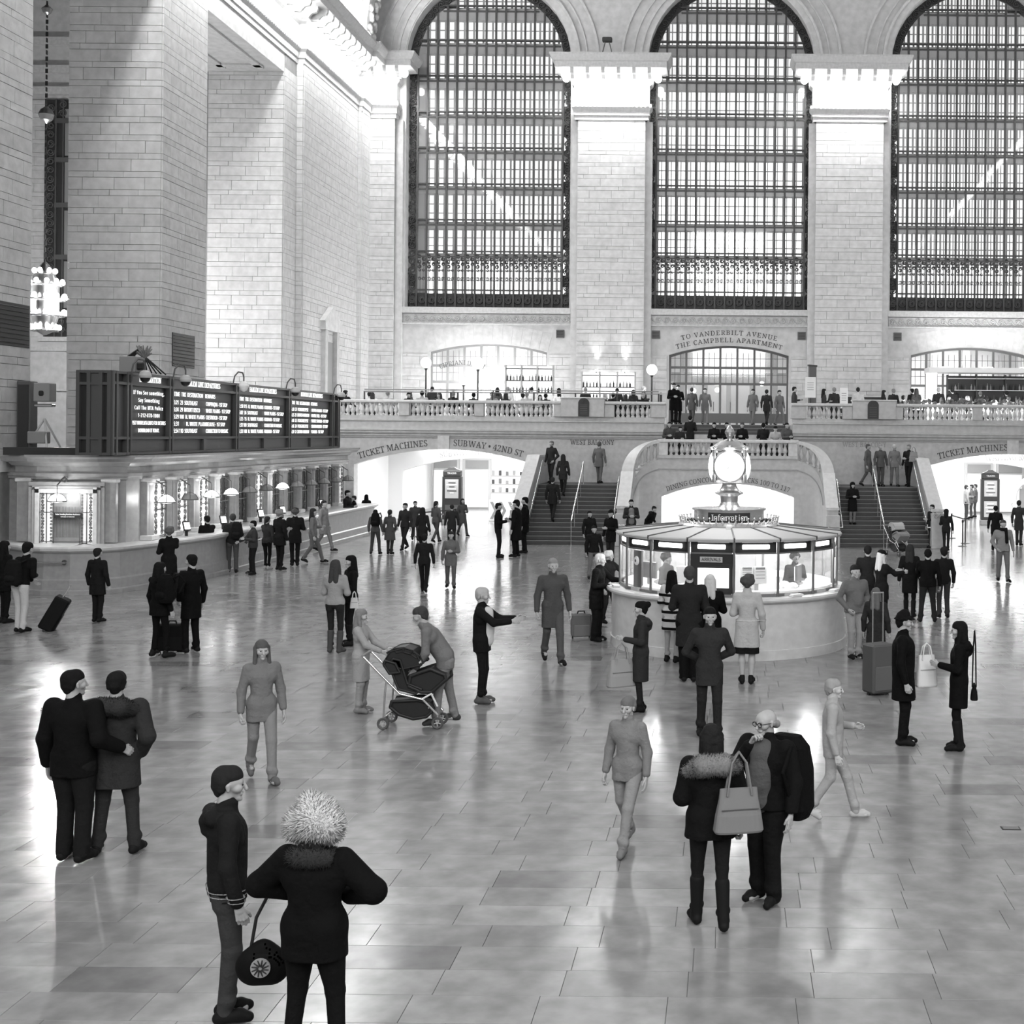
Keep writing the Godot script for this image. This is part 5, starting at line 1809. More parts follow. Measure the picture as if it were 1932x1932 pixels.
	var wb := thing("white_display", "big white rounded display ring at the right edge inside the right passage", "display", V(14.0, 0, 62.0))
	var m := MB.new()
	for k in 24:
		var a := TAU * k / 24.0
		var b := TAU * (k + 1) / 24.0
		m.tube(Vector3(cos(a) * 0.75, 1.3 + sin(a) * 0.85, 0), Vector3(cos(b) * 0.75, 1.3 + sin(b) * 0.85, 0), 0.14, 0.14, 8, false)
	part("ring", m, "paint_white", wb)
	part("plinth", box_mesh(Vector3(1.5, 0.5, 0.6), 0.05), "paint_white", wb, Vector3(0, 0.25, 0))
	part("seat_panel", box_mesh(Vector3(1.1, 0.9, 0.05), 0.02), "mid_grey", wb, Vector3(0.1, 1.3, -0.1))

# ---------- loose things on the floor ----------
func post_rope(label: String, pts: Array, label2: String):
	for k in pts.size():
		var t := thing("rope_post", label % ["nearest", "middle", "farthest"][k], "post", pts[k])
		var m := MB.new()
		m.lathe(Vector3.ZERO, [Vector2(0.17, 0), Vector2(0.17, 0.015), Vector2(0.04, 0.03), Vector2(0.025, 0.05), Vector2(0.025, 0.96), Vector2(0.035, 0.97), Vector2(0.035, 1.0), Vector2(0, 1.01)], 14)
		part("pole", m, "iron_light", t)
		part("belt_cassette", box_mesh(Vector3(0.07, 0.08, 0.07), 0.01), "iron", t, Vector3(0, 0.93, 0))
	var r := thing("belt_barrier", label2, "barrier", pts[0])
	for k in pts.size() - 1:
		var a: Vector3 = pts[k] - pts[0]
		var b: Vector3 = pts[k + 1] - pts[0]
		var d := (b - a)
		part("belt", box_mesh(Vector3(0.012, 0.05, snappedf(d.length(), 0.01))), "iron", r, (a + b) * 0.5 + Vector3.UP * 0.93, Basis.looking_at(d.normalized()))

func stroller(label: String, at: Vector3, turn: float, dark: bool):
	var t := thing("stroller", label, "stroller", at, turn)
	var fab := "black" if dark else "pale_grey"
	var W := MB.new()
	W.lathe(Vector3.ZERO, [Vector2(0.05, -0.02), Vector2(0.075, -0.025), Vector2(0.085, -0.012), Vector2(0.085, 0.012), Vector2(0.075, 0.025), Vector2(0.05, 0.02), Vector2(0.05, -0.02)], 18)
	var hub := MB.new()
	for k in 5:
		var a := TAU * k / 5.0
		hub.tube(Vector3.ZERO, Vector3(sin(a) * 0.055, 0, cos(a) * 0.055), 0.01, 0.012, 5)
	hub.tube(Vector3(0, -0.03, 0), Vector3(0, 0.03, 0), 0.018, 0.018, 8)
	for p in [[-0.42, 0.24], [-0.42, -0.24], [0.32, 0.16], [0.32, -0.16]]:
		var w := part("wheel", W, "iron_light", t, Vector3(p[0], 0.087, p[1]), Basis(Vector3.RIGHT, PI / 2))
		part("hub", hub, "pale_grey", w)
	for s in [-1.0, 1.0]:
		var m := MB.new()
		m.pipe([Vector3(-0.72, 1.02, s * 0.22), Vector3(-0.2, 0.5, s * 0.22), Vector3(0.12, 0.42, s * 0.2), Vector3(0.32, 0.2, s * 0.16), Vector3(0.32, 0.1, s * 0.16)], 0.017)
		part("frame_tube", m, "chrome", t)
		m = MB.new()
		m.pipe([Vector3(-0.42, 0.1, s * 0.24), Vector3(-0.4, 0.5, s * 0.23), Vector3(-0.38, 0.68, s * 0.23)], 0.014)
		part("rear_leg", m, "chrome", t)
	var m := MB.new()
	m.tube(Vector3(-0.72, 1.02, -0.24), Vector3(-0.72, 1.02, 0.24), 0.02, 0.02, 8)
	part("handle", m, "mid_grey", t)
	m = MB.new()
	m.tube(Vector3(-0.42, 0.16, -0.24), Vector3(-0.42, 0.16, 0.24), 0.014, 0.014, 6)
	m.tube(Vector3(0.2, 0.3, -0.18), Vector3(0.2, 0.3, 0.18), 0.014, 0.014, 6)
	part("axle", m, "chrome", t)
	var Sd := func(called: String, pts: Array, half: float, mt: String, r: float):
		var poly := PackedVector2Array()
		for q in pts:
			poly.push_back(Vector2(q[0], q[1]))
		var sm := MB.new()
		sm.prism(poly, -half, half)
		for i in poly.size():
			var p0 := poly[i]
			var p1 := poly[(i + 1) % poly.size()]
			for z in [-half, half]:
				sm.tube(Vector3(p0.x, p0.y, z), Vector3(p1.x, p1.y, z), r, r, 6, false)
				sm.ball(Vector3(p0.x, p0.y, z), r, 6, 4)
		part(called, sm, mt, t)
	Sd.call("seat", [[-0.3, 0.98], [-0.36, 0.9], [-0.22, 0.56], [0.02, 0.5], [0.1, 0.56], [-0.1, 0.64], [-0.2, 0.96]], 0.19, "black", 0.02)
	Sd.call("footmuff", [[-0.08, 0.6], [0.1, 0.52], [0.24, 0.52], [0.44, 0.7], [0.42, 0.76], [0.22, 0.84], [0.1, 0.8], [-0.06, 0.74]], 0.18, "black" if dark else "mid_grey", 0.03)
	Sd.call("side_wing", [[-0.34, 0.78], [-0.42, 0.9], [-0.4, 0.96], [-0.26, 0.92], [-0.2, 0.8]], 0.22, "black", 0.02)
	for k in 5:
		var a0 := 0.15 + k * 0.44
		var a1 := 0.15 + (k + 1) * 0.44
		Sd.call("canopy_panel", [[-0.18 + cos(a0) * 0.3, 0.88 + sin(a0) * 0.26], [-0.18 + cos(a1) * 0.3, 0.88 + sin(a1) * 0.26], [-0.18 + cos(a1) * 0.24, 0.88 + sin(a1) * 0.2], [-0.18 + cos(a0) * 0.24, 0.88 + sin(a0) * 0.2]], 0.2 - 0.012 * absf(k - 2.0), fab, 0.012)
	Sd.call("canopy_side", [[0.1, 0.9], [0.02, 1.06], [-0.16, 1.13], [-0.34, 1.08], [-0.44, 0.92], [-0.18, 0.84]], 0.19, fab, 0.012)
	m = MB.new()
	m.pipe([Vector3(0.08, 0.93, -0.2), Vector3(0.06, 1.0, -0.1), Vector3(0.06, 1.0, 0.1), Vector3(0.08, 0.93, 0.2)], 0.018)
	part("canopy_edge", m, "paint_white", t)
	Sd.call("basket", [[-0.32, 0.38], [-0.34, 0.3], [-0.22, 0.2], [-0.02, 0.14], [0.16, 0.17], [0.26, 0.26], [0.2, 0.36], [0.05, 0.4]], 0.16, "black", 0.025)
	m = MB.new()
	m.pipe([Vector3(0.1, 0.42, -0.2), Vector3(0.24, 0.5, -0.2), Vector3(0.32, 0.32, -0.17)], 0.014)
	m.pipe([Vector3(0.1, 0.42, 0.2), Vector3(0.24, 0.5, 0.2), Vector3(0.32, 0.32, 0.17)], 0.014)
	part("front_fork", m, "paint_white", t)

# a soft-edged bag lofted through rounded rectangles: rows of [y, half width, half depth]
func loft_bag(rows: Array, seg := 20) -> MB:
	var m := MB.new()
	var ring := func(r: Array, k: int) -> Vector3:
		var a := TAU * k / seg
		var c := cos(a)
		var s := sin(a)
		return Vector3(signf(c) * pow(absf(c), 0.45) * r[1], r[0], signf(s) * pow(absf(s), 0.55) * r[2])
	for j in rows.size() - 1:
		for k in seg:
			m.quad(ring.call(rows[j], k + 1), ring.call(rows[j], k), ring.call(rows[j + 1], k), ring.call(rows[j + 1], k + 1))
	return m

func tote(label: String, at: Vector3, size: Vector3, turn: float, tn: float, strap := 0.3, called := "handbag"):
	var t := thing(called, label, "bag", at, turn)
	var h := size * 0.5
	part("bag_body", loft_bag([[-h.y, 0.001, 0.001], [-h.y, h.x * 0.95, h.z * 0.9], [-h.y * 0.9, h.x, h.z], [-h.y * 0.2, h.x * 0.92, h.z * 0.85], [h.y * 0.5, h.x * 0.8, h.z * 0.5], [h.y, h.x * 0.76, h.z * 0.25], [h.y * 0.9, h.x * 0.7, h.z * 0.15], [h.y * 0.5, 0.001, 0.001]]), tone(tn, 0.7), t)
	var sm := MB.new()
	for s in [-1.0, 1.0]:
		sm.box(Vector3(0, h.y * 0.1, s * h.z * 0.78), Vector3(h.x * 1.5, 0.008, 0.006))
	part("seam", sm, tone(tn * 0.5, 0.7), t)
	for s in [-1.0, 1.0]:
		var m := MB.new()
		m.pipe([Vector3(-h.x * 0.5, h.y * 0.7, s * h.z * 0.5), Vector3(-h.x * 0.3, h.y + strap * 0.7, s * h.z * 0.3), Vector3(0, h.y + strap, 0), Vector3(h.x * 0.3, h.y + strap * 0.7, s * h.z * 0.3), Vector3(h.x * 0.5, h.y * 0.7, s * h.z * 0.5)], 0.01, 5)
		part("strap", m, tone(tn, 0.7), t)
	return t

func backpack(label: String, at: Vector3, turn: float, tn: float, k := 1.0):
	var t := thing("backpack", label, "backpack", at, turn)
	part("pack", loft_bag([[-0.27 * k, 0.001, 0.001], [-0.27 * k, 0.14 * k, 0.09 * k], [-0.2 * k, 0.17 * k, 0.12 * k], [0.05 * k, 0.165 * k, 0.115 * k], [0.2 * k, 0.14 * k, 0.09 * k], [0.27 * k, 0.09 * k, 0.05 * k], [0.28 * k, 0.001, 0.001]]), tone(tn), t)
	part("pocket", nm([[Vector3(-0.06, -0.12, -0.1) * k, Vector3(0.06, -0.12, -0.1) * k, 0.07 * k, 0.07 * k]], 0.014, 0.03), tone(tn * 1.2), t)
	for s in [-1.0, 1.0]:
		var m := MB.new()
		m.pipe([Vector3(s * 0.1, 0.2, 0.08) * k, Vector3(s * 0.13, 0.24, 0.2) * k, Vector3(s * 0.14, 0.1, 0.32) * k, Vector3(s * 0.13, -0.1, 0.2) * k], 0.02, 5)
		part("strap", m, tone(tn), t)

func case_(label: String, called: String, at: Vector3, size: Vector3, turn: float, tn: float, handle: float, tilt := 0.0):
	var t := thing(called, label, "suitcase", at, turn)
	var b := Basis(Vector3.RIGHT, tilt)
	part("shell", box_mesh(size, 0.03), tone(tn, 0.6), t, b * Vector3(0, size.y * 0.5 + 0.04, 0), b)
	part("front_pocket", box_mesh(Vector3(size.x * 0.8, size.y * 0.5, 0.03), 0.012), tone(tn * 1.3, 0.6), t, b * Vector3(0, size.y * 0.36, size.z * 0.5), b)
	for s in [-1.0, 1.0]:
		var m := MB.new()
		m.tube(Vector3(s * size.x * 0.4, 0.03, 0), Vector3(s * size.x * 0.46, 0.03, 0), 0.03, 0.03, 10)
		part("wheel", m, "black", t, Vector3.ZERO, b)
	if handle > 0.0:
		var m := MB.new()
		m.pipe([Vector3(-0.1, size.y, -0.02), Vector3(-0.1, size.y + handle, -0.02), Vector3(0.1, size.y + handle, -0.02), Vector3(0.1, size.y, -0.02)], 0.011)
		part("pull_handle", m, "chrome", t, Vector3.ZERO, b)
	else:
		var m := MB.new()
		m.pipe([Vector3(-0.08, size.y + 0.03, 0), Vector3(-0.06, size.y + 0.09, 0), Vector3(0.06, size.y + 0.09, 0), Vector3(0.08, size.y + 0.03, 0)], 0.014)
		part("grip", m, "black", t, Vector3.ZERO, b)

func build_props():
	post_rope("%s dark belt post right of the right staircase", [V(8.9, 0, 50.6), V(9.25, 0, 52.0), V(9.15, 0, 54.6)], "dark belt strung between three posts right of the right staircase")
	post_rope("%s dark belt post before the left passage arch", [V(-12.4, 0, 53.0), V(-11.3, 0, 55.6)], "dark belt strung between two posts before the left passage arch")
	stroller("dark baby stroller with bright metal frame standing alone in the open floor", V(-4.35, 0, 18.85), 0.0, true)
	stroller("pale folded baby stroller at the foot of the right stairs", V(5.95, 0, 46.5), -1.2, false)
	var dr := structure("door_4", "narrow doorway with carved posts in the south wall above the office")
	slab("door_leaf", dr, -18.72, -18.62, 4.6, 8.3, 61.6, 62.9, "mid_grey")
	for z in [61.35, 63.15]:
		slab("door_post", dr, -18.7, -18.45, 4.6, 8.8, z - 0.18, z + 0.18, "limestone4")
	slab("lintel", dr, -18.7, -18.4, 8.8, 9.2, 61.0, 63.5, "limestone3")
	var m := MB.new()
	m.prism(PackedVector2Array([Vector2(-1.4, 9.2), Vector2(1.4, 9.2), Vector2(0, 9.95)]), -0.2, 0.2, Transform3D(Basis(Vector3.UP, PI / 2), V(-18.6, 0, 62.25)))
	part("pediment", m, "limestone3", dr)
	var cc := thing("bracket_camera", "small dark camera on a bracket above the left pilaster cornice", "camera", V(-6.35, 23.36, 68.3))
	m = MB.new()
	m.tube(Vector3(-0.3, 0, 0), Vector3(-0.1, 0.8, 0), 0.03, 0.03, 6)
	m.tube(Vector3(0.3, 0, 0), Vector3(0.1, 0.8, 0), 0.03, 0.03, 6)
	part("stand", m, "iron_light", cc)
	part("camera_body", box_mesh(Vector3(0.5, 0.24, 0.3), 0.04), "iron", cc, Vector3(0, 0.9, 0))

# ---------- people: a smooth field of tapered limbs, meshed as surface nets ----------
# bone: [a, b, radius at a, radius at b, flattening in z]
func net(bones: Array, c: float, k: float, ylo := -1e9) -> Array:
	var lo := Vector3(1e9, 1e9, 1e9)
	var hi := -lo
	for b in bones:
		var r: float = maxf(b[2], b[3]) + c * 2.0
		for p in [b[0], b[1]]:
			lo = lo.min(p - Vector3.ONE * r)
			hi = hi.max(p + Vector3.ONE * r)
	if ylo > -1e8:
		lo.y = maxf(lo.y, ylo - c * 1.5)
	var nx := int((hi.x - lo.x) / c) + 2
	var ny := int((hi.y - lo.y) / c) + 2
	var nz := int((hi.z - lo.z) / c) + 2
	var f := PackedFloat32Array()
	f.resize(nx * ny * nz)
	f.fill(1.0)
	for b in bones:
		var a: Vector3 = b[0]
		var e: Vector3 = b[1]
		var ra: float = b[2]
		var rb: float = b[3]
		var kz: float = b[4] if b.size() > 4 else 1.0
		var rm := maxf(ra, rb) + k + c
		var p0 := ((a.min(e) - Vector3.ONE * rm) - lo) / c
		var p1 := ((a.max(e) + Vector3.ONE * rm) - lo) / c
		var x0 := maxi(0, int(p0.x))
		var x1 := mini(nx - 1, int(p1.x) + 1)
		var y0 := maxi(0, int(p0.y))
		var y1 := mini(ny - 1, int(p1.y) + 1)
		var z0 := maxi(0, int(p0.z))
		var z1 := mini(nz - 1, int(p1.z) + 1)
		var bx := e.x - a.x
		var by := e.y - a.y
		var bz := (e.z - a.z) * kz
		var il := 1.0 / maxf(bx * bx + by * by + bz * bz, 1e-9)
		var dr := rb - ra
		var ik := 0.25 / k
		for iz in range(z0, z1 + 1):
			var dz := (lo.z + iz * c - a.z) * kz
			for iy in range(y0, y1 + 1):
				var dy := lo.y + iy * c - a.y
				var base := dy * by + dz * bz
				var i := (iz * ny + iy) * nx + x0
				for ix in range(x0, x1 + 1):
					var dx := lo.x + ix * c - a.x
					var t := clampf((dx * bx + base) * il, 0.0, 1.0)
					var ex := dx - t * bx
					var ey := dy - t * by
					var ez := dz - t * bz
					var d := sqrt(ex * ex + ey * ey + ez * ez) - ra - t * dr
					var o := f[i]
					var h := k - absf(d - o)
					f[i] = (d if d < o else o) - (h * h * ik if h > 0.0 else 0.0)
					i += 1
	if ylo > -1e8:
		for iy in ny:
			var q := ylo - (lo.y + iy * c)
			if q < -2.0 * c:
				break
			for iz in nz:
				var i := (iz * ny + iy) * nx
				for ix in nx:
					if f[i + ix] < q:
						f[i + ix] = q
	var v := PackedVector3Array()
	var n := PackedVector3Array()
	var ids := PackedInt32Array()
	ids.resize(nx * ny * nz)
	ids.fill(-1)
	var sy := nx
	var sz := nx * ny
	var far := c * 1.8
	for iz in nz - 1:
		for iy in ny - 1:
			var i := (iz * ny + iy) * nx - 1
			for ix in nx - 1:
				i += 1
				var f0 := f[i]
				if f0 > far or f0 < -far:
					continue
				var f1 := f[i + 1]
				var f2 := f[i + sy]
				var f3 := f[i + sy + 1]
				var f4 := f[i + sz]
				var f5 := f[i + sz + 1]
				var f6 := f[i + sz + sy]
				var f7 := f[i + sz + sy + 1]
				var neg := int(f0 < 0) + int(f1 < 0) + int(f2 < 0) + int(f3 < 0) + int(f4 < 0) + int(f5 < 0) + int(f6 < 0) + int(f7 < 0)
				if neg == 0 or neg == 8:
					continue
				var g := Vector3(f1 + f3 + f5 + f7 - f0 - f2 - f4 - f6, f2 + f3 + f6 + f7 - f0 - f1 - f4 - f5, f4 + f5 + f6 + f7 - f0 - f1 - f2 - f3) * 0.25
				var m := (f0 + f1 + f2 + f3 + f4 + f5 + f6 + f7) * 0.125
				var off := (g * (-m / maxf(g.length_squared(), 1e-9))).clamp(Vector3.ONE * -0.5, Vector3.ONE * 0.5)
				ids[i] = v.size()
				v.push_back(lo + (Vector3(ix + 0.5, iy + 0.5, iz + 0.5) + off) * c)
				n.push_back(g.normalized())
	var idx := PackedInt32Array()
	for iz in range(1, nz - 1):
		for iy in range(1, ny - 1):
			var i := (iz * ny + iy) * nx
			for ix in range(1, nx - 1):
				i += 1
				if ids[i] < 0 and ids[i - 1] < 0:
					if ids[i - sy - sz] < 0:
						continue
				var s0 := f[i] < 0
				if s0 != (f[i + 1] < 0):
					quad_ids(idx, ids[i], ids[i - sy], ids[i - sy - sz], ids[i - sz], s0)
				if s0 != (f[i + sy] < 0):
					quad_ids(idx, ids[i], ids[i - sz], ids[i - 1 - sz], ids[i - 1], s0)
				if s0 != (f[i + sz] < 0):
					quad_ids(idx, ids[i], ids[i - 1], ids[i - 1 - sy], ids[i - sy], s0)
	return [v, n, idx]

func quad_ids(idx: PackedInt32Array, a: int, b: int, d: int, e: int, inside: bool):
	if a < 0 or b < 0 or d < 0 or e < 0:
		return
	if inside:
		idx.append_array(PackedInt32Array([a, d, b, a, e, d]))
	else:
		idx.append_array(PackedInt32Array([a, b, d, a, d, e]))

func joined_mesh(list: Array) -> ArrayMesh:   # list of [net arrays, transform, mirrored]
	var v := PackedVector3Array()
	var n := PackedVector3Array()
	var ix := PackedInt32Array()
	for q in list:
		var off := v.size()
		var xf: Transform3D = q[1]
		v.append_array(xf * (q[0][0] as PackedVector3Array))
		var rot := Transform3D(xf.basis.orthonormalized() if not q[2] else xf.basis, Vector3.ZERO)
		n.append_array(rot * (q[0][1] as PackedVector3Array))
		var s: PackedInt32Array = q[0][2]
		for t in range(0, s.size(), 3):
			ix.push_back(s[t] + off)
			ix.push_back(s[t + (2 if q[2] else 1)] + off)
			ix.push_back(s[t + (1 if q[2] else 2)] + off)
	var m := ArrayMesh.new()
	var a := []
	a.resize(Mesh.ARRAY_MAX)
	a[Mesh.ARRAY_VERTEX] = v
	a[Mesh.ARRAY_NORMAL] = n
	a[Mesh.ARRAY_INDEX] = ix
	m.add_surface_from_arrays(Mesh.PRIMITIVE_TRIANGLES, a)
	return m

func nm(bones: Array, c: float, k: float, ylo := -1e9) -> ArrayMesh:
	return joined_mesh([[net(bones, c, k, ylo), Transform3D.IDENTITY, false]])

func head_net(c: float, fem: bool) -> Array:
	var key := "head%.4f%s" % [c, fem]
	if not cache.has(key):
		var w := 0.94 if fem else 1.0
		var b := [
			[Vector3(0, 0.032, -0.028), Vector3(0, 0.03, 0.018), 0.08 * w, 0.076 * w], [Vector3(0, -0.02, 0.03), Vector3(0, -0.082, 0.052), 0.056 * w, 0.03],
			[Vector3(-0.034, -0.015, 0.055), Vector3(0.034, -0.015, 0.055), 0.036, 0.036], [Vector3(0, 0.012, 0.096), Vector3(0, -0.03, 0.112), 0.009, 0.014],
			[Vector3(-0.034, 0.026, 0.073), Vector3(0.034, 0.026, 0.073), 0.016, 0.016], [Vector3(-0.018, -0.06, 0.082), Vector3(0.018, -0.06, 0.082), 0.01, 0.01],
			[Vector3(0, -0.098, 0.066), Vector3(0, -0.098, 0.07), 0.016, 0.016], [Vector3(0.077 * w, 0.012, -0.004), Vector3(0.077 * w, -0.02, 0.0), 0.017, 0.011],
			[Vector3(-0.077 * w, 0.012, -0.004), Vector3(-0.077 * w, -0.02, 0.0), 0.017, 0.011], [Vector3(0, -0.05, -0.018), Vector3(0, -0.17, -0.03), 0.056 * w, 0.058 * w]]
		cache[key] = net(b, c, 0.012 if c < 0.008 else 0.02)
	return cache[key]

func hand_net(c: float, fist: bool) -> Array:
	var key := "hand%.4f%s" % [c, fist]
	if not cache.has(key):
		var b := []
		var curl := 1.0 if fist else 0.35
		for k in 4:
			var x := 0.03 - k * 0.02
			var root := Vector3(x, -0.085 + 0.006 * absf(k - 1.0), 0)
			b.push_back([Vector3(x * 0.6, -0.005, 0), root, 0.015, 0.0115])
			var p := root
			var ang := curl * 0.5
			var ln: float = [0.04, 0.044, 0.041, 0.033][k]
			for j in 3:
				var q: Vector3 = p + Vector3(0, -cos(ang), sin(ang)) * ln * [1.0, 0.68, 0.52][j]
				b.push_back([p, q, 0.0098 - j * 0.0008, 0.0092 - j * 0.0008])
				p = q
				ang += curl * 1.15
		b.push_back([Vector3(0.022, -0.02, 0.004), Vector3(0.046, -0.052, 0.016), 0.015, 0.012])
		b.push_back([Vector3(0.046, -0.052, 0.016), Vector3(0.05, -0.085, 0.024 + curl * 0.012), 0.0112, 0.0095])
		b.push_back([Vector3(0, 0.03, 0), Vector3(0, -0.02, 0), 0.026, 0.027, 1.3])
		cache[key] = net(b, c, 0.006 if c < 0.006 else 0.01)
	return cache[key]

func arm_pose(kind, sg: float, S: Vector3) -> Array:
	if kind is Array:
		return kind
	match kind:
		"pocket": return [S + Vector3(sg * 0.1, -0.27, -0.07), Vector3(sg * 0.2, 0.96, 0.09)]
		"hold": return [S + Vector3(sg * 0.06, -0.28, 0.02), Vector3(sg * 0.05, 1.17, 0.27)]
		"phone": return [S + Vector3(sg * 0.09, -0.24, 0.16), Vector3(sg * 0.11, 1.55, 0.1)]
		"chin": return [S + Vector3(sg * 0.08, -0.26, 0.13), Vector3(sg * 0.06, 1.46, 0.17)]
		"reach": return [S + Vector3(sg * 0.03, -0.16, 0.23), S + Vector3(sg * 0.0, -0.14, 0.48)]
		"low_reach": return [S + Vector3(sg * 0.03, -0.24, 0.17), S + Vector3(-sg * 0.02, -0.34, 0.4)]
		"akimbo": return [S + Vector3(sg * 0.22, -0.2, 0.02), Vector3(sg * 0.16, 1.12, 0.2)]
		"across": return [S + Vector3(sg * 0.25, -0.09, -0.05), S + Vector3(sg * 0.48, -0.04, -0.1)]
		"back": return [S + Vector3(sg * 0.12, -0.27, -0.1), Vector3(sg * 0.05, 1.0, -0.2)]
	return [S + Vector3(sg * 0.07, -0.29, -0.02), S + Vector3(sg * 0.09, -0.54, 0.05)]

func person(d: Dictionary) -> Node3D:
	var Z: float = d.p.y
	var hs: float = d.get("h", 1.72) / 1.75
	var wd: float = d.get("w", 1.0)
	var fem: bool = d.get("fem", false)
	var pxm := Z / 2523.0
	var cc: float = clampf(1.35 * pxm, 0.011, 0.03)
	var cb: float = clampf(2.2 * pxm, 0.015, 0.04)
	var ch: float = clampf(0.9 * pxm, 0.0045, 0.016)
	var lean: float = d.get("lean", 0.0)
	var seated: bool = d.get("legs", "stand") == "sit"
	var hy := 0.93 if not seated else 0.5
	var o := thing("person", d.l, "person", V(d.p.x, d.get("y", 0.0), Z), deg_to_rad(d.f), d.get("g", ""))
	var dy := hy - 0.93
	var T := func(p: Vector3) -> Vector3:
		var q := p + Vector3(0, dy, 0)
		var y := q.y - hy
		return Vector3(q.x, hy + y * cos(lean) - q.z * sin(lean), q.z * cos(lean) + y * sin(lean)) * hs
	# legs
	var legs: Array = {"stand": [[0.1, 0.02, 0.0], [-0.1, -0.02, 0.0]], "apart": [[0.17, 0.0, 0.0], [-0.17, 0.02, 0.0]], "close": [[0.07, 0.01, 0.0], [-0.07, -0.01, 0.0]], "walk": [[0.08, 0.3, 0.0], [-0.08, -0.28, 0.07]], "step": [[0.1, 0.14, 0.0], [-0.1, -0.12, 0.02]], "sit": [[0.12, 0.42, 0.0], [-0.12, 0.42, 0.0]]}[d.get("legs", "stand")]
	var hipw := 0.095 * (1.04 if fem else 1.0)
	var K := []
	for s in 2:
		var L: Array = legs[s]
		var sg := 1.0 if s == 0 else -1.0
		var hip := Vector3(sg * hipw, hy - 0.03, 0) * hs
		var ank := Vector3(L[0], 0.085 + L[2], L[1]) * hs
		var knee := (hip + ank) * 0.5 + Vector3(0, 0.02, 0.035 + (0.08 if L[2] > 0.03 else 0.0)) * hs
		if seated:
			knee = Vector3(sg * 0.12, 0.5, 0.42) * hs
		K.push_back([hip, knee, ank])
	# arms
	var A := []
	var shw := (0.17 if fem else 0.19) * (0.5 + 0.5 * wd)
	for s in 2:
		var sg := 1.0 if s == 0 else -1.0
		var S := Vector3(sg * shw, 1.42, 0)
		var q := arm_pose(d.get("la" if s == 0 else "ra", "down"), sg, S)
		A.push_back([T.call(S), T.call(q[0]), T.call(q[1])])
	var neck: Vector3 = T.call(Vector3(0, 1.47, -0.01))
	var hd: Array = d.get("head", [0.0, 0.0])
	var hb := Basis(Vector3.UP, deg_to_rad(hd[0])) * Basis(Vector3.RIGHT, deg_to_rad(hd[1]) + lean * 0.45)
	var hc: Vector3 = T.call(Vector3(0, 1.5, -0.01)) + hb * Vector3(0, 0.135, 0.02) * hs
	var HX := Transform3D(hb.scaled(Vector3.ONE * hs), hc)
	# body: one surface from crown to toes
	var skin_bones := [[T.call(Vector3(0, 0.98, 0)), T.call(Vector3(0, 1.32, 0)), 0.1 * hs, 0.105 * hs, 1.2], [T.call(Vector3(-shw * 0.8, 1.4, 0)), T.call(Vector3(shw * 0.8, 1.4, 0)), 0.06 * hs, 0.06 * hs], [T.call(Vector3(0, 1.36, -0.01)), HX * Vector3(0, -0.11, -0.02), 0.06 * hs, 0.05 * hs], [T.call(Vector3(-0.06, 0.94, 0)), T.call(Vector3(0.06, 0.94, 0)), 0.1 * hs, 0.1 * hs, 1.1]]
	var bare: bool = d.get("pants", [0.03, "pants"])[1] == "skirt"
	var lg := hs if bare else hs * 0.72
	for s in 2:
		skin_bones.push_back([A[s][0], A[s][1], 0.046 * hs, 0.037 * hs])
		skin_bones.push_back([A[s][1], A[s][2], 0.037 * hs, 0.025 * hs])
		skin_bones.push_back([K[s][0], K[s][1], 0.076 * lg, 0.053 * lg])
		skin_bones.push_back([K[s][1], K[s][1].lerp(K[s][2], 0.35), 0.053 * lg, 0.054 * lg])
		skin_bones.push_back([K[s][1].lerp(K[s][2], 0.35), K[s][2], 0.054 * lg, 0.034 * lg])
		skin_bones.push_back([K[s][2] + Vector3(0, -0.035, 0), K[s][2] + Vector3(0, -0.045, 0.12) * hs, 0.035 * hs, 0.028 * hs])
	var list := [[net(skin_bones, cb * (0.6 if bare else 1.0), 0.03), Transform3D.IDENTITY, false], [head_net(ch, fem), HX, false]]
	for s in 2:
		var sg := 1.0 if s == 0 else -1.0
		var dir: Vector3 = (A[s][2] - A[s][1]).normalized()
		var palm := Vector3(-sg, 0, 0.15)
		palm = (palm - dir * palm.dot(dir)).normalized()
		var hbm := Basis((-dir).cross(palm), -dir, palm)
		if s == 1:
			hbm = Basis(-hbm.x, hbm.y, hbm.z)
		list.push_back([hand_net(clampf(pxm * 0.75, 0.004, 0.012), d.get("fist", s == 1)), Transform3D(hbm.scaled(Vector3.ONE * hs), A[s][2] + dir * 0.02), s == 1])
	part("body", joined_mesh(list), d.get("skin", "skin"), o)
	# trousers or skirt
	var pants: Array = d.get("pants", [0.03, "pants"])
	var wide: float = {"pants": 1.0, "skinny": 0.84, "wide": 1.15, "skirt": 0.9}[pants[1]]
	var pb := [[T.call(Vector3(-0.055, 0.95, -0.01)), T.call(Vector3(0.055, 0.95, -0.01)), 0.112 * hs * wd, 0.112 * hs * wd, 1.15]]
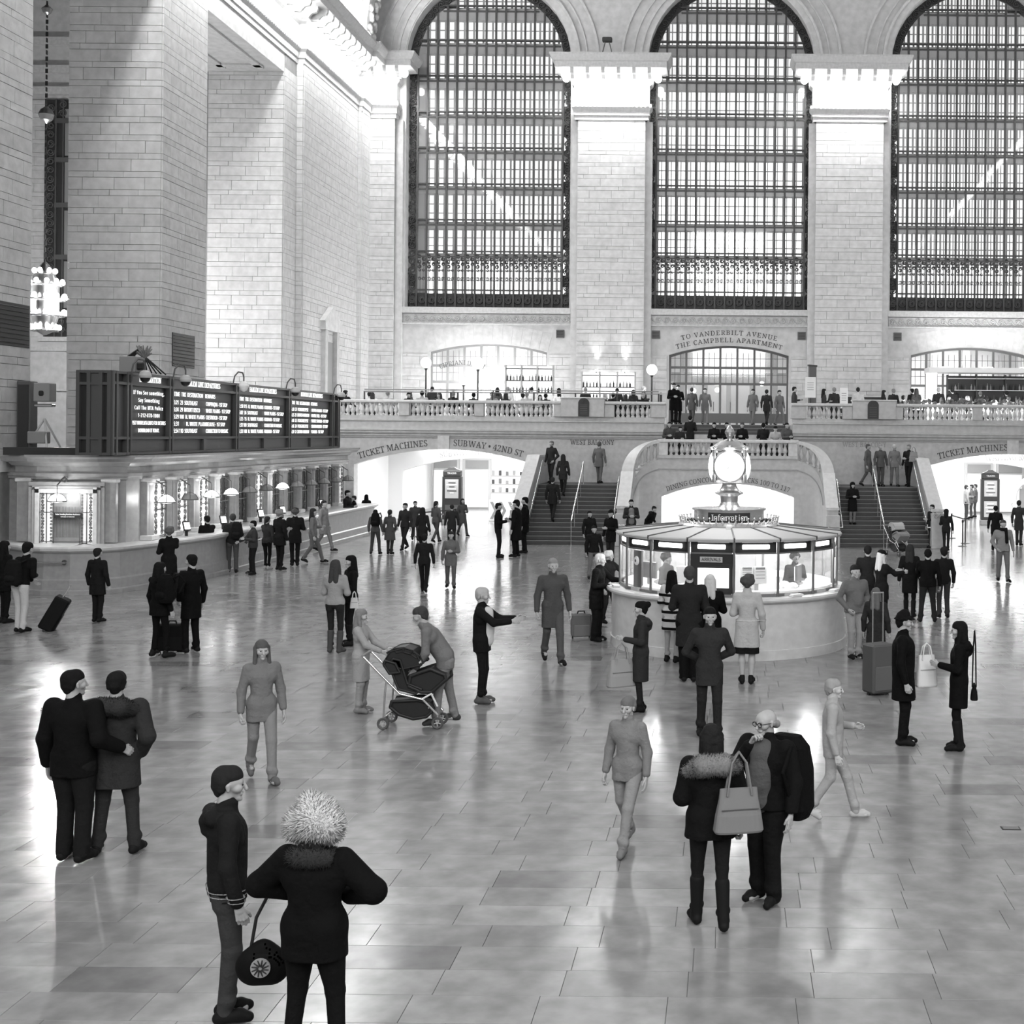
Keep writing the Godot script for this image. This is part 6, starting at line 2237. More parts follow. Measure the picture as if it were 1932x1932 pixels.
	if pants[1] == "skirt":
		for s in 2:
			pb.push_back([K[s][0], K[s][1] + Vector3(0, -0.02, -0.02), 0.085 * hs, 0.12 * hs])
		part("skirt", nm(pb, cc, 0.05, (K[0][1].y - 0.02) * 1.0), tone(pants[0]), o)
	else:
		for s in 2:
			pb.push_back([K[s][0], K[s][1], 0.092 * hs * wide * wd, 0.066 * hs * wide])
			pb.push_back([K[s][1], K[s][2] + Vector3(0, 0.0, -0.005), 0.066 * hs * wide, 0.053 * hs * wide * wide])
			pb.push_back([K[s][0] + Vector3(0, 0.0, -0.045 * hs), K[s][0] + Vector3(0, -0.06, -0.04 * hs), 0.07 * hs, 0.065 * hs])
			# folds at the knee and over the shoe
			var mid: Vector3 = K[s][1].lerp(K[s][2], 0.8)
			pb.push_back([mid + Vector3(-0.02, 0, 0.01), mid + Vector3(0.02, -0.02, 0.015), 0.054 * hs * wide, 0.05 * hs * wide])
		part("trousers", nm(pb, cc, 0.022, 0.05 * hs), tone(pants[0]), o)
	for s in 2:
		var an: Vector3 = K[s][2]
		var sg := 1.0 if s == 0 else -1.0
		var toe := Vector3(sg * 0.035, -0.043, 0.15) * hs
		var up: float = legs[s][2]
		if up > 0.03:
			toe = Vector3(sg * 0.01, -0.11, 0.12) * hs
		var sb := [[an + Vector3(0, -0.035, -0.045) * hs, an + toe * 0.6, 0.042 * hs, 0.045 * hs], [an + toe * 0.6, an + toe, 0.045 * hs, 0.036 * hs], [an + Vector3(0, 0.03, -0.01) * hs, an + Vector3(0, -0.03, -0.015) * hs, 0.044 * hs, 0.043 * hs]]
		if d.get("boots", false):
			sb.push_back([an + Vector3(0, 0.02, -0.01) * hs, an.lerp(K[s][1], 0.72), 0.05 * hs, 0.064 * hs])
		if d.get("heels", false):
			sb.push_back([an + Vector3(0, -0.03, -0.06) * hs, an + Vector3(0, -0.08, -0.06) * hs, 0.03 * hs, 0.014 * hs])
		part("shoe", nm(sb, minf(cc, 0.02), 0.02, 0.002), tone(d.get("shoes", 0.012), 0.6), o)
	# coat
	var coat: Array = d.get("coat", [0.86, 0.015, 1.0])
	var hem: float = (coat[0] + dy) * hs if not seated else (0.52) * hs
	var fl: float = coat[2] if coat.size() > 2 else 1.0
	var bk: float = (0.93 if fem else 1.0) * wd
	var cb2 := [
		[T.call(Vector3(-0.09, 1.32, 0)), T.call(Vector3(0.09, 1.32, 0)), 0.125 * hs * bk, 0.125 * hs * bk, 1.18],
		[T.call(Vector3(-shw * 0.82, 1.41, -0.005)), T.call(Vector3(shw * 0.82, 1.41, -0.005)), 0.074 * hs, 0.074 * hs],
		[T.call(Vector3(0, 1.06, 0)), T.call(Vector3(0, 1.3, 0)), (0.132 if fem else 0.15) * hs * wd, 0.15 * hs * bk, 1.12],
		[T.call(Vector3(-0.05, 0.97, 0)), T.call(Vector3(0.05, 0.97, 0)), 0.132 * hs * wd, 0.132 * hs * wd, 1.08],
		[T.call(Vector3(0, 1.44, -0.015)), T.call(Vector3(0, 1.51, 0.0)), 0.085 * hs, 0.07 * hs]]
	if coat[0] < 0.9 and not seated:
		for sg in [-1.0, 1.0]:
			cb2.push_back([T.call(Vector3(sg * 0.055, 0.97, 0)), Vector3(sg * 0.06 * fl * hs, hem - 0.06, 0.01), 0.128 * hs * wd, 0.128 * hs * fl * wd, 1.05])
	if d.get("belly", 0.0) > 0.0:
		cb2.push_back([T.call(Vector3(0, 1.08, 0.07)), T.call(Vector3(0, 1.2, 0.06)), 0.12 * hs, 0.12 * hs])
	if d.get("hood", false):
		cb2.push_back([T.call(Vector3(-0.09, 1.44, -0.1)), T.call(Vector3(0.09, 1.44, -0.1)), 0.06 * hs, 0.06 * hs])
		cb2.push_back([T.call(Vector3(0, 1.4, -0.13)), T.call(Vector3(0, 1.34, -0.13)), 0.06 * hs, 0.045 * hs])
	var slv: float = d.get("sleeve", 1.0)
	for s in 2:
		cb2.push_back([A[s][0], A[s][1], 0.068 * hs * slv * (0.94 if fem else 1.0), 0.056 * hs * slv])
		cb2.push_back([A[s][1], A[s][1].lerp(A[s][2], 0.92), 0.058 * hs * slv, 0.046 * hs * slv])
	part("coat" if coat[0] < 0.8 else "jacket", nm(cb2, cc, 0.028, hem), tone(coat[1]), o)
	if d.has("shirt"):
		part("shirt", nm([[T.call(Vector3(0, 0.97, 0.075)), T.call(Vector3(0, 1.38, 0.075)), 0.108 * hs * wd, 0.098 * hs * wd], [T.call(Vector3(0, 1.12, 0.09 + d.get("belly", 0.0) * 0.05)), T.call(Vector3(0, 1.22, 0.095)), 0.1 * hs * wd, 0.1 * hs * wd]], cc, 0.03), tone(d.shirt), o)
	if d.has("collar"):
		var fb := []
		for k in 12:
			var a := TAU * k / 12.0
			fb.push_back([T.call(Vector3(sin(a) * 0.13, 1.45 + 0.03 * cos(a) * -1.0, -0.03 + cos(a) * 0.1)), T.call(Vector3(sin(a + 0.5) * 0.13, 1.45, -0.03 + cos(a + 0.5) * 0.1)), 0.05 * hs, 0.05 * hs])
		if d.get("hood", false):
			fb = [[T.call(Vector3(-0.2, 1.4, -0.04)), T.call(Vector3(-0.09, 1.45, -0.16)), 0.06 * hs, 0.085 * hs], [T.call(Vector3(-0.09, 1.45, -0.16)), T.call(Vector3(0.09, 1.45, -0.16)), 0.085 * hs, 0.085 * hs], [T.call(Vector3(0.09, 1.45, -0.16)), T.call(Vector3(0.2, 1.38, -0.04)), 0.085 * hs, 0.06 * hs]]
		part("fur_collar", fuzz(net(fb, cc, 0.03), 0.012), d.collar, o)
	if d.has("stripes"):
		for q in d.stripes:
			var sbn := []
			for b in cb2:
				sbn.push_back([b[0], b[1], b[2] + 0.012, b[3] + 0.012, b[4] if b.size() > 4 else 1.0])
			var arr := net(sbn, cc, 0.028, q[0] * hs)
			part("stripe", cut_above(arr, q[1] * hs), tone(q[2]), o)
	hair(o, d, HX, T, ch, fem)
	return o

# only the triangles whose corners all lie under y
func cut_above(arr: Array, y: float) -> ArrayMesh:
	var ix := PackedInt32Array()
	var s: PackedInt32Array = arr[2]
	var v: PackedVector3Array = arr[0]
	for t in range(0, s.size(), 3):
		if v[s[t]].y < y and v[s[t + 1]].y < y and v[s[t + 2]].y < y:
			ix.append_array(PackedInt32Array([s[t], s[t + 1], s[t + 2]]))
	return joined_mesh([[[arr[0], arr[1], ix], Transform3D.IDENTITY, false]])

# short tufts standing out of a fur or hair surface
func fuzz(arr: Array, ln: float) -> ArrayMesh:
	var v: PackedVector3Array = arr[0]
	var n: PackedVector3Array = arr[1]
	var ix: PackedInt32Array = arr[2]
	var rv := PackedVector3Array(v)
	var rn := PackedVector3Array(n)
	var ri := PackedInt32Array(ix)
	for k in v.size():
		for j in 2:
			var q := Vector3(rng.randf_range(-1, 1), rng.randf_range(-1, 1), rng.randf_range(-1, 1))
			var side := n[k].cross(q).normalized() * ln * 0.22
			var at := v[k] + q * ln * 0.4
			var tip := at + (n[k] + q * 0.5) * ln * rng.randf_range(0.7, 1.5)
			var o := rv.size()
			rv.append_array(PackedVector3Array([at - side, at + side, tip]))
			rn.append_array(PackedVector3Array([n[k], n[k], n[k]]))
			ri.append_array(PackedInt32Array([o, o + 1, o + 2]))
	return joined_mesh([[[rv, rn, ri], Transform3D.IDENTITY, false]])

func hair(o: Node3D, d: Dictionary, HX: Transform3D, T: Callable, ch: float, fem: bool):
	var hr: Array = d.get("hair", ["short", 0.012])
	var k := HX.basis.get_scale().x
	var b := []
	var R := func(a: Vector3, e: Vector3, r0: float, r1: float): b.push_back([HX * a, HX * e, r0 * k, r1 * k])
	var st: String = hr[0]
	if st in ["short", "long", "bun", "tied", "curly", "bob"]:
		R.call(Vector3(0, 0.055, -0.034), Vector3(0, 0.06, 0.014), 0.086, 0.078)
		R.call(Vector3(0, 0.0, -0.062), Vector3(0, -0.035, -0.055), 0.06, 0.05)
		for s in [-1.0, 1.0]:
			R.call(Vector3(s * 0.066, 0.03, -0.03), Vector3(s * 0.06, -0.02, -0.045), 0.03, 0.024)
	if st == "bob":
		for s in [-1.0, 1.0]:
			R.call(Vector3(s * 0.06, 0.03, -0.02), Vector3(s * 0.07, -0.1, -0.015), 0.046, 0.04)
		R.call(Vector3(-0.04, 0.0, -0.07), Vector3(-0.035, -0.1, -0.075), 0.055, 0.05)
		R.call(Vector3(0.04, 0.0, -0.07), Vector3(0.035, -0.1, -0.075), 0.055, 0.05)
	if st == "long":
		for s in [-1.0, 1.0]:
			R.call(Vector3(s * 0.03, 0.0, -0.06), Vector3(s * 0.05, -0.27, -0.095), 0.058, 0.05)
			R.call(Vector3(s * 0.07, 0.03, -0.02), Vector3(s * 0.085, -0.16, 0.005), 0.034, 0.03)
	if st == "bun":
		R.call(Vector3(0, 0.075, -0.115), Vector3(0, 0.08, -0.12), 0.05, 0.05)
	if st == "tied":
		R.call(Vector3(0, 0.02, -0.11), Vector3(0, -0.14, -0.14), 0.04, 0.025)
	if st == "curly":
		for q in 14:
			var a := q * 2.4
			R.call(Vector3(sin(a) * 0.08, 0.06 + 0.05 * cos(q * 1.3), -0.03 + cos(a) * 0.07), Vector3(sin(a) * 0.085, 0.03, -0.03 + cos(a) * 0.075), 0.04, 0.04)
	if st == "bald":
		for s in [-1.0, 1.0]:
			R.call(Vector3(s * 0.072, 0.0, -0.03), Vector3(s * 0.045, -0.02, -0.085), 0.026, 0.035)
		R.call(Vector3(-0.045, -0.02, -0.085), Vector3(0.045, -0.02, -0.085), 0.035, 0.035)
	if not b.is_empty():
		part("hair", nm(b, ch * 1.4, 0.02), tone(hr[1]), o)
	b.clear()
	var hat: Array = d.get("hat", [])
	if not hat.is_empty():
		if hat[0] == "beanie":
			R.call(Vector3(0, 0.065, -0.024), Vector3(0, 0.07, 0.012), 0.092, 0.086)
		elif hat[0] == "fur":
			R.call(Vector3(0, 0.055, -0.02), Vector3(0, 0.06, 0.01), 0.128, 0.128)
			R.call(Vector3(-0.09, 0.02, -0.02), Vector3(0.09, 0.02, -0.02), 0.095, 0.095)
			R.call(Vector3(0.03, 0.16, -0.02), Vector3(0.03, 0.165, -0.02), 0.06, 0.06)
		elif hat[0] == "brim":
			R.call(Vector3(0, 0.075, -0.02), Vector3(0, 0.1, 0.0), 0.09, 0.08)
			for q in 10:
				var a := TAU * q / 10.0
				R.call(Vector3(sin(a) * 0.08, 0.055, cos(a) * 0.09), Vector3(sin(a) * 0.12, 0.05, cos(a) * 0.13), 0.018, 0.012)
		elif hat[0] == "cap":
			R.call(Vector3(0, 0.07, -0.024), Vector3(0, 0.07, 0.012), 0.089, 0.084)
			R.call(Vector3(-0.04, 0.055, 0.1), Vector3(0.04, 0.055, 0.1), 0.014, 0.014)
			R.call(Vector3(-0.03, 0.052, 0.14), Vector3(0.03, 0.052, 0.14), 0.011, 0.011)
		elif hat[0] == "hood":
			R.call(Vector3(0, 0.05, -0.045), Vector3(0, 0.06, 0.0), 0.11, 0.104)
			R.call(Vector3(0, -0.03, -0.06), Vector3(0, -0.14, -0.05), 0.1, 0.1)
		var arr := net(b, ch * 1.4, 0.03)
		var hm = fuzz(arr, 0.022) if hat[0] == "fur" else joined_mesh([[arr, Transform3D.IDENTITY, false]])
		part({"beanie": "knit_cap", "fur": "fur_hat", "brim": "brimmed_hat", "cap": "cap", "hood": "hood"}[hat[0]], hm, "fur_light" if hat[0] == "fur" else tone(hat[1]), o)
	if d.get("scarf", -1.0) >= 0.0:
		var sb := []
		for q in 8:
			var a0 := TAU * q / 8.0
			var a1 := TAU * (q + 1) / 8.0
			sb.push_back([T.call(Vector3(sin(a0) * 0.085, 1.5, cos(a0) * 0.085)), T.call(Vector3(sin(a1) * 0.085, 1.5, cos(a1) * 0.085)), 0.045, 0.045])
		sb.push_back([T.call(Vector3(0.05, 1.47, 0.12)), T.call(Vector3(0.06, 1.15, 0.17)), 0.045, 0.05])
		part("scarf", nm(sb, ch * 1.6, 0.02), tone(d.scarf), o)
	if d.get("glasses", false):
		var m := MB.new()
		for s in [-1.0, 1.0]:
			var c := HX * Vector3(s * 0.034, 0.005, 0.108)
			for q in 10:
				var a0 := TAU * q / 10.0
				var a1 := TAU * (q + 1) / 10.0
				m.tube(c + HX.basis * Vector3(cos(a0) * 0.026, sin(a0) * 0.02, 0), c + HX.basis * Vector3(cos(a1) * 0.026, sin(a1) * 0.02, 0), 0.004, 0.004, 4, false)
			m.tube(HX * Vector3(s * 0.06, 0.01, 0.105), HX * Vector3(s * 0.085, 0.01, 0.0), 0.003, 0.003, 4)
		m.tube(HX * Vector3(-0.012, 0.008, 0.114), HX * Vector3(0.012, 0.008, 0.114), 0.003, 0.003, 4)
		part("spectacles", m, "black", o)
	if d.p.y < 32.0 and absf(wrapf(d.f + d.get("head", [0, 0])[0], -180, 180)) < 110:
		for s in [-1.0, 1.0]:
			var m := MB.new()
			m.ball(HX * Vector3(s * 0.032, 0.006, 0.0885), 0.0085 * k, 8, 6, Vector3(1.3, 0.8, 1))
			part("eye", m, "black", o)

# ---------- the restaurants on the balcony ----------
func sitter(label: String, x: float, Z: float, y: float, f: float, coat: float, hr: Array, fem: bool, sit := true):
	var key := "sit%s%s%s" % [fem, hr[0], sit]
	if not cache.has(key):
		var p := person({"l": label, "p": Vector2(x, Z), "y": y, "f": f, "h": 1.68 if fem else 1.76, "fem": fem, "legs": "sit" if sit else "stand", "la": "hold", "ra": "low_reach" if sit else "down", "coat": [0.9, coat], "pants": [0.03, "pants"], "hair": hr, "g": "people in the balcony restaurants"})
		p.set_meta("base_name", "person")
		cache[key] = p
		return p
	var c := copy_of(cache[key], label, V(x, y, Z), deg_to_rad(f))
	for q in c.get_children():
		if String(q.name).begins_with("jacket") or String(q.name).begins_with("coat"):
			q.material_override = tone(coat)
		if String(q.name).begins_with("hair"):
			q.material_override = tone(hr[1])
	return c

func globe_lamp(label: String, at: Vector3, h: float, r: float):
	var t := thing("globe_lamp", label, "lamp", at)
	var m := MB.new()
	m.lathe(Vector3.ZERO, [Vector2(0.16, 0), Vector2(0.16, 0.04), Vector2(0.05, 0.1), Vector2(0.04, 0.2), Vector2(0.035, h - r * 1.6), Vector2(0.07, h - r * 1.4), Vector2(0.07, h - r * 1.1)], 12)
	part("pole", m, "iron", t)
	m = MB.new()
	m.ball(Vector3(0, h - r * 0.2, 0), r, 16, 10)
	part("globe", m, "globe", t)
	omni(at + Vector3(0, h - r * 0.2, 0), L_GLOBE, r * 0.8)

func bottle_mesh(k: int) -> ArrayMesh:
	var key := "bottle%d" % k
	if not cache.has(key):
		var m := MB.new()
		var h: float = [0.3, 0.34, 0.26][k]
		var r: float = [0.04, 0.036, 0.05][k]
		m.lathe(Vector3.ZERO, [Vector2(0, 0), Vector2(r, 0.0), Vector2(r, h * 0.6), Vector2(r * 0.4, h * 0.75), Vector2(r * 0.35, h), Vector2(0, h)], 8)
		cache[key] = m.mesh()
	return cache[key]

func bar_shelf(label: String, at: Vector3, width: float, rows: int, dark: bool, where: String):
	var t := thing("bar_shelf", label, "shelf", at)
	var back := "wood_dark" if dark else "room_white"
	part("back_panel", box_mesh(Vector3(width, rows * 0.62 + 0.2, 0.06)), back, t, Vector3(0, rows * 0.31, -0.2))
	for k in 4:
		part("upright", box_mesh(Vector3(0.07, rows * 0.62 + 0.3, 0.3)), "wood_dark" if dark else "pale_grey", t, Vector3(-width * 0.5 + width * k / 3.0, rows * 0.31, 0))
	for k in rows + 1:
		part("shelf_board", box_mesh(Vector3(width, 0.04, 0.3)), "paint_white" if dark else "iron", t, Vector3(0, k * 0.6, 0))
	var n := int(width / 0.16)
	var i := 0
	for k in rows:
		for j in n:
			if (j * 7 + k * 3) % 9 == 0:
				continue
			var b := MeshInstance3D.new()
			b.mesh = bottle_mesh((j * 5 + k) % 3)
			b.material_override = mat(["iron", "mid_grey", "iron_light", "pale_grey", "black"][(j * 3 + k * 2) % 5])
			b.name = numbered("bottle")
			add_child(b)
			b.position = at + Vector3(-width * 0.5 + (j + 0.5) * width / n, k * 0.6 + 0.02, 0.04 * ((j % 3) - 1))
			tag(b, "small bottle standing among others on the %s" % where, "bottle", "bottles on the " + where)
			i += 1

func build_balcony_life():
	var Y := 4.58
	globe_lamp("glowing globe lamp on a tall dark post before the left restaurant window", V(-13.7, Y, 60.5), 2.75, 0.24)
	globe_lamp("glowing globe lamp on a tall dark post right of the carved restaurant letters", V(-11.35, Y, 60.5), 2.75, 0.27)
	globe_lamp("glowing globe lamp on twin posts at the left edge of the central stair", V(-3.45, Y, 60.0), 2.5, 0.24)
	globe_lamp("small glowing globe lamp behind the diners at left, farther inside", V(-13.4, Y, 67.6), 2.2, 0.2)
	globe_lamp("small glowing globe lamp inside the left bay glass, the lowest of them", V(-12.0, Y, 68.2), 1.9, 0.14)
	for k in 3:
		globe_lamp(["bright table lamp at the left of the right restaurant rail", "bright table lamp in the middle of the right restaurant rail", "bright table lamp at the right of the right restaurant rail"][k], V([8.45, 11.5, 13.1][k], Y, 57.9), 1.07, 0.14)
	var lt := structure("trim_6", "raised restaurant name letters on the left bay glass")
	part("lettering", letters("CIPRIANI DOLCI", serif, 0.24, 2.3, 3.0), "iron", lt, V(-13.75, 7.62, 68.9))
	bar_shelf("lit back bar shelf of bottles before the left arched bay", V(-10.1, 6.2, 67.8), 2.4, 2, false, "left back bar")
	bar_shelf("lit bottle shelf against the pilaster beside the central stair", V(-6.1, 5.9, 67.9), 2.7, 2, false, "pilaster back bar")
	bar_shelf("dark back bar with pale shelf edges under the right arched bay", V(13.3, 5.9, 67.9), 4.4, 2, true, "right back bar")
	var cn := structure("bar_canopy", "white bar canopy and lit column of the right restaurant")
	slab("canopy", cn, 10.0, 16.0, 7.35, 7.6, 66.8, 68.4, "paint_white")
	for x in [11.0, 13.0, 15.0]:
		slab("canopy_lamp", cn, x - 0.3, x + 0.3, 7.6, 7.66, 67.3, 67.6, "lamp_lit")
		var up := SpotLight3D.new()
		up.name = "canopy_uplight"
		up.light_energy = L_UP * 2.2
		up.spot_angle = 60.0
		up.spot_range = 60.0
		up.spot_attenuation = 2.0
		up.light_size = 0.2
		up.shadow_enabled = true
		up.position = V(x, 7.72, 67.4)
		up.basis = Basis.looking_at(Vector3(0, 1, -0.35), Vector3.BACK)
		add_child(up, true)
	slab("lit_column", cn, 10.0, 10.5, 4.6, 7.35, 67.4, 67.8, "room_white")
	for s in [[-15.6, -11.6, 57.3], [-11.9, -3.0, 57.3], [-3.0, -2.95, 58.8]]:
		var r := thing("cafe_rail", "dark metal cafe rail above the balustrade, " + ["far left stretch", "stretch between the lamps and the stair", "short return beside the central stair"][[-15.6, -11.9, -3.0].find(s[0])], "rail", V(0, Y, s[2]))
		for y in [1.38, 1.28]:
			part("bar", box_mesh(Vector3(snappedf(s[1] - s[0], 0.01), 0.045, 0.06)), "mid_grey", r, Vector3((s[0] + s[1]) * 0.5, y, 0))
		var n := maxi(2, int((s[1] - s[0]) / 1.6) + 1)
		for k in n:
			part("post", box_mesh(Vector3(0.06, 1.3, 0.06)), "iron", r, Vector3(lerpf(s[0], s[1], k / float(n - 1)), 0.65, 0))
	for s in [-1.0, 1.0]:
		var side := "left" if s < 0 else "right"
		for k in 5:
			var t := thing("cafe_table", ["first", "second", "third", "fourth", "fifth"][k] + " small cafe table from the hall corner behind the %s balustrade" % side, "table", V(s * (15.6 - k * 2.35), Y, 58.9))
			part("table_top", box_mesh(Vector3(0.8, 0.04, 0.8), 0.01), "paint_white", t, Vector3(0, 0.74, 0))
			var m := MB.new()
			m.lathe(Vector3.ZERO, [Vector2(0.25, 0), Vector2(0.25, 0.02), Vector2(0.04, 0.05), Vector2(0.035, 0.72)], 10)
			part("leg", m, "iron", t)
	var bush := MB.new()
	for k in 150:
		bush.ball(Vector3(-3.6 + 7.2 * rng.randf(), rng.randf_range(0.0, 0.2), rng.randf_range(-0.12, 0.12)), rng.randf_range(0.05, 0.1), 5, 4)
	var hg := part("hedge", bush, tone(0.14), self, V(11.2, 5.5, 57.0))
	tag(hg, "low clipped planter foliage along the right balcony rail", "hedge", "", "stuff")
	var sg := [[3.55, 1.65, 0.46, "tall white menu board by the right balustrade end"], [5.0, 1.2, 0.34, "small white menu card stand on the right balcony, beside a bell shape"]]
	for k in 2:
		var t := thing("menu_board", sg[k][3], "sign", V(sg[k][0], Y, 58.0))
		part("panel", box_mesh(Vector3(sg[k][2], 0.9, 0.04), 0.01), "paper", t, Vector3(0, sg[k][1], 0))
		part("stand", box_mesh(Vector3(0.05, sg[k][1], 0.05)), "iron", t, Vector3(0, sg[k][1] * 0.5, -0.03))
		for q in 4:
			part("printed_line", box_mesh(Vector3(sg[k][2] * 0.6, 0.02, 0.004)), "mid_grey", t, Vector3(0, sg[k][1] + 0.2 - q * 0.1, 0.023))
	var bd := thing("folded_screen", "tall narrow dark screen panel standing right of the central doors", "screen", V(4.0, Y, 64.0), 0.9)
	part("panel", box_mesh(Vector3(0.6, 2.9, 0.08), 0.01), "iron_light", bd, Vector3(0, 1.45, 0))
	part("frame", box_mesh(Vector3(0.68, 0.08, 0.1)), "iron", bd, Vector3(0, 2.9, 0))
	var bk := thing("banquette", "long dark banquette back behind the right balcony diners", "bench", V(6.3, Y, 66.5))
	part("back", box_mesh(Vector3(2.6, 0.8, 0.15), 0.03), "black", bk, Vector3(0, 1.1, 0))
	part("seat", box_mesh(Vector3(2.6, 0.45, 0.6), 0.03), "black", bk, Vector3(0, 0.3, 0.35))
	for k in 2:
		var pl := thing("wall_uplight", ["left", "right"][k] + " glowing uplight over the pilaster bottle shelf", "lamp", V([-6.75, -5.3][k], 7.35, 68.2))
		part("bowl", box_mesh(Vector3(0.22, 0.12, 0.18), 0.03), "lamp_lit", pl)
		part("bracket", box_mesh(Vector3(0.06, 0.06, 0.3)), "iron_light", pl, Vector3(0, -0.08, -0.05))
		var sp := SpotLight3D.new()
		sp.name = "uplight_beam"
		sp.light_energy = L_UP
		sp.spot_angle = 24.0
		sp.spot_range = 60.0
		sp.spot_attenuation = 2.0
		sp.light_size = 0.06
		sp.shadow_enabled = true
		sp.position = V([-6.75, -5.3][k], 7.46, 68.2)
		sp.basis = Basis.looking_at(Vector3(0, 1, -0.12), Vector3.BACK)
		add_child(sp, true)
	# seated diners (left), by what they wear and what they sit beside
	var L := [
		[-16.5, 57.6, 150, 0.02, "dark jacketed diner nearest the hall corner behind the balustrade"], [-15.5, 58.2, 200, 0.6, "pale shirted diner, second from the hall corner on the left balcony"],
		[-14.7, 57.7, 170, 0.5, "white shirted diner in the third seat on the left balcony"], [-13.9, 58.1, 30, 0.03, "dark dressed diner facing the hall left of the first lamp post"],
		[-13.2, 57.6, 190, 0.55, "white shirted diner with pale hair below the first lamp post"], [-12.6, 58.3, -40, 0.4, "grey shirted diner just right of the first lamp post"],
		[-11.9, 57.8, 160, 0.02, "dark dressed diner under the carved name letters"], [-11.0, 57.7, 200, 0.05, "dark jacketed diner between the two lamp posts at the rail"],
		[-10.3, 58.2, 20, 0.3, "grey dressed diner right of the second lamp post"], [-9.6, 57.7, 150, 0.025, "dark haired diner at the rail below the left back bar"],
		[-8.8, 58.3, 190, 0.5, "pale dressed diner below the white bottle shelf"], [-7.9, 57.8, 170, 0.04, "dark dressed diner left of the plaque pedestal"],
		[-5.0, 58.0, 160, 0.02, "dark haired diner right of the plaque pedestal"], [-4.5, 58.4, 200, 0.03, "second dark diner right of the plaque pedestal"], [-3.7, 57.9, 10, 0.02, "dark diner at the end of the rail beside the stair lamps"]]
	for k in L.size():
		var q: Array = L[k]
		sitter(q[4], q[0], q[1], Y, q[2], q[3], [["short", 0.02], ["long", 0.05], ["short", 0.3], ["bun", 0.015]][k % 4], k % 4 == 1 or k % 4 == 3)
	L = [[-16.0, 59.6, 170, 0.5, "pale shirted diner at the second table row nearest the corner"], [-14.2, 59.7, 30, 0.03, "dark diner facing the hall at the second table row left of the first lamp"], [-12.9, 59.6, 190, 0.02, "dark diner behind the white shirted pair by the first lamp"], [-9.2, 59.8, 180, 0.6, "white shirted diner at the second table row below the back bar"], [-8.4, 59.6, 10, 0.3, "grey diner facing the hall left of the plaque pedestal"], [-5.5, 59.6, 170, 0.02, "dark diner at the second row behind the plaque pedestal"],
		[7.6, 58.2, 190, 0.03, "dark diner at the rail right of the right plaque pedestal"], [9.3, 58.3, 170, 0.4, "grey shirted diner right of the first table lamp"], [10.4, 58.2, 20, 0.02, "dark diner facing the hall between the first two table lamps"], [12.2, 58.3, 180, 0.05, "dark diner left of the third table lamp"], [14.0, 58.2, 200, 0.02, "dark diner at the rail right of the third table lamp"], [9.9, 60.0, 160, 0.015, "dark diner of the second row behind the planter"], [11.6, 60.1, 200, 0.5, "white shirted diner of the second row behind the planter"], [15.0, 59.8, 180, 0.03, "dark diner of the second row at the right edge"]]
	for k in L.size():
		var q: Array = L[k]
		sitter(q[4], q[0], q[1], Y, q[2], q[3], [["short", 0.02], ["long", 0.03], ["short", 0.3]][k % 3], k % 3 == 1)
	var ST := [
		[-14.4, 65.0, 180, 0.03, "standing bald waiter far behind the left diners"], [-10.9, 63.0, 200, 0.07, "standing waiter in dark waistcoat right of the second lamp post"], [-10.6, 64.2, 170, 0.5, "standing waiter in white shirt beside the dark waistcoated one"],
		[-9.5, 64.5, 190, 0.7, "white shirted barman before the left back bar"], [-8.0, 63.0, 200, 0.75, "stooping white shirted waiter right of the left back bar"], [-6.9, 64.5, 180, 0.02, "dark dressed guest left of the pilaster bottle shelf"],
		[-5.4, 64.8, 180, 0.02, "long haired dark guest before the pilaster bottle shelf"], [-4.6, 64.5, 190, 0.025, "tallest dark guest at the right end of the pilaster shelf"], [-3.9, 61.5, 90, 0.02, "dark seated looking guest in profile beside the stair lamps"],
		[3.0, 61.0, 90, 0.05, "dark haired hostess left of the tall white menu board"], [4.35, 61.0, 100, 0.04, "dark guest between the two white menu boards"], [4.85, 61.5, 200, 0.03, "second dark guest between the menu boards"],
		[5.9, 61.0, 180, 0.4, "pale grey guest right of the small menu stand"], [7.2, 62.0, 90, 0.02, "dark guest before the long banquette back"], [7.7, 62.5, 200, 0.03, "white haired guest in dark coat right of the banquette"],
		[8.5, 62.0, 220, 0.02, "dark guest left of the waiter in a waistcoat"], [8.35, 59.5, 200, 0.02, "standing waiter in black waistcoat and white sleeves on the right balcony"], [9.5, 60.5, 170, 0.015, "black dressed guest just right of the waistcoated waiter"],
		[10.2, 61.0, 190, 0.02, "second black dressed guest right of the waiter"], [11.0, 64.5, 180, 0.45, "pale shirted barman left end of the dark back bar"], [12.2, 64.8, 170, 0.05, "dark shirted barman in the middle of the dark back bar"],
		[13.3, 64.0, 190, 0.03, "dark barman behind the middle table lamp"], [14.4, 62.0, 180, 0.8, "big white jacketed waiter at the right edge of the balcony"]]
	for k in ST.size():
		var q: Array = ST[k]
		sitter(q[4], q[0], q[1], Y, q[2], q[3], [["short", 0.02], ["long", 0.02], ["short", 0.2]][k % 3], k % 3 == 1, false)

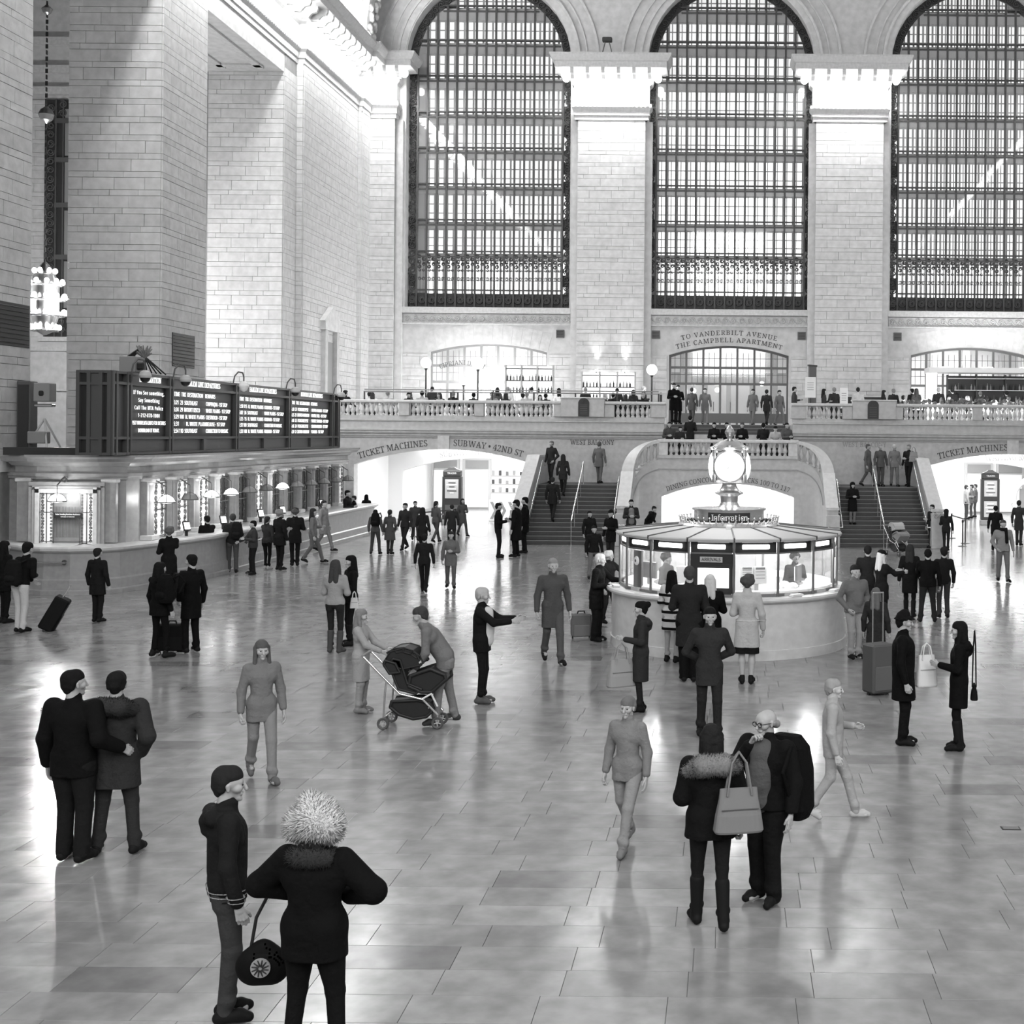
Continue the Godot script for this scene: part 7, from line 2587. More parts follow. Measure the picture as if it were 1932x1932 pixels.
# ---------- everyone in the hall ----------
func build_people():
	var dark_fur := mk("tuft_dark", 0.03, 0.95)
	wrinkle(dark_fur, 1.0)
	mk("pale_skin", 0.5, 0.6)
	person({"l": "person in a huge white fluffy hat and black coat seen from behind", "p": Vector2(-2.68, 8.75), "f": 172, "h": 1.66, "fem": true, "w": 1.34, "legs": "apart", "la": "akimbo", "ra": "akimbo", "coat": [0.76, 0.006, 1.0], "pants": [0.008, "pants"], "hair": ["long", 0.02], "hat": ["fur", 0.7], "collar": "tuft_dark", "sleeve": 1.5})
	person({"l": "person in a dark jacket with two pale hem stripes standing beside the white hat", "p": Vector2(-3.50, 9.41), "f": 115, "h": 1.77, "legs": "close", "la": "down", "ra": "down", "coat": [0.86, 0.014, 1.0], "pants": [0.05, "pants"], "hair": ["short", 0.02], "hood": true, "stripes": [[0.9, 0.915, 0.5], [0.93, 0.945, 0.5]], "head": [-10, 0]})
	person({"l": "person in black hip jacket, left one of the pair embracing at lower left", "p": Vector2(-6.26, 12.84), "f": 172, "h": 1.82, "legs": "stand", "la": "down", "ra": [Vector3(-0.32, 1.16, -0.1), Vector3(-0.42, 1.05, 0.08)], "coat": [0.8, 0.006, 1.05], "pants": [0.012, "wide"], "hair": ["short", 0.01], "head": [-35, -5], "w": 1.15, "sleeve": 1.3})
	person({"l": "person in long grey quilted coat and jeans, right one of the embracing pair", "p": Vector2(-5.95, 13.06), "f": 185, "h": 1.77, "legs": "apart", "la": [Vector3(0.42, 1.4, -0.2), Vector3(0.6, 1.39, -0.06)], "ra": "pocket", "coat": [0.66, 0.03, 1.06], "pants": [0.03, "pants"], "hair": ["short", 0.012], "hood": true, "collar": "tuft_dark", "w": 1.22, "sleeve": 1.35})
	person({"l": "person in black parka with a pale grey fur hood seen from behind", "p": Vector2(-0.12, 11.23), "f": 188, "h": 1.70, "fem": true, "legs": "step", "la": "hold", "ra": "down", "coat": [0.8, 0.008, 1.08], "pants": [0.014, "skinny"], "boots": true, "hair": ["bob", 0.018], "hood": true, "collar": "fur_grey", "w": 1.22, "sleeve": 1.3})
	person({"l": "bald person with glasses, grey sweater and open black jacket holding a phone", "p": Vector2(0.37, 11.88), "f": -38, "h": 1.71, "legs": "stand", "la": "down", "ra": "chin", "coat": [0.88, 0.008, 1.1], "pants": [0.01, "wide"], "hair": ["bald", 0.25], "glasses": true, "shirt": 0.09, "belly": 0.4, "w": 1.28, "sleeve": 1.3, "head": [-10, 4]})
	person({"l": "person in open black jacket over a white shirt reaching out to the right", "p": Vector2(-3.75, 20.49), "f": 88, "h": 1.76, "legs": "close", "la": "reach", "ra": "reach", "coat": [0.8, 0.01, 1.0], "pants": [0.012, "skinny"], "hair": ["short", 0.4], "shirt": 0.6, "shoes": 0.1})
	person({"l": "person in a grey coat bending low over the dark stroller", "p": Vector2(-3.98, 19.02), "f": -80, "h": 1.76, "legs": "step", "la": "low_reach", "ra": "low_reach", "lean": 0.6, "coat": [0.8, 0.16, 1.0], "pants": [0.2, "pants"], "hair": ["short", 0.05], "shoes": 0.05})
	person({"l": "person in plain pale grey coat pushing the dark stroller from the left", "p": Vector2(-5.39, 19.72), "f": 85, "h": 1.52, "fem": true, "legs": "close", "la": "low_reach", "ra": "low_reach", "coat": [0.55, 0.33, 1.0], "pants": [0.3, "pants"], "hair": ["long", 0.2], "shoes": 0.2})
	person({"l": "person with long dark hair and pale grey puffer jacket turned from us", "p": Vector2(-7.33, 25.03), "f": 172, "h": 1.73, "fem": true, "legs": "stand", "la": "hold", "ra": "hold", "coat": [0.92, 0.3, 1.0], "pants": [0.02, "skinny"], "boots": true, "hair": ["long", 0.05], "shoes": 0.06, "w": 1.05})
	person({"l": "person in black with long hair hugging the one in the pale puffer jacket", "p": Vector2(-7.29, 25.91), "f": -55, "h": 1.73, "fem": true, "legs": "stand", "la": "hold", "ra": "hold", "coat": [0.85, 0.008, 1.0], "pants": [0.01, "skinny"], "boots": true, "hair": ["long", 0.008]})
	person({"l": "person in a black hooded jacket and leggings standing left of a black case", "p": Vector2(-10.35, 24.40), "f": 150, "h": 1.72, "fem": true, "legs": "apart", "la": "down", "ra": "down", "coat": [0.78, 0.006, 1.1], "pants": [0.006, "skinny"], "hair": ["long", 0.01], "hood": true, "w": 1.1})
	person({"l": "person in a long black overcoat standing right of a black case", "p": Vector2(-9.99, 24.95), "f": -120, "h": 1.81, "legs": "stand", "la": "pocket", "ra": "down", "coat": [0.62, 0.006, 1.02], "pants": [0.006, "pants"], "hair": ["short", 0.01]})
	person({"l": "person in white trousers and black jacket bowing beside a rolling bag", "p": Vector2(-14.39, 27.24), "f": 160, "h": 1.81, "legs": "close", "la": "low_reach", "ra": "hold", "lean": 0.25, "coat": [0.9, 0.008, 1.0], "pants": [0.5, "pants"], "hair": ["short", 0.01], "hat": ["beanie", 0.01]})
	person({"l": "person in black half hidden at the left edge of the picture", "p": Vector2(-15.39, 28.48), "f": 150, "h": 1.74, "fem": true, "legs": "close", "la": "hold", "ra": "down", "coat": [0.7, 0.008, 1.0], "pants": [0.01, "skinny"], "hair": ["long", 0.01]})
	person({"l": "person in a loose dark coat alone before the curved office end", "p": Vector2(-13.54, 28.76), "f": 165, "h": 1.58, "legs": "close", "la": "down", "ra": "down", "coat": [0.66, 0.012, 1.1], "pants": [0.012, "pants"], "hair": ["short", 0.02]})
	person({"l": "person in a long dark coat leaning on the near ticket counter", "p": Vector2(-13.79, 33.03), "f": -150, "h": 1.74, "fem": true, "legs": "close", "la": "hold", "ra": "reach", "coat": [0.6, 0.01, 1.1], "pants": [0.01, "pants"], "hair": ["curly", 0.12]})
	person({"l": "person in black jacket with bent elbow at the ticket counter", "p": Vector2(-14.93, 38.45), "f": -130, "h": 1.68, "legs": "step", "la": "hold", "ra": "reach", "lean": 0.12, "coat": [0.9, 0.008, 1.0], "pants": [0.014, "pants"], "hair": ["short", 0.015]})
	person({"l": "person carrying a dark rucksack at the ticket counter", "p": Vector2(-14.35, 38.79), "f": -160, "h": 1.72, "legs": "step", "la": "hold", "ra": "hold", "coat": [0.88, 0.02, 1.0], "pants": [0.07, "pants"], "hair": ["short", 0.05]})
	person({"l": "person in grey turned face to us beside the ticket queue", "p": Vector2(-13.67, 38.55), "f": -60, "h": 1.54, "legs": "apart", "la": "hold", "ra": "low_reach", "coat": [0.88, 0.04, 1.05], "pants": [0.014, "pants"], "hair": ["short", 0.01], "w": 1.1})
	person({"l": "slim person in black with pale shoes in the ticket queue", "p": Vector2(-13.73, 39.90), "f": 160, "h": 1.58, "fem": true, "legs": "close", "la": "reach", "ra": "down", "coat": [0.88, 0.03, 1.0], "pants": [0.008, "skinny"], "hair": ["tied", 0.03], "shoes": 0.3})
	person({"l": "curly haired person in black coat in the ticket queue", "p": Vector2(-13.32, 39.78), "f": 150, "h": 1.80, "fem": true, "legs": "close", "la": "hold", "ra": "down", "coat": [0.72, 0.012, 1.1], "pants": [0.01, "skinny"], "hair": ["curly", 0.2]})
	person({"l": "person in black coat with a dark cap at the end of the ticket queue", "p": Vector2(-13.28, 41.07), "f": 200, "h": 1.76, "legs": "close", "la": "down", "ra": "hold", "coat": [0.7, 0.012, 1.1], "pants": [0.01, "pants"], "hair": ["curly", 0.08], "hat": ["cap", 0.01]})
	person({"l": "person with a pale strap across a black jacket by the far ticket windows", "p": Vector2(-14.73, 51.81), "f": 80, "h": 1.85, "legs": "close", "la": "hold", "ra": "hold", "coat": [0.88, 0.012, 1.0], "pants": [0.02, "pants"], "hair": ["short", 0.01]})
	person({"l": "dark coated person stepping beside the one with a pale strap", "p": Vector2(-14.93, 53.42), "f": -60, "h": 1.57, "fem": true, "legs": "step", "la": "hold", "ra": "down", "coat": [0.75, 0.012, 1.0], "pants": [0.012, "pants"], "hair": ["short", 0.03]})
	person({"l": "long haired person in black with boots near the left passage doors", "p": Vector2(-15.14, 56.05), "f": 170, "h": 1.50, "fem": true, "legs": "close", "la": "down", "ra": "hold", "coat": [0.9, 0.012, 1.0], "pants": [0.01, "skinny"], "boots": true, "hair": ["long", 0.008]})
	person({"l": "person with a dark backpack facing away before the left arch", "p": Vector2(-11.90, 45.20), "f": 175, "h": 1.50, "legs": "apart", "la": "down", "ra": "down", "coat": [0.88, 0.08, 1.0], "pants": [0.05, "pants"], "hair": ["short", 0.012]})
	person({"l": "person in a knee length grey coat facing away before the left arch", "p": Vector2(-11.42, 45.24), "f": 170, "h": 1.50, "fem": true, "legs": "close", "la": "down", "ra": "pocket", "coat": [0.56, 0.07, 1.25], "pants": [0.03, "pants"], "hair": ["tied", 0.03]})
	person({"l": "dark coated walker, leftmost of the crowd before the left arch", "p": Vector2(-11.31, 46.91), "f": -20, "h": 1.64, "fem": false, "legs": "walk", "la": "down", "coat": [0.86, 0.030, 1.05], "pants": [0.024, "pants"], "hair": ["short", 0.030]})
	person({"l": "dark walker with hanging bag in the crowd before the left arch", "p": Vector2(-10.25, 44.96), "f": 170, "h": 1.60, "fem": true, "legs": "step", "la": "hold", "coat": [0.70, 0.020, 1.05], "pants": [0.016, "pants"], "hair": ["long", 0.020]})
	person({"l": "slightly taller dark walker deep in the crowd before the left arch", "p": Vector2(-11.93, 51.07), "f": 20, "h": 1.50, "fem": false, "legs": "walk", "la": "down", "coat": [0.60, 0.050, 1.05], "pants": [0.040, "pants"], "hair": ["short", 0.030]})
	person({"l": "grey walker under the belt post in the crowd before the left arch", "p": Vector2(-10.94, 50.17), "f": 150, "h": 1.55, "fem": true, "legs": "walk", "la": "hold", "coat": [0.86, 0.100, 1.05], "pants": [0.080, "pants"], "hair": ["tied", 0.030]})
	person({"l": "dark walker right of the belt post before the left arch", "p": Vector2(-10.07, 48.83), "f": -160, "h": 1.50, "fem": false, "legs": "step", "la": "down", "coat": [0.70, 0.030, 1.05], "pants": [0.024, "pants"], "hair": ["short", 0.030]})
	person({"l": "grey walker close to the dark poster pylon", "p": Vector2(-10.58, 53.35), "f": 40, "h": 1.50, "fem": true, "legs": "walk", "la": "hold", "coat": [0.60, 0.080, 1.05], "pants": [0.064, "pants"], "hair": ["long", 0.030]})
	person({"l": "dark walker in the open floor nearer than the crowd before the left arch", "p": Vector2(-7.83, 34.57), "f": 185, "h": 1.50, "fem": false, "legs": "walk", "la": "down", "coat": [0.86, 0.015, 1.05], "pants": [0.012, "pants"], "hair": ["short", 0.015]})
	person({"l": "grey blurred walker right of the nearer dark walker", "p": Vector2(-7.35, 35.56), "f": 10, "h": 1.50, "fem": true, "legs": "step", "la": "hold", "coat": [0.70, 0.130, 1.05], "pants": [0.104, "pants"], "hair": ["tied", 0.030]})
	person({"l": "pale grey walker passing before the far ticket windows", "p": Vector2(-13.96, 46.23), "f": 80, "h": 1.74, "fem": false, "legs": "walk", "la": "down", "coat": [0.60, 0.220, 1.05], "pants": [0.176, "pants"], "hair": ["short", 0.030]})
	person({"l": "grey walker passing the ticket queue toward the arch", "p": Vector2(-13.05, 42.11), "f": 100, "h": 1.70, "fem": true, "legs": "walk", "la": "hold", "coat": [0.86, 0.160, 1.05], "pants": [0.128, "pants"], "hair": ["long", 0.030]})
	person({"l": "person in black shirt and dark jeans, left of the two silhouettes in the bright reflection", "p": Vector2(-7.61, 44.42), "f": 95, "h": 1.80, "legs": "apart", "la": "hold", "ra": "hold", "coat": [0.92, 0.008, 1.0], "pants": [0.012, "pants"], "hair": ["short", 0.01]})
	person({"l": "person in a long black coat and peaked cap beside the left stairs", "p": Vector2(-7.05, 44.67), "f": -100, "h": 1.88, "legs": "stand", "la": "down", "ra": "hold", "coat": [0.52, 0.008, 1.12], "pants": [0.008, "pants"], "hair": ["short", 0.02], "hat": ["cap", 0.008], "w": 1.15})
	person({"l": "person in black coat standing close behind the peaked cap", "p": Vector2(-6.98, 46.07), "f": -90, "h": 1.92, "legs": "close", "la": "down", "ra": "down", "coat": [0.66, 0.006, 1.05], "pants": [0.008, "pants"], "hair": ["short", 0.008]})
	person({"l": "tall dark grey walker alone in the middle of the open floor", "p": Vector2(-3.15, 24.19), "f": 20, "h": 1.87, "legs": "walk", "coat": [0.6, 0.07, 1.0], "pants": [0.08, "pants"], "hair": ["short", 0.25]})
	person({"l": "grey clothed walker crossing the open floor at left of centre", "p": Vector2(-5.53, 15.92), "f": 30, "h": 1.64, "fem": true, "legs": "walk", "la": "down", "coat": [0.75, 0.17, 1.0], "pants": [0.22, "pants"], "hair": ["long", 0.09], "shoes": 0.12})
	person({"l": "pale grey walker striding right behind the couple with the handbag", "p": Vector2(1.16, 14.48), "f": 85, "h": 1.50, "legs": "walk", "la": "hold", "coat": [0.8, 0.36, 1.05], "pants": [0.36, "pants"], "hair": ["short", 0.3], "shoes": 0.5, "skin": "pale_skin"})
	person({"l": "faint grey walker left of the couple with the handbag", "p": Vector2(-0.98, 13.40), "f": -20, "h": 1.50, "fem": true, "legs": "walk", "coat": [0.8, 0.2, 1.0], "pants": [0.27, "pants"], "hair": ["short", 0.15], "shoes": 0.2})
	person({"l": "person facing us in a dark jacket on the foot of the left stairs", "p": Vector2(-3.81, 38.19), "f": 20, "h": 1.50, "legs": "apart", "la": "down", "ra": "down", "coat": [0.88, 0.012, 1.0], "pants": [0.15, "pants"], "hair": ["short", 0.015]})
	person({"l": "dark coated person standing on the lower left stairs", "p": Vector2(-4.65, 45.09), "f": 30, "h": 1.52, "legs": "stand", "la": "pocket", "coat": [0.7, 0.012, 1.0], "pants": [0.012, "pants"], "hair": ["short", 0.01]})
	person({"l": "black clothed person at the inner newel of the left stairs", "p": Vector2(-3.74, 42.93), "f": -30, "h": 1.68, "legs": "close", "la": "hold", "coat": [0.7, 0.008, 1.0], "pants": [0.02, "pants"], "hair": ["short", 0.01], "hat": ["cap", 0.01]})
	person({"l": "dark haired person in open grey coat by the podium wall", "p": Vector2(-3.47, 48.13), "f": 10, "h": 1.77, "legs": "close", "la": "hold", "ra": "hold", "coat": [0.66, 0.03, 1.0], "pants": [0.03, "pants"], "hair": ["short", 0.008], "shirt": 0.2})
	person({"l": "hunched dark person sitting low against the podium wall", "p": Vector2(-2.95, 49.55), "f": 60, "h": 1.53, "legs": "close", "la": "hold", "lean": 0.5, "coat": [0.66, 0.01, 1.0], "pants": [0.012, "pants"], "hair": ["short", 0.02], "hood": true})
	person({"l": "white haired person in black coat leaning on the left of the booth counter", "p": Vector2(-2.61, 26.70), "f": 75, "h": 1.74, "legs": "close", "la": "reach", "ra": "hold", "lean": 0.12, "coat": [0.66, 0.008, 1.05], "pants": [0.01, "wide"], "hair": ["short", 0.6]})
	person({"l": "dark trousered person half hidden between the white haired one and the booth", "p": Vector2(-2.57, 29.09), "f": 60, "h": 1.59, "legs": "step", "la": "reach", "coat": [0.86, 0.02, 1.0], "pants": [0.02, "pants"], "hair": ["curly", 0.6]})
	person({"l": "person in profile with dark bunched hair and grey coat carrying a pale bag", "p": Vector2(-1.28, 20.00), "f": -80, "h": 1.63, "fem": true, "legs": "stand", "la": "hold", "ra": "down", "coat": [0.5, 0.03, 1.08], "pants": [0.02, "skinny"], "heels": true, "hair": ["bun", 0.008], "hood": true, "shoes": 0.01})
	person({"l": "person in a black and white banded fur coat at the booth", "p": Vector2(-1.00, 24.30), "f": 160, "h": 1.66, "fem": true, "legs": "stand", "la": "hold", "ra": "hold", "coat": [0.62, 0.5, 1.0], "pants": [0.3, "skinny"], "boots": false, "hair": ["long", 0.006], "stripes": [[0.63, 0.69, 0.006], [0.79, 0.85, 0.006], [0.95, 1.01, 0.006], [1.11, 1.17, 0.006], [1.27, 1.33, 0.006]]})
	person({"l": "tall person in a plain dark grey overcoat at the booth screen", "p": Vector2(-0.63, 22.44), "f": 185, "h": 1.92, "legs": "close", "la": "hold", "ra": "hold", "coat": [0.55, 0.02, 1.04], "pants": [0.006, "wide"], "hair": ["short", 0.06], "w": 1.1})
	person({"l": "blond long haired person in black before the arrivals screen", "p": Vector2(-0.29, 23.00), "f": 178, "h": 1.73, "fem": true, "legs": "stand", "la": "hold", "ra": "hold", "coat": [0.72, 0.006, 1.1], "pants": [0.008, "pants"], "hair": ["long", 0.55], "w": 1.12})
	person({"l": "walker in dark sweater coming toward us in front of the booth", "p": Vector2(-0.23, 18.30), "f": 8, "h": 1.77, "legs": "step", "la": "back", "ra": "back", "coat": [0.72, 0.03, 1.0], "pants": [0.02, "pants"], "hair": ["short", 0.01]})
	person({"l": "person in a pale belted coat with a dark skirt hem before the booth", "p": Vector2(0.34, 22.29), "f": 178, "h": 1.80, "fem": true, "legs": "close", "la": "hold", "ra": "down", "coat": [0.6, 0.42, 1.18], "pants": [0.01, "skirt"], "heels": true, "hair": ["curly", 0.07], "stripes": [[1.02, 1.05, 0.5]]})
	person({"l": "person in a grey zipped jacket and pale jeans facing us right of the booth", "p": Vector2(2.38, 24.87), "f": 25, "h": 1.73, "legs": "close", "la": "pocket", "ra": "pocket", "coat": [0.88, 0.14, 1.05], "pants": [0.3, "pants"], "hair": ["short", 0.02], "hood": true, "w": 1.15, "belly": 0.3})
	person({"l": "person in dark suit seen from behind at the right of the booth", "p": Vector2(3.14, 29.93), "f": 185, "h": 1.68, "legs": "close", "la": "hold", "coat": [0.84, 0.02, 1.0], "pants": [0.02, "pants"], "hair": ["short", 0.02]})
	person({"l": "blond person with outstretched dark sleeve in the group right of the booth", "p": Vector2(3.29, 28.49), "f": 120, "h": 1.69, "fem": true, "legs": "close", "la": "reach", "ra": "reach", "coat": [0.7, 0.012, 1.0], "pants": [0.012, "pants"], "hair": ["long", 0.6], "hat": ["cap", 0.01]})
	person({"l": "person in long dark coat holding a rolling case right of the booth", "p": Vector2(2.58, 23.13), "f": 160, "h": 1.51, "fem": true, "legs": "close", "la": "down", "coat": [0.4, 0.025, 1.15], "pants": [0.02, "pants"], "hair": ["long", 0.12]})
	person({"l": "person in black coat and brimmed hat facing right near the pale bag", "p": Vector2(2.38, 17.98), "f": 80, "h": 1.76, "legs": "close", "la": "pocket", "ra": "down", "coat": [0.62, 0.006, 1.16], "pants": [0.008, "pants"], "hair": ["short", 0.01], "hat": ["brim", 0.008], "w": 1.15})
	person({"l": "person in black parka with a small shoulder bag at far right", "p": Vector2(3.08, 17.68), "f": -100, "h": 1.69, "fem": true, "legs": "close", "la": "hold", "ra": "down", "coat": [0.6, 0.006, 1.05], "pants": [0.008, "skinny"], "boots": true, "hair": ["long", 0.01], "hood": true})
	person({"l": "long haired person in black leaning on a pulled case handle, far right group", "p": Vector2(4.17, 30.52), "f": 165, "h": 1.67, "fem": true, "legs": "step", "la": "down", "coat": [0.6, 0.01, 1.0], "pants": [0.01, "skinny"], "boots": true, "hair": ["long", 0.03]})
	person({"l": "broad person in black jacket with a grey waist bag, far right group", "p": Vector2(4.48, 29.85), "f": 175, "h": 1.62, "legs": "apart", "la": "low_reach", "coat": [0.86, 0.006, 1.0], "pants": [0.02, "pants"], "hair": ["short", 0.01], "w": 1.15})
	person({"l": "person in dark jacket and jeans, rightmost of the far right group", "p": Vector2(4.95, 30.57), "f": 190, "h": 1.59, "legs": "stand", "la": "hold", "coat": [0.86, 0.012, 1.0], "pants": [0.04, "pants"], "hair": ["short", 0.015], "hat": ["beanie", 0.02]})
	person({"l": "walker in a pale open jacket alone before the right passage", "p": Vector2(7.89, 38.27), "f": 5, "h": 1.76, "legs": "step", "la": "down", "ra": "pocket", "coat": [0.88, 0.25, 1.05], "pants": [0.16, "pants"], "hair": ["short", 0.05], "scarf": 0.01, "w": 1.1})
	person({"l": "dark walker behind the pale jacketed walker", "p": Vector2(9.73, 48.54), "f": 170, "h": 1.64, "legs": "walk", "la": "down", "coat": [0.66, 0.012, 1.0], "pants": [0.012, "pants"], "hair": ["short", 0.01]})
	person({"l": "dark grey person cut by the right edge of the picture", "p": Vector2(11.11, 50.99), "f": 150, "h": 1.72, "legs": "close", "la": "down", "coat": [0.6, 0.04, 1.0], "pants": [0.04, "pants"], "hair": ["short", 0.03]})
	person({"l": "slim dark person behind the belt posts on the right", "p": Vector2(7.91, 48.36), "f": 160, "h": 1.50, "legs": "close", "la": "hold", "coat": [0.8, 0.02, 1.0], "pants": [0.02, "pants"], "hair": ["short", 0.02], "hat": ["hood", 0.02]})
	person({"l": "dark seated looking person beside the outer newel of the right stairs", "p": Vector2(7.60, 49.69), "f": -60, "h": 1.60, "legs": "close", "la": "hold", "coat": [0.7, 0.02, 1.0], "pants": [0.02, "pants"], "hair": ["short", 0.02]})
	person({"l": "pale clothed person, leftmost of three far inside the right passage", "p": Vector2(11.95, 67.00), "f": 100, "h": 1.70, "legs": "close", "la": "hold", "coat": [0.8, 0.40, 1.0], "pants": [0.08, "pants"], "hair": ["short", 0.05]})
	person({"l": "grey person, middle of three far inside the right passage", "p": Vector2(12.38, 67.90), "f": -90, "h": 1.70, "legs": "close", "la": "hold", "coat": [0.8, 0.15, 1.0], "pants": [0.08, "pants"], "hair": ["short", 0.05]})
	person({"l": "taller grey person, rightmost of three far inside the right passage", "p": Vector2(12.74, 68.80), "f": -100, "h": 1.70, "legs": "close", "la": "hold", "coat": [0.8, 0.12, 1.0], "pants": [0.08, "pants"], "hair": ["short", 0.05]})
	person({"l": "dark person leaning by the top of the left outer parapet", "p": Vector2(-7.16, 54.20), "y": 2.10, "f": -30, "h": 1.72, "legs": "step", "la": "pocket", "coat": [0.8, 0.03, 1.0], "pants": [0.03, "pants"], "hair": ["short", 0.15]})
	person({"l": "blurred dark climber low on the left stairs by the outer rail", "p": Vector2(-6.69, 51.10), "y": 0.75, "f": 170, "h": 1.70, "legs": "walk", "coat": [0.7, 0.02, 1.0], "pants": [0.02, "pants"], "hair": ["short", 0.03]})
	person({"l": "dark climber upper on the left stairs by the outer rail", "p": Vector2(-6.51, 52.80), "y": 1.65, "f": 175, "h": 1.66, "fem": true, "legs": "walk", "coat": [0.7, 0.03, 1.0], "pants": [0.02, "pants"], "hair": ["long", 0.03]})
	person({"l": "grey person on the left landing below the wall letters", "p": Vector2(-5.26, 54.60), "y": 2.10, "f": 160, "h": 1.70, "legs": "step", "coat": [0.7, 0.14, 1.0], "pants": [0.14, "pants"], "hair": ["short", 0.1]})
	person({"l": "dark person standing on the right stairs near the inner rail", "p": Vector2(4.77, 51.10), "y": 0.75, "f": 10, "h": 1.60, "legs": "close", "la": "hold", "ra": "hold", "coat": [0.55, 0.012, 1.1], "pants": [0.2, "pants"], "hair": ["short", 0.01], "hat": ["hood", 0.012]})
	person({"l": "grey person, leftmost of four at the top of the right stairs", "p": Vector2(5.66, 54.10), "y": 2.10, "f": 60, "h": 1.70, "fem": true, "legs": "walk", "la": "down", "coat": [0.60, 0.120, 1.0], "pants": [0.096, "pants"], "hair": ["short", 0.10]})
	person({"l": "grey clothed person, second of four at the top of the right stairs", "p": Vector2(6.17, 54.10), "y": 2.10, "f": 20, "h": 1.70, "fem": false, "legs": "close", "la": "down", "coat": [0.80, 0.100, 1.0], "pants": [0.080, "pants"], "hair": ["short", 0.30]})
	person({"l": "pale grey person, third of four at the top of the right stairs", "p": Vector2(6.73, 54.10), "y": 2.10, "f": 10, "h": 1.70, "fem": true, "legs": "step", "la": "down", "coat": [0.80, 0.200, 1.0], "pants": [0.160, "pants"], "hair": ["short", 0.50]})
	person({"l": "dark person with a pale bag, rightmost of four at the top of the right stairs", "p": Vector2(7.31, 54.10), "y": 2.10, "f": -40, "h": 1.70, "fem": false, "legs": "step", "la": "hold", "coat": [0.86, 0.020, 1.0], "pants": [0.016, "pants"], "hair": ["short", 0.20]})
	person({"l": "grey jacketed person at the left end of the middle landing rail", "p": Vector2(-2.37, 53.90), "y": 2.95, "f": 5, "h": 1.68, "fem": false, "legs": "close", "la": "hold", "ra": "hold", "coat": [0.7, 0.060, 1.0], "pants": [0.02, "pants"], "hair": ["short", 0.015]})
	person({"l": "dark bundled child-like figure next to the left end of the landing rail", "p": Vector2(-1.94, 53.90), "y": 2.95, "f": 20, "h": 1.50, "fem": true, "legs": "close", "la": "hold", "ra": "hold", "coat": [0.7, 0.030, 1.0], "pants": [0.02, "pants"], "hair": ["short", 0.015]})
	person({"l": "dark blurred person on the steps left of the clock top", "p": Vector2(-1.60, 56.20), "y": 3.24, "f": 170, "h": 1.68, "fem": false, "legs": "close", "la": "hold", "ra": "hold", "coat": [0.7, 0.020, 1.0], "pants": [0.02, "pants"], "hair": ["short", 0.015]})
	person({"l": "dark person holding pale papers left of the clock top", "p": Vector2(-0.57, 54.00), "y": 2.95, "f": 0, "h": 1.68, "fem": true, "legs": "close", "la": "hold", "ra": "hold", "coat": [0.7, 0.012, 1.0], "pants": [0.02, "pants"], "hair": ["short", 0.015]})
	person({"l": "dark haired person in black right behind the clock top", "p": Vector2(-0.06, 54.20), "y": 2.95, "f": 10, "h": 1.68, "fem": false, "legs": "close", "la": "hold", "ra": "hold", "coat": [0.7, 0.015, 1.0], "pants": [0.02, "pants"], "hair": ["short", 0.015]})
	person({"l": "person in knit cap and black coat right of the clock top", "p": Vector2(0.56, 54.00), "y": 2.95, "f": -10, "h": 1.68, "fem": true, "legs": "close", "la": "hold", "ra": "hold", "coat": [0.7, 0.012, 1.0], "pants": [0.02, "pants"], "hair": ["short", 0.015], "hat": ["beanie", 0.08]})
	person({"l": "dark blurred person near the right end of the landing rail", "p": Vector2(1.45, 55.20), "y": 2.95, "f": 170, "h": 1.68, "fem": false, "legs": "close", "la": "hold", "ra": "hold", "coat": [0.7, 0.020, 1.0], "pants": [0.02, "pants"], "hair": ["short", 0.015]})
	person({"l": "person in pale sleeves bending over the landing rail", "p": Vector2(1.88, 53.70), "y": 2.95, "f": 0, "h": 1.68, "fem": true, "legs": "close", "la": "hold", "ra": "hold", "coat": [0.7, 0.500, 1.0], "pants": [0.02, "pants"], "hair": ["short", 0.015], "lean": 0.7})
	person({"l": "grey hooded person at the right end of the landing rail", "p": Vector2(2.36, 53.90), "y": 2.95, "f": 30, "h": 1.68, "fem": false, "legs": "close", "la": "hold", "ra": "hold", "coat": [0.7, 0.100, 1.0], "pants": [0.02, "pants"], "hair": ["short", 0.015]})
	person({"l": "person in a black open coat standing high at the left of the central doors", "p": Vector2(-2.41, 58.90), "y": 4.58, "f": 15, "h": 1.80, "legs": "close", "la": "hold", "ra": "hold", "coat": [0.6, 0.006, 1.05], "pants": [0.008, "pants"], "hair": ["short", 0.01]})
	person({"l": "person in black just behind the one standing high on the steps", "p": Vector2(-2.27, 60.10), "y": 4.58, "f": 25, "h": 1.76, "legs": "close", "la": "hold", "coat": [0.6, 0.006, 1.05], "pants": [0.008, "pants"], "hair": ["short", 0.008]})
	person({"l": "dark walker before the left panes of the central doors", "p": Vector2(-1.70, 62.00), "y": 4.58, "f": 170, "h": 1.72, "fem": true, "legs": "walk", "coat": [0.7, 0.050, 1.0], "pants": [0.050, "pants"], "hair": ["short", 0.03]})
	person({"l": "grey walker before the middle panes of the central doors", "p": Vector2(-1.10, 62.60), "y": 4.58, "f": 10, "h": 1.72, "fem": false, "legs": "walk", "coat": [0.7, 0.140, 1.0], "pants": [0.140, "pants"], "hair": ["short", 0.03]})
	person({"l": "grey walker right of the middle door handles", "p": Vector2(1.15, 63.20), "y": 4.58, "f": -20, "h": 1.72, "fem": true, "legs": "walk", "coat": [0.7, 0.120, 1.0], "pants": [0.120, "pants"], "hair": ["short", 0.03]})
	person({"l": "dark walker before the right panes of the central doors", "p": Vector2(1.82, 63.80), "y": 4.58, "f": 160, "h": 1.72, "fem": false, "legs": "walk", "coat": [0.7, 0.030, 1.0], "pants": [0.030, "pants"], "hair": ["short", 0.03]})
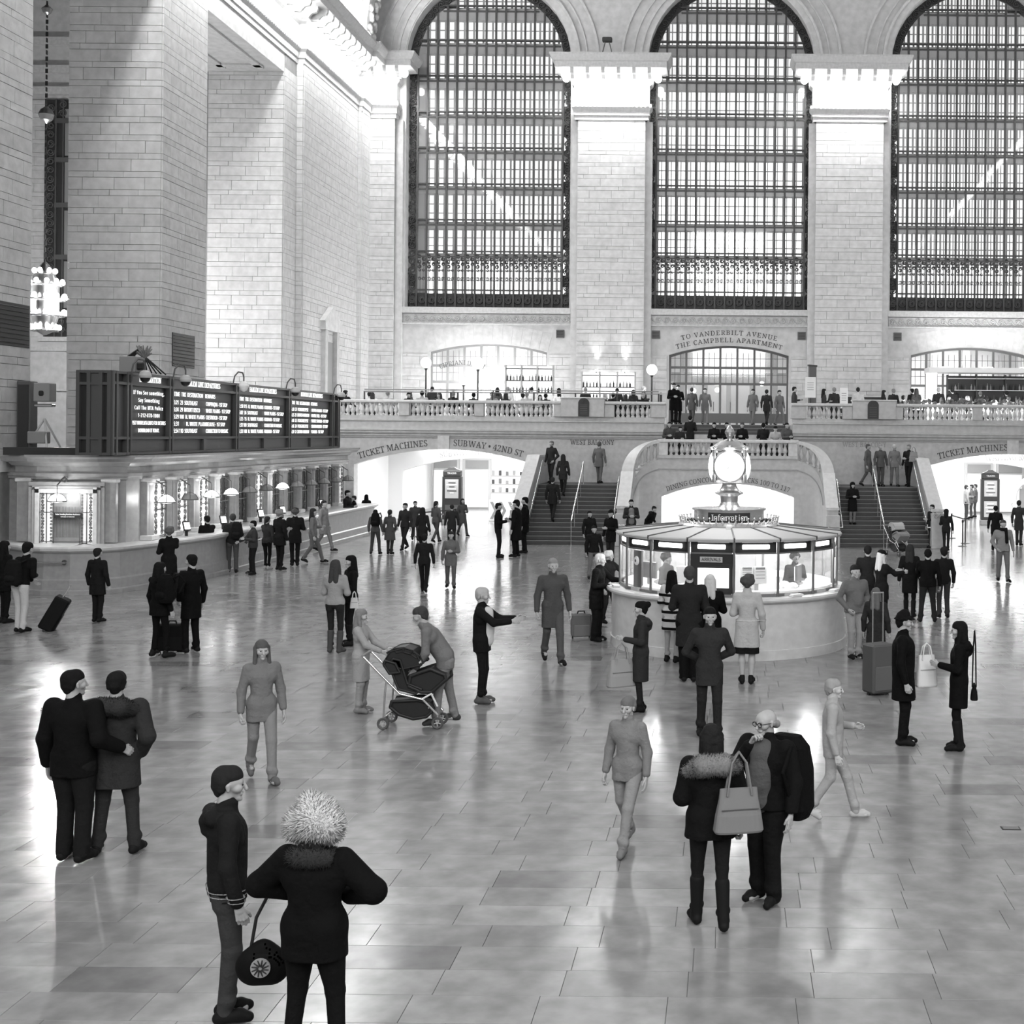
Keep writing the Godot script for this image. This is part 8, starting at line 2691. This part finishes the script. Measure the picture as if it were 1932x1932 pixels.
	person({"l": "grey walker at the right jamb of the central doors", "p": Vector2(2.45, 64.40), "y": 4.58, "f": 30, "h": 1.72, "fem": true, "legs": "walk", "coat": [0.7, 0.160, 1.0], "pants": [0.160, "pants"], "hair": ["short", 0.03]})
	person({"l": "seated clerk in dark clothes inside the booth at left", "p": Vector2(-1.22, 26.90), "y": 0.50, "f": 60, "h": 1.66, "fem": true, "legs": "sit", "la": "hold", "ra": "hold", "coat": [0.9, 0.060, 1.0], "pants": [0.02, "pants"], "hair": ["curly", 0.012], "skin": "skin_dark"})
	person({"l": "dark clothed clerk inside the booth at right", "p": Vector2(1.39, 27.40), "y": 0.50, "f": 20, "h": 1.66, "fem": true, "legs": "sit", "la": "hold", "ra": "hold", "coat": [0.9, 0.020, 1.0], "pants": [0.02, "pants"], "hair": ["curly", 0.012], "skin": "skin_dark"})
	# bags, cases and packs, each a thing of its own
	case_("black upright case standing between the pair left of the open floor", "suitcase", V(-10.33, 0, 24.93), Vector3(0.54, 0.5, 0.24), 0.1, 0.006, 0.0)
	case_("black soft rolling bag tilted behind the white trousered person", "rolling_bag", V(-14.02, 0, 27.48), Vector3(0.42, 0.72, 0.3), 1.9, 0.008, 0.3, 0.5)
	case_("grey upright rolling case with tall bright handle right of the booth", "suitcase", V(2.44, 0, 21.47), Vector3(0.42, 0.78, 0.34), 0.5, 0.09, 0.85)
	case_("faint grey case standing left of the white haired person", "suitcase", V(-2.95, 0, 27.10), Vector3(0.4, 0.46, 0.22), 0.3, 0.13, 0.0)
	case_("dark rolling case with bright handle beside the left long coat at the counter", "suitcase", V(-13.36, 0, 32.85), Vector3(0.45, 0.6, 0.3), 0.6, 0.008, 0.0)
	tote("grey leather shoulder bag hanging on the black parka, beside the bald person", V(0.11, 1.05, 11.05), Vector3(0.42, 0.36, 0.16), 0.25, 0.2, 0.3)
	backpack("big black backpack on the bald person with glasses", V(0.56, 1.10, 12.00), -0.55, 0.006, 1.35)
	tote("pale crumpled shopping bag carried by the person with bunched hair", V(-1.56, 0.59, 19.90), Vector3(0.46, 0.4, 0.2), 0.5, 0.3, 0.25)
	tote("white plastic bag held by the person in the brimmed hat", V(2.69, 1.00, 17.98), Vector3(0.3, 0.42, 0.16), 0.3, 0.7, 0.16, "shopping_bag")
	tote("small black shoulder bag on a thin strap at far right", V(3.27, 0.79, 17.63), Vector3(0.24, 0.2, 0.1), 1.4, 0.006, 0.7)
	tote("grey waist bag on the broad person in the far right group", V(4.58, 0.80, 29.99), Vector3(0.4, 0.3, 0.16), 0.1, 0.12, 0.2)
	tote("pale papers bag hung beside the long haired hugging person", V(-7.15, 0.86, 25.66), Vector3(0.16, 0.2, 0.05), 0.4, 0.65, 0.12, "paper_bag")
	tote("pale bag held at the top of the right stairs", V(7.48, 3.32, 53.90), Vector3(0.4, 0.4, 0.14), 0.2, 0.3, 0.2)
	backpack("black backpack on the person in white trousers", V(-14.43, 1.24, 27.04), 2.90, 0.01, 0.95)
	backpack("dark backpack on the walker by the ticket counter", V(-14.18, 1.27, 38.61), -2.80, 0.012, 0.9)
	backpack("dark backpack on the person before the left arch", V(-11.85, 1.20, 45.00), 3.05, 0.008, 0.85)
	backpack("black backpack on the hooded person left of the black case", V(-10.16, 1.28, 24.20), 2.60, 0.006, 0.95)
	round_bag("round black bag with a pale medallion at the hip of the white hat", V(-3.10, 0.57, 9.00))

func round_bag(label: String, at: Vector3):
	var t := thing("handbag", label, "bag", at, 0.15)
	part("bag_body", nm([[Vector3(-0.05, -0.02, 0), Vector3(0.05, -0.02, 0), 0.13, 0.13, 1.6], [Vector3(0, 0.05, 0), Vector3(0, 0.08, 0), 0.1, 0.08, 1.6]], 0.011, 0.05), tone(0.006, 0.6), t)
	var m := MB.new()
	m.lathe(Vector3.ZERO, [Vector2(0.066, 0), Vector2(0.064, 0.008), Vector2(0.0, 0.012)], 24)
	part("medallion", m, tone(0.3, 0.5), t, Vector3(0.0, 0.0, 0.092), Basis(Vector3.RIGHT, PI / 2))
	m = MB.new()
	for k in 12:
		var a := TAU * k / 12.0
		m.tube(Vector3(cos(a) * 0.012, sin(a) * 0.012, 0), Vector3(cos(a + 0.3) * 0.056, sin(a + 0.3) * 0.056, 0), 0.006, 0.004, 4)
	part("medallion_pattern", m, "iron", t, Vector3(0, 0, 0.104))
	m = MB.new()
	m.pipe([Vector3(-0.08, 0.1, 0), Vector3(-0.05, 0.3, -0.02), Vector3(0.05, 0.5, -0.05), Vector3(0.1, 0.62, -0.1)], 0.012, 5)
	part("strap", m, "black", t)
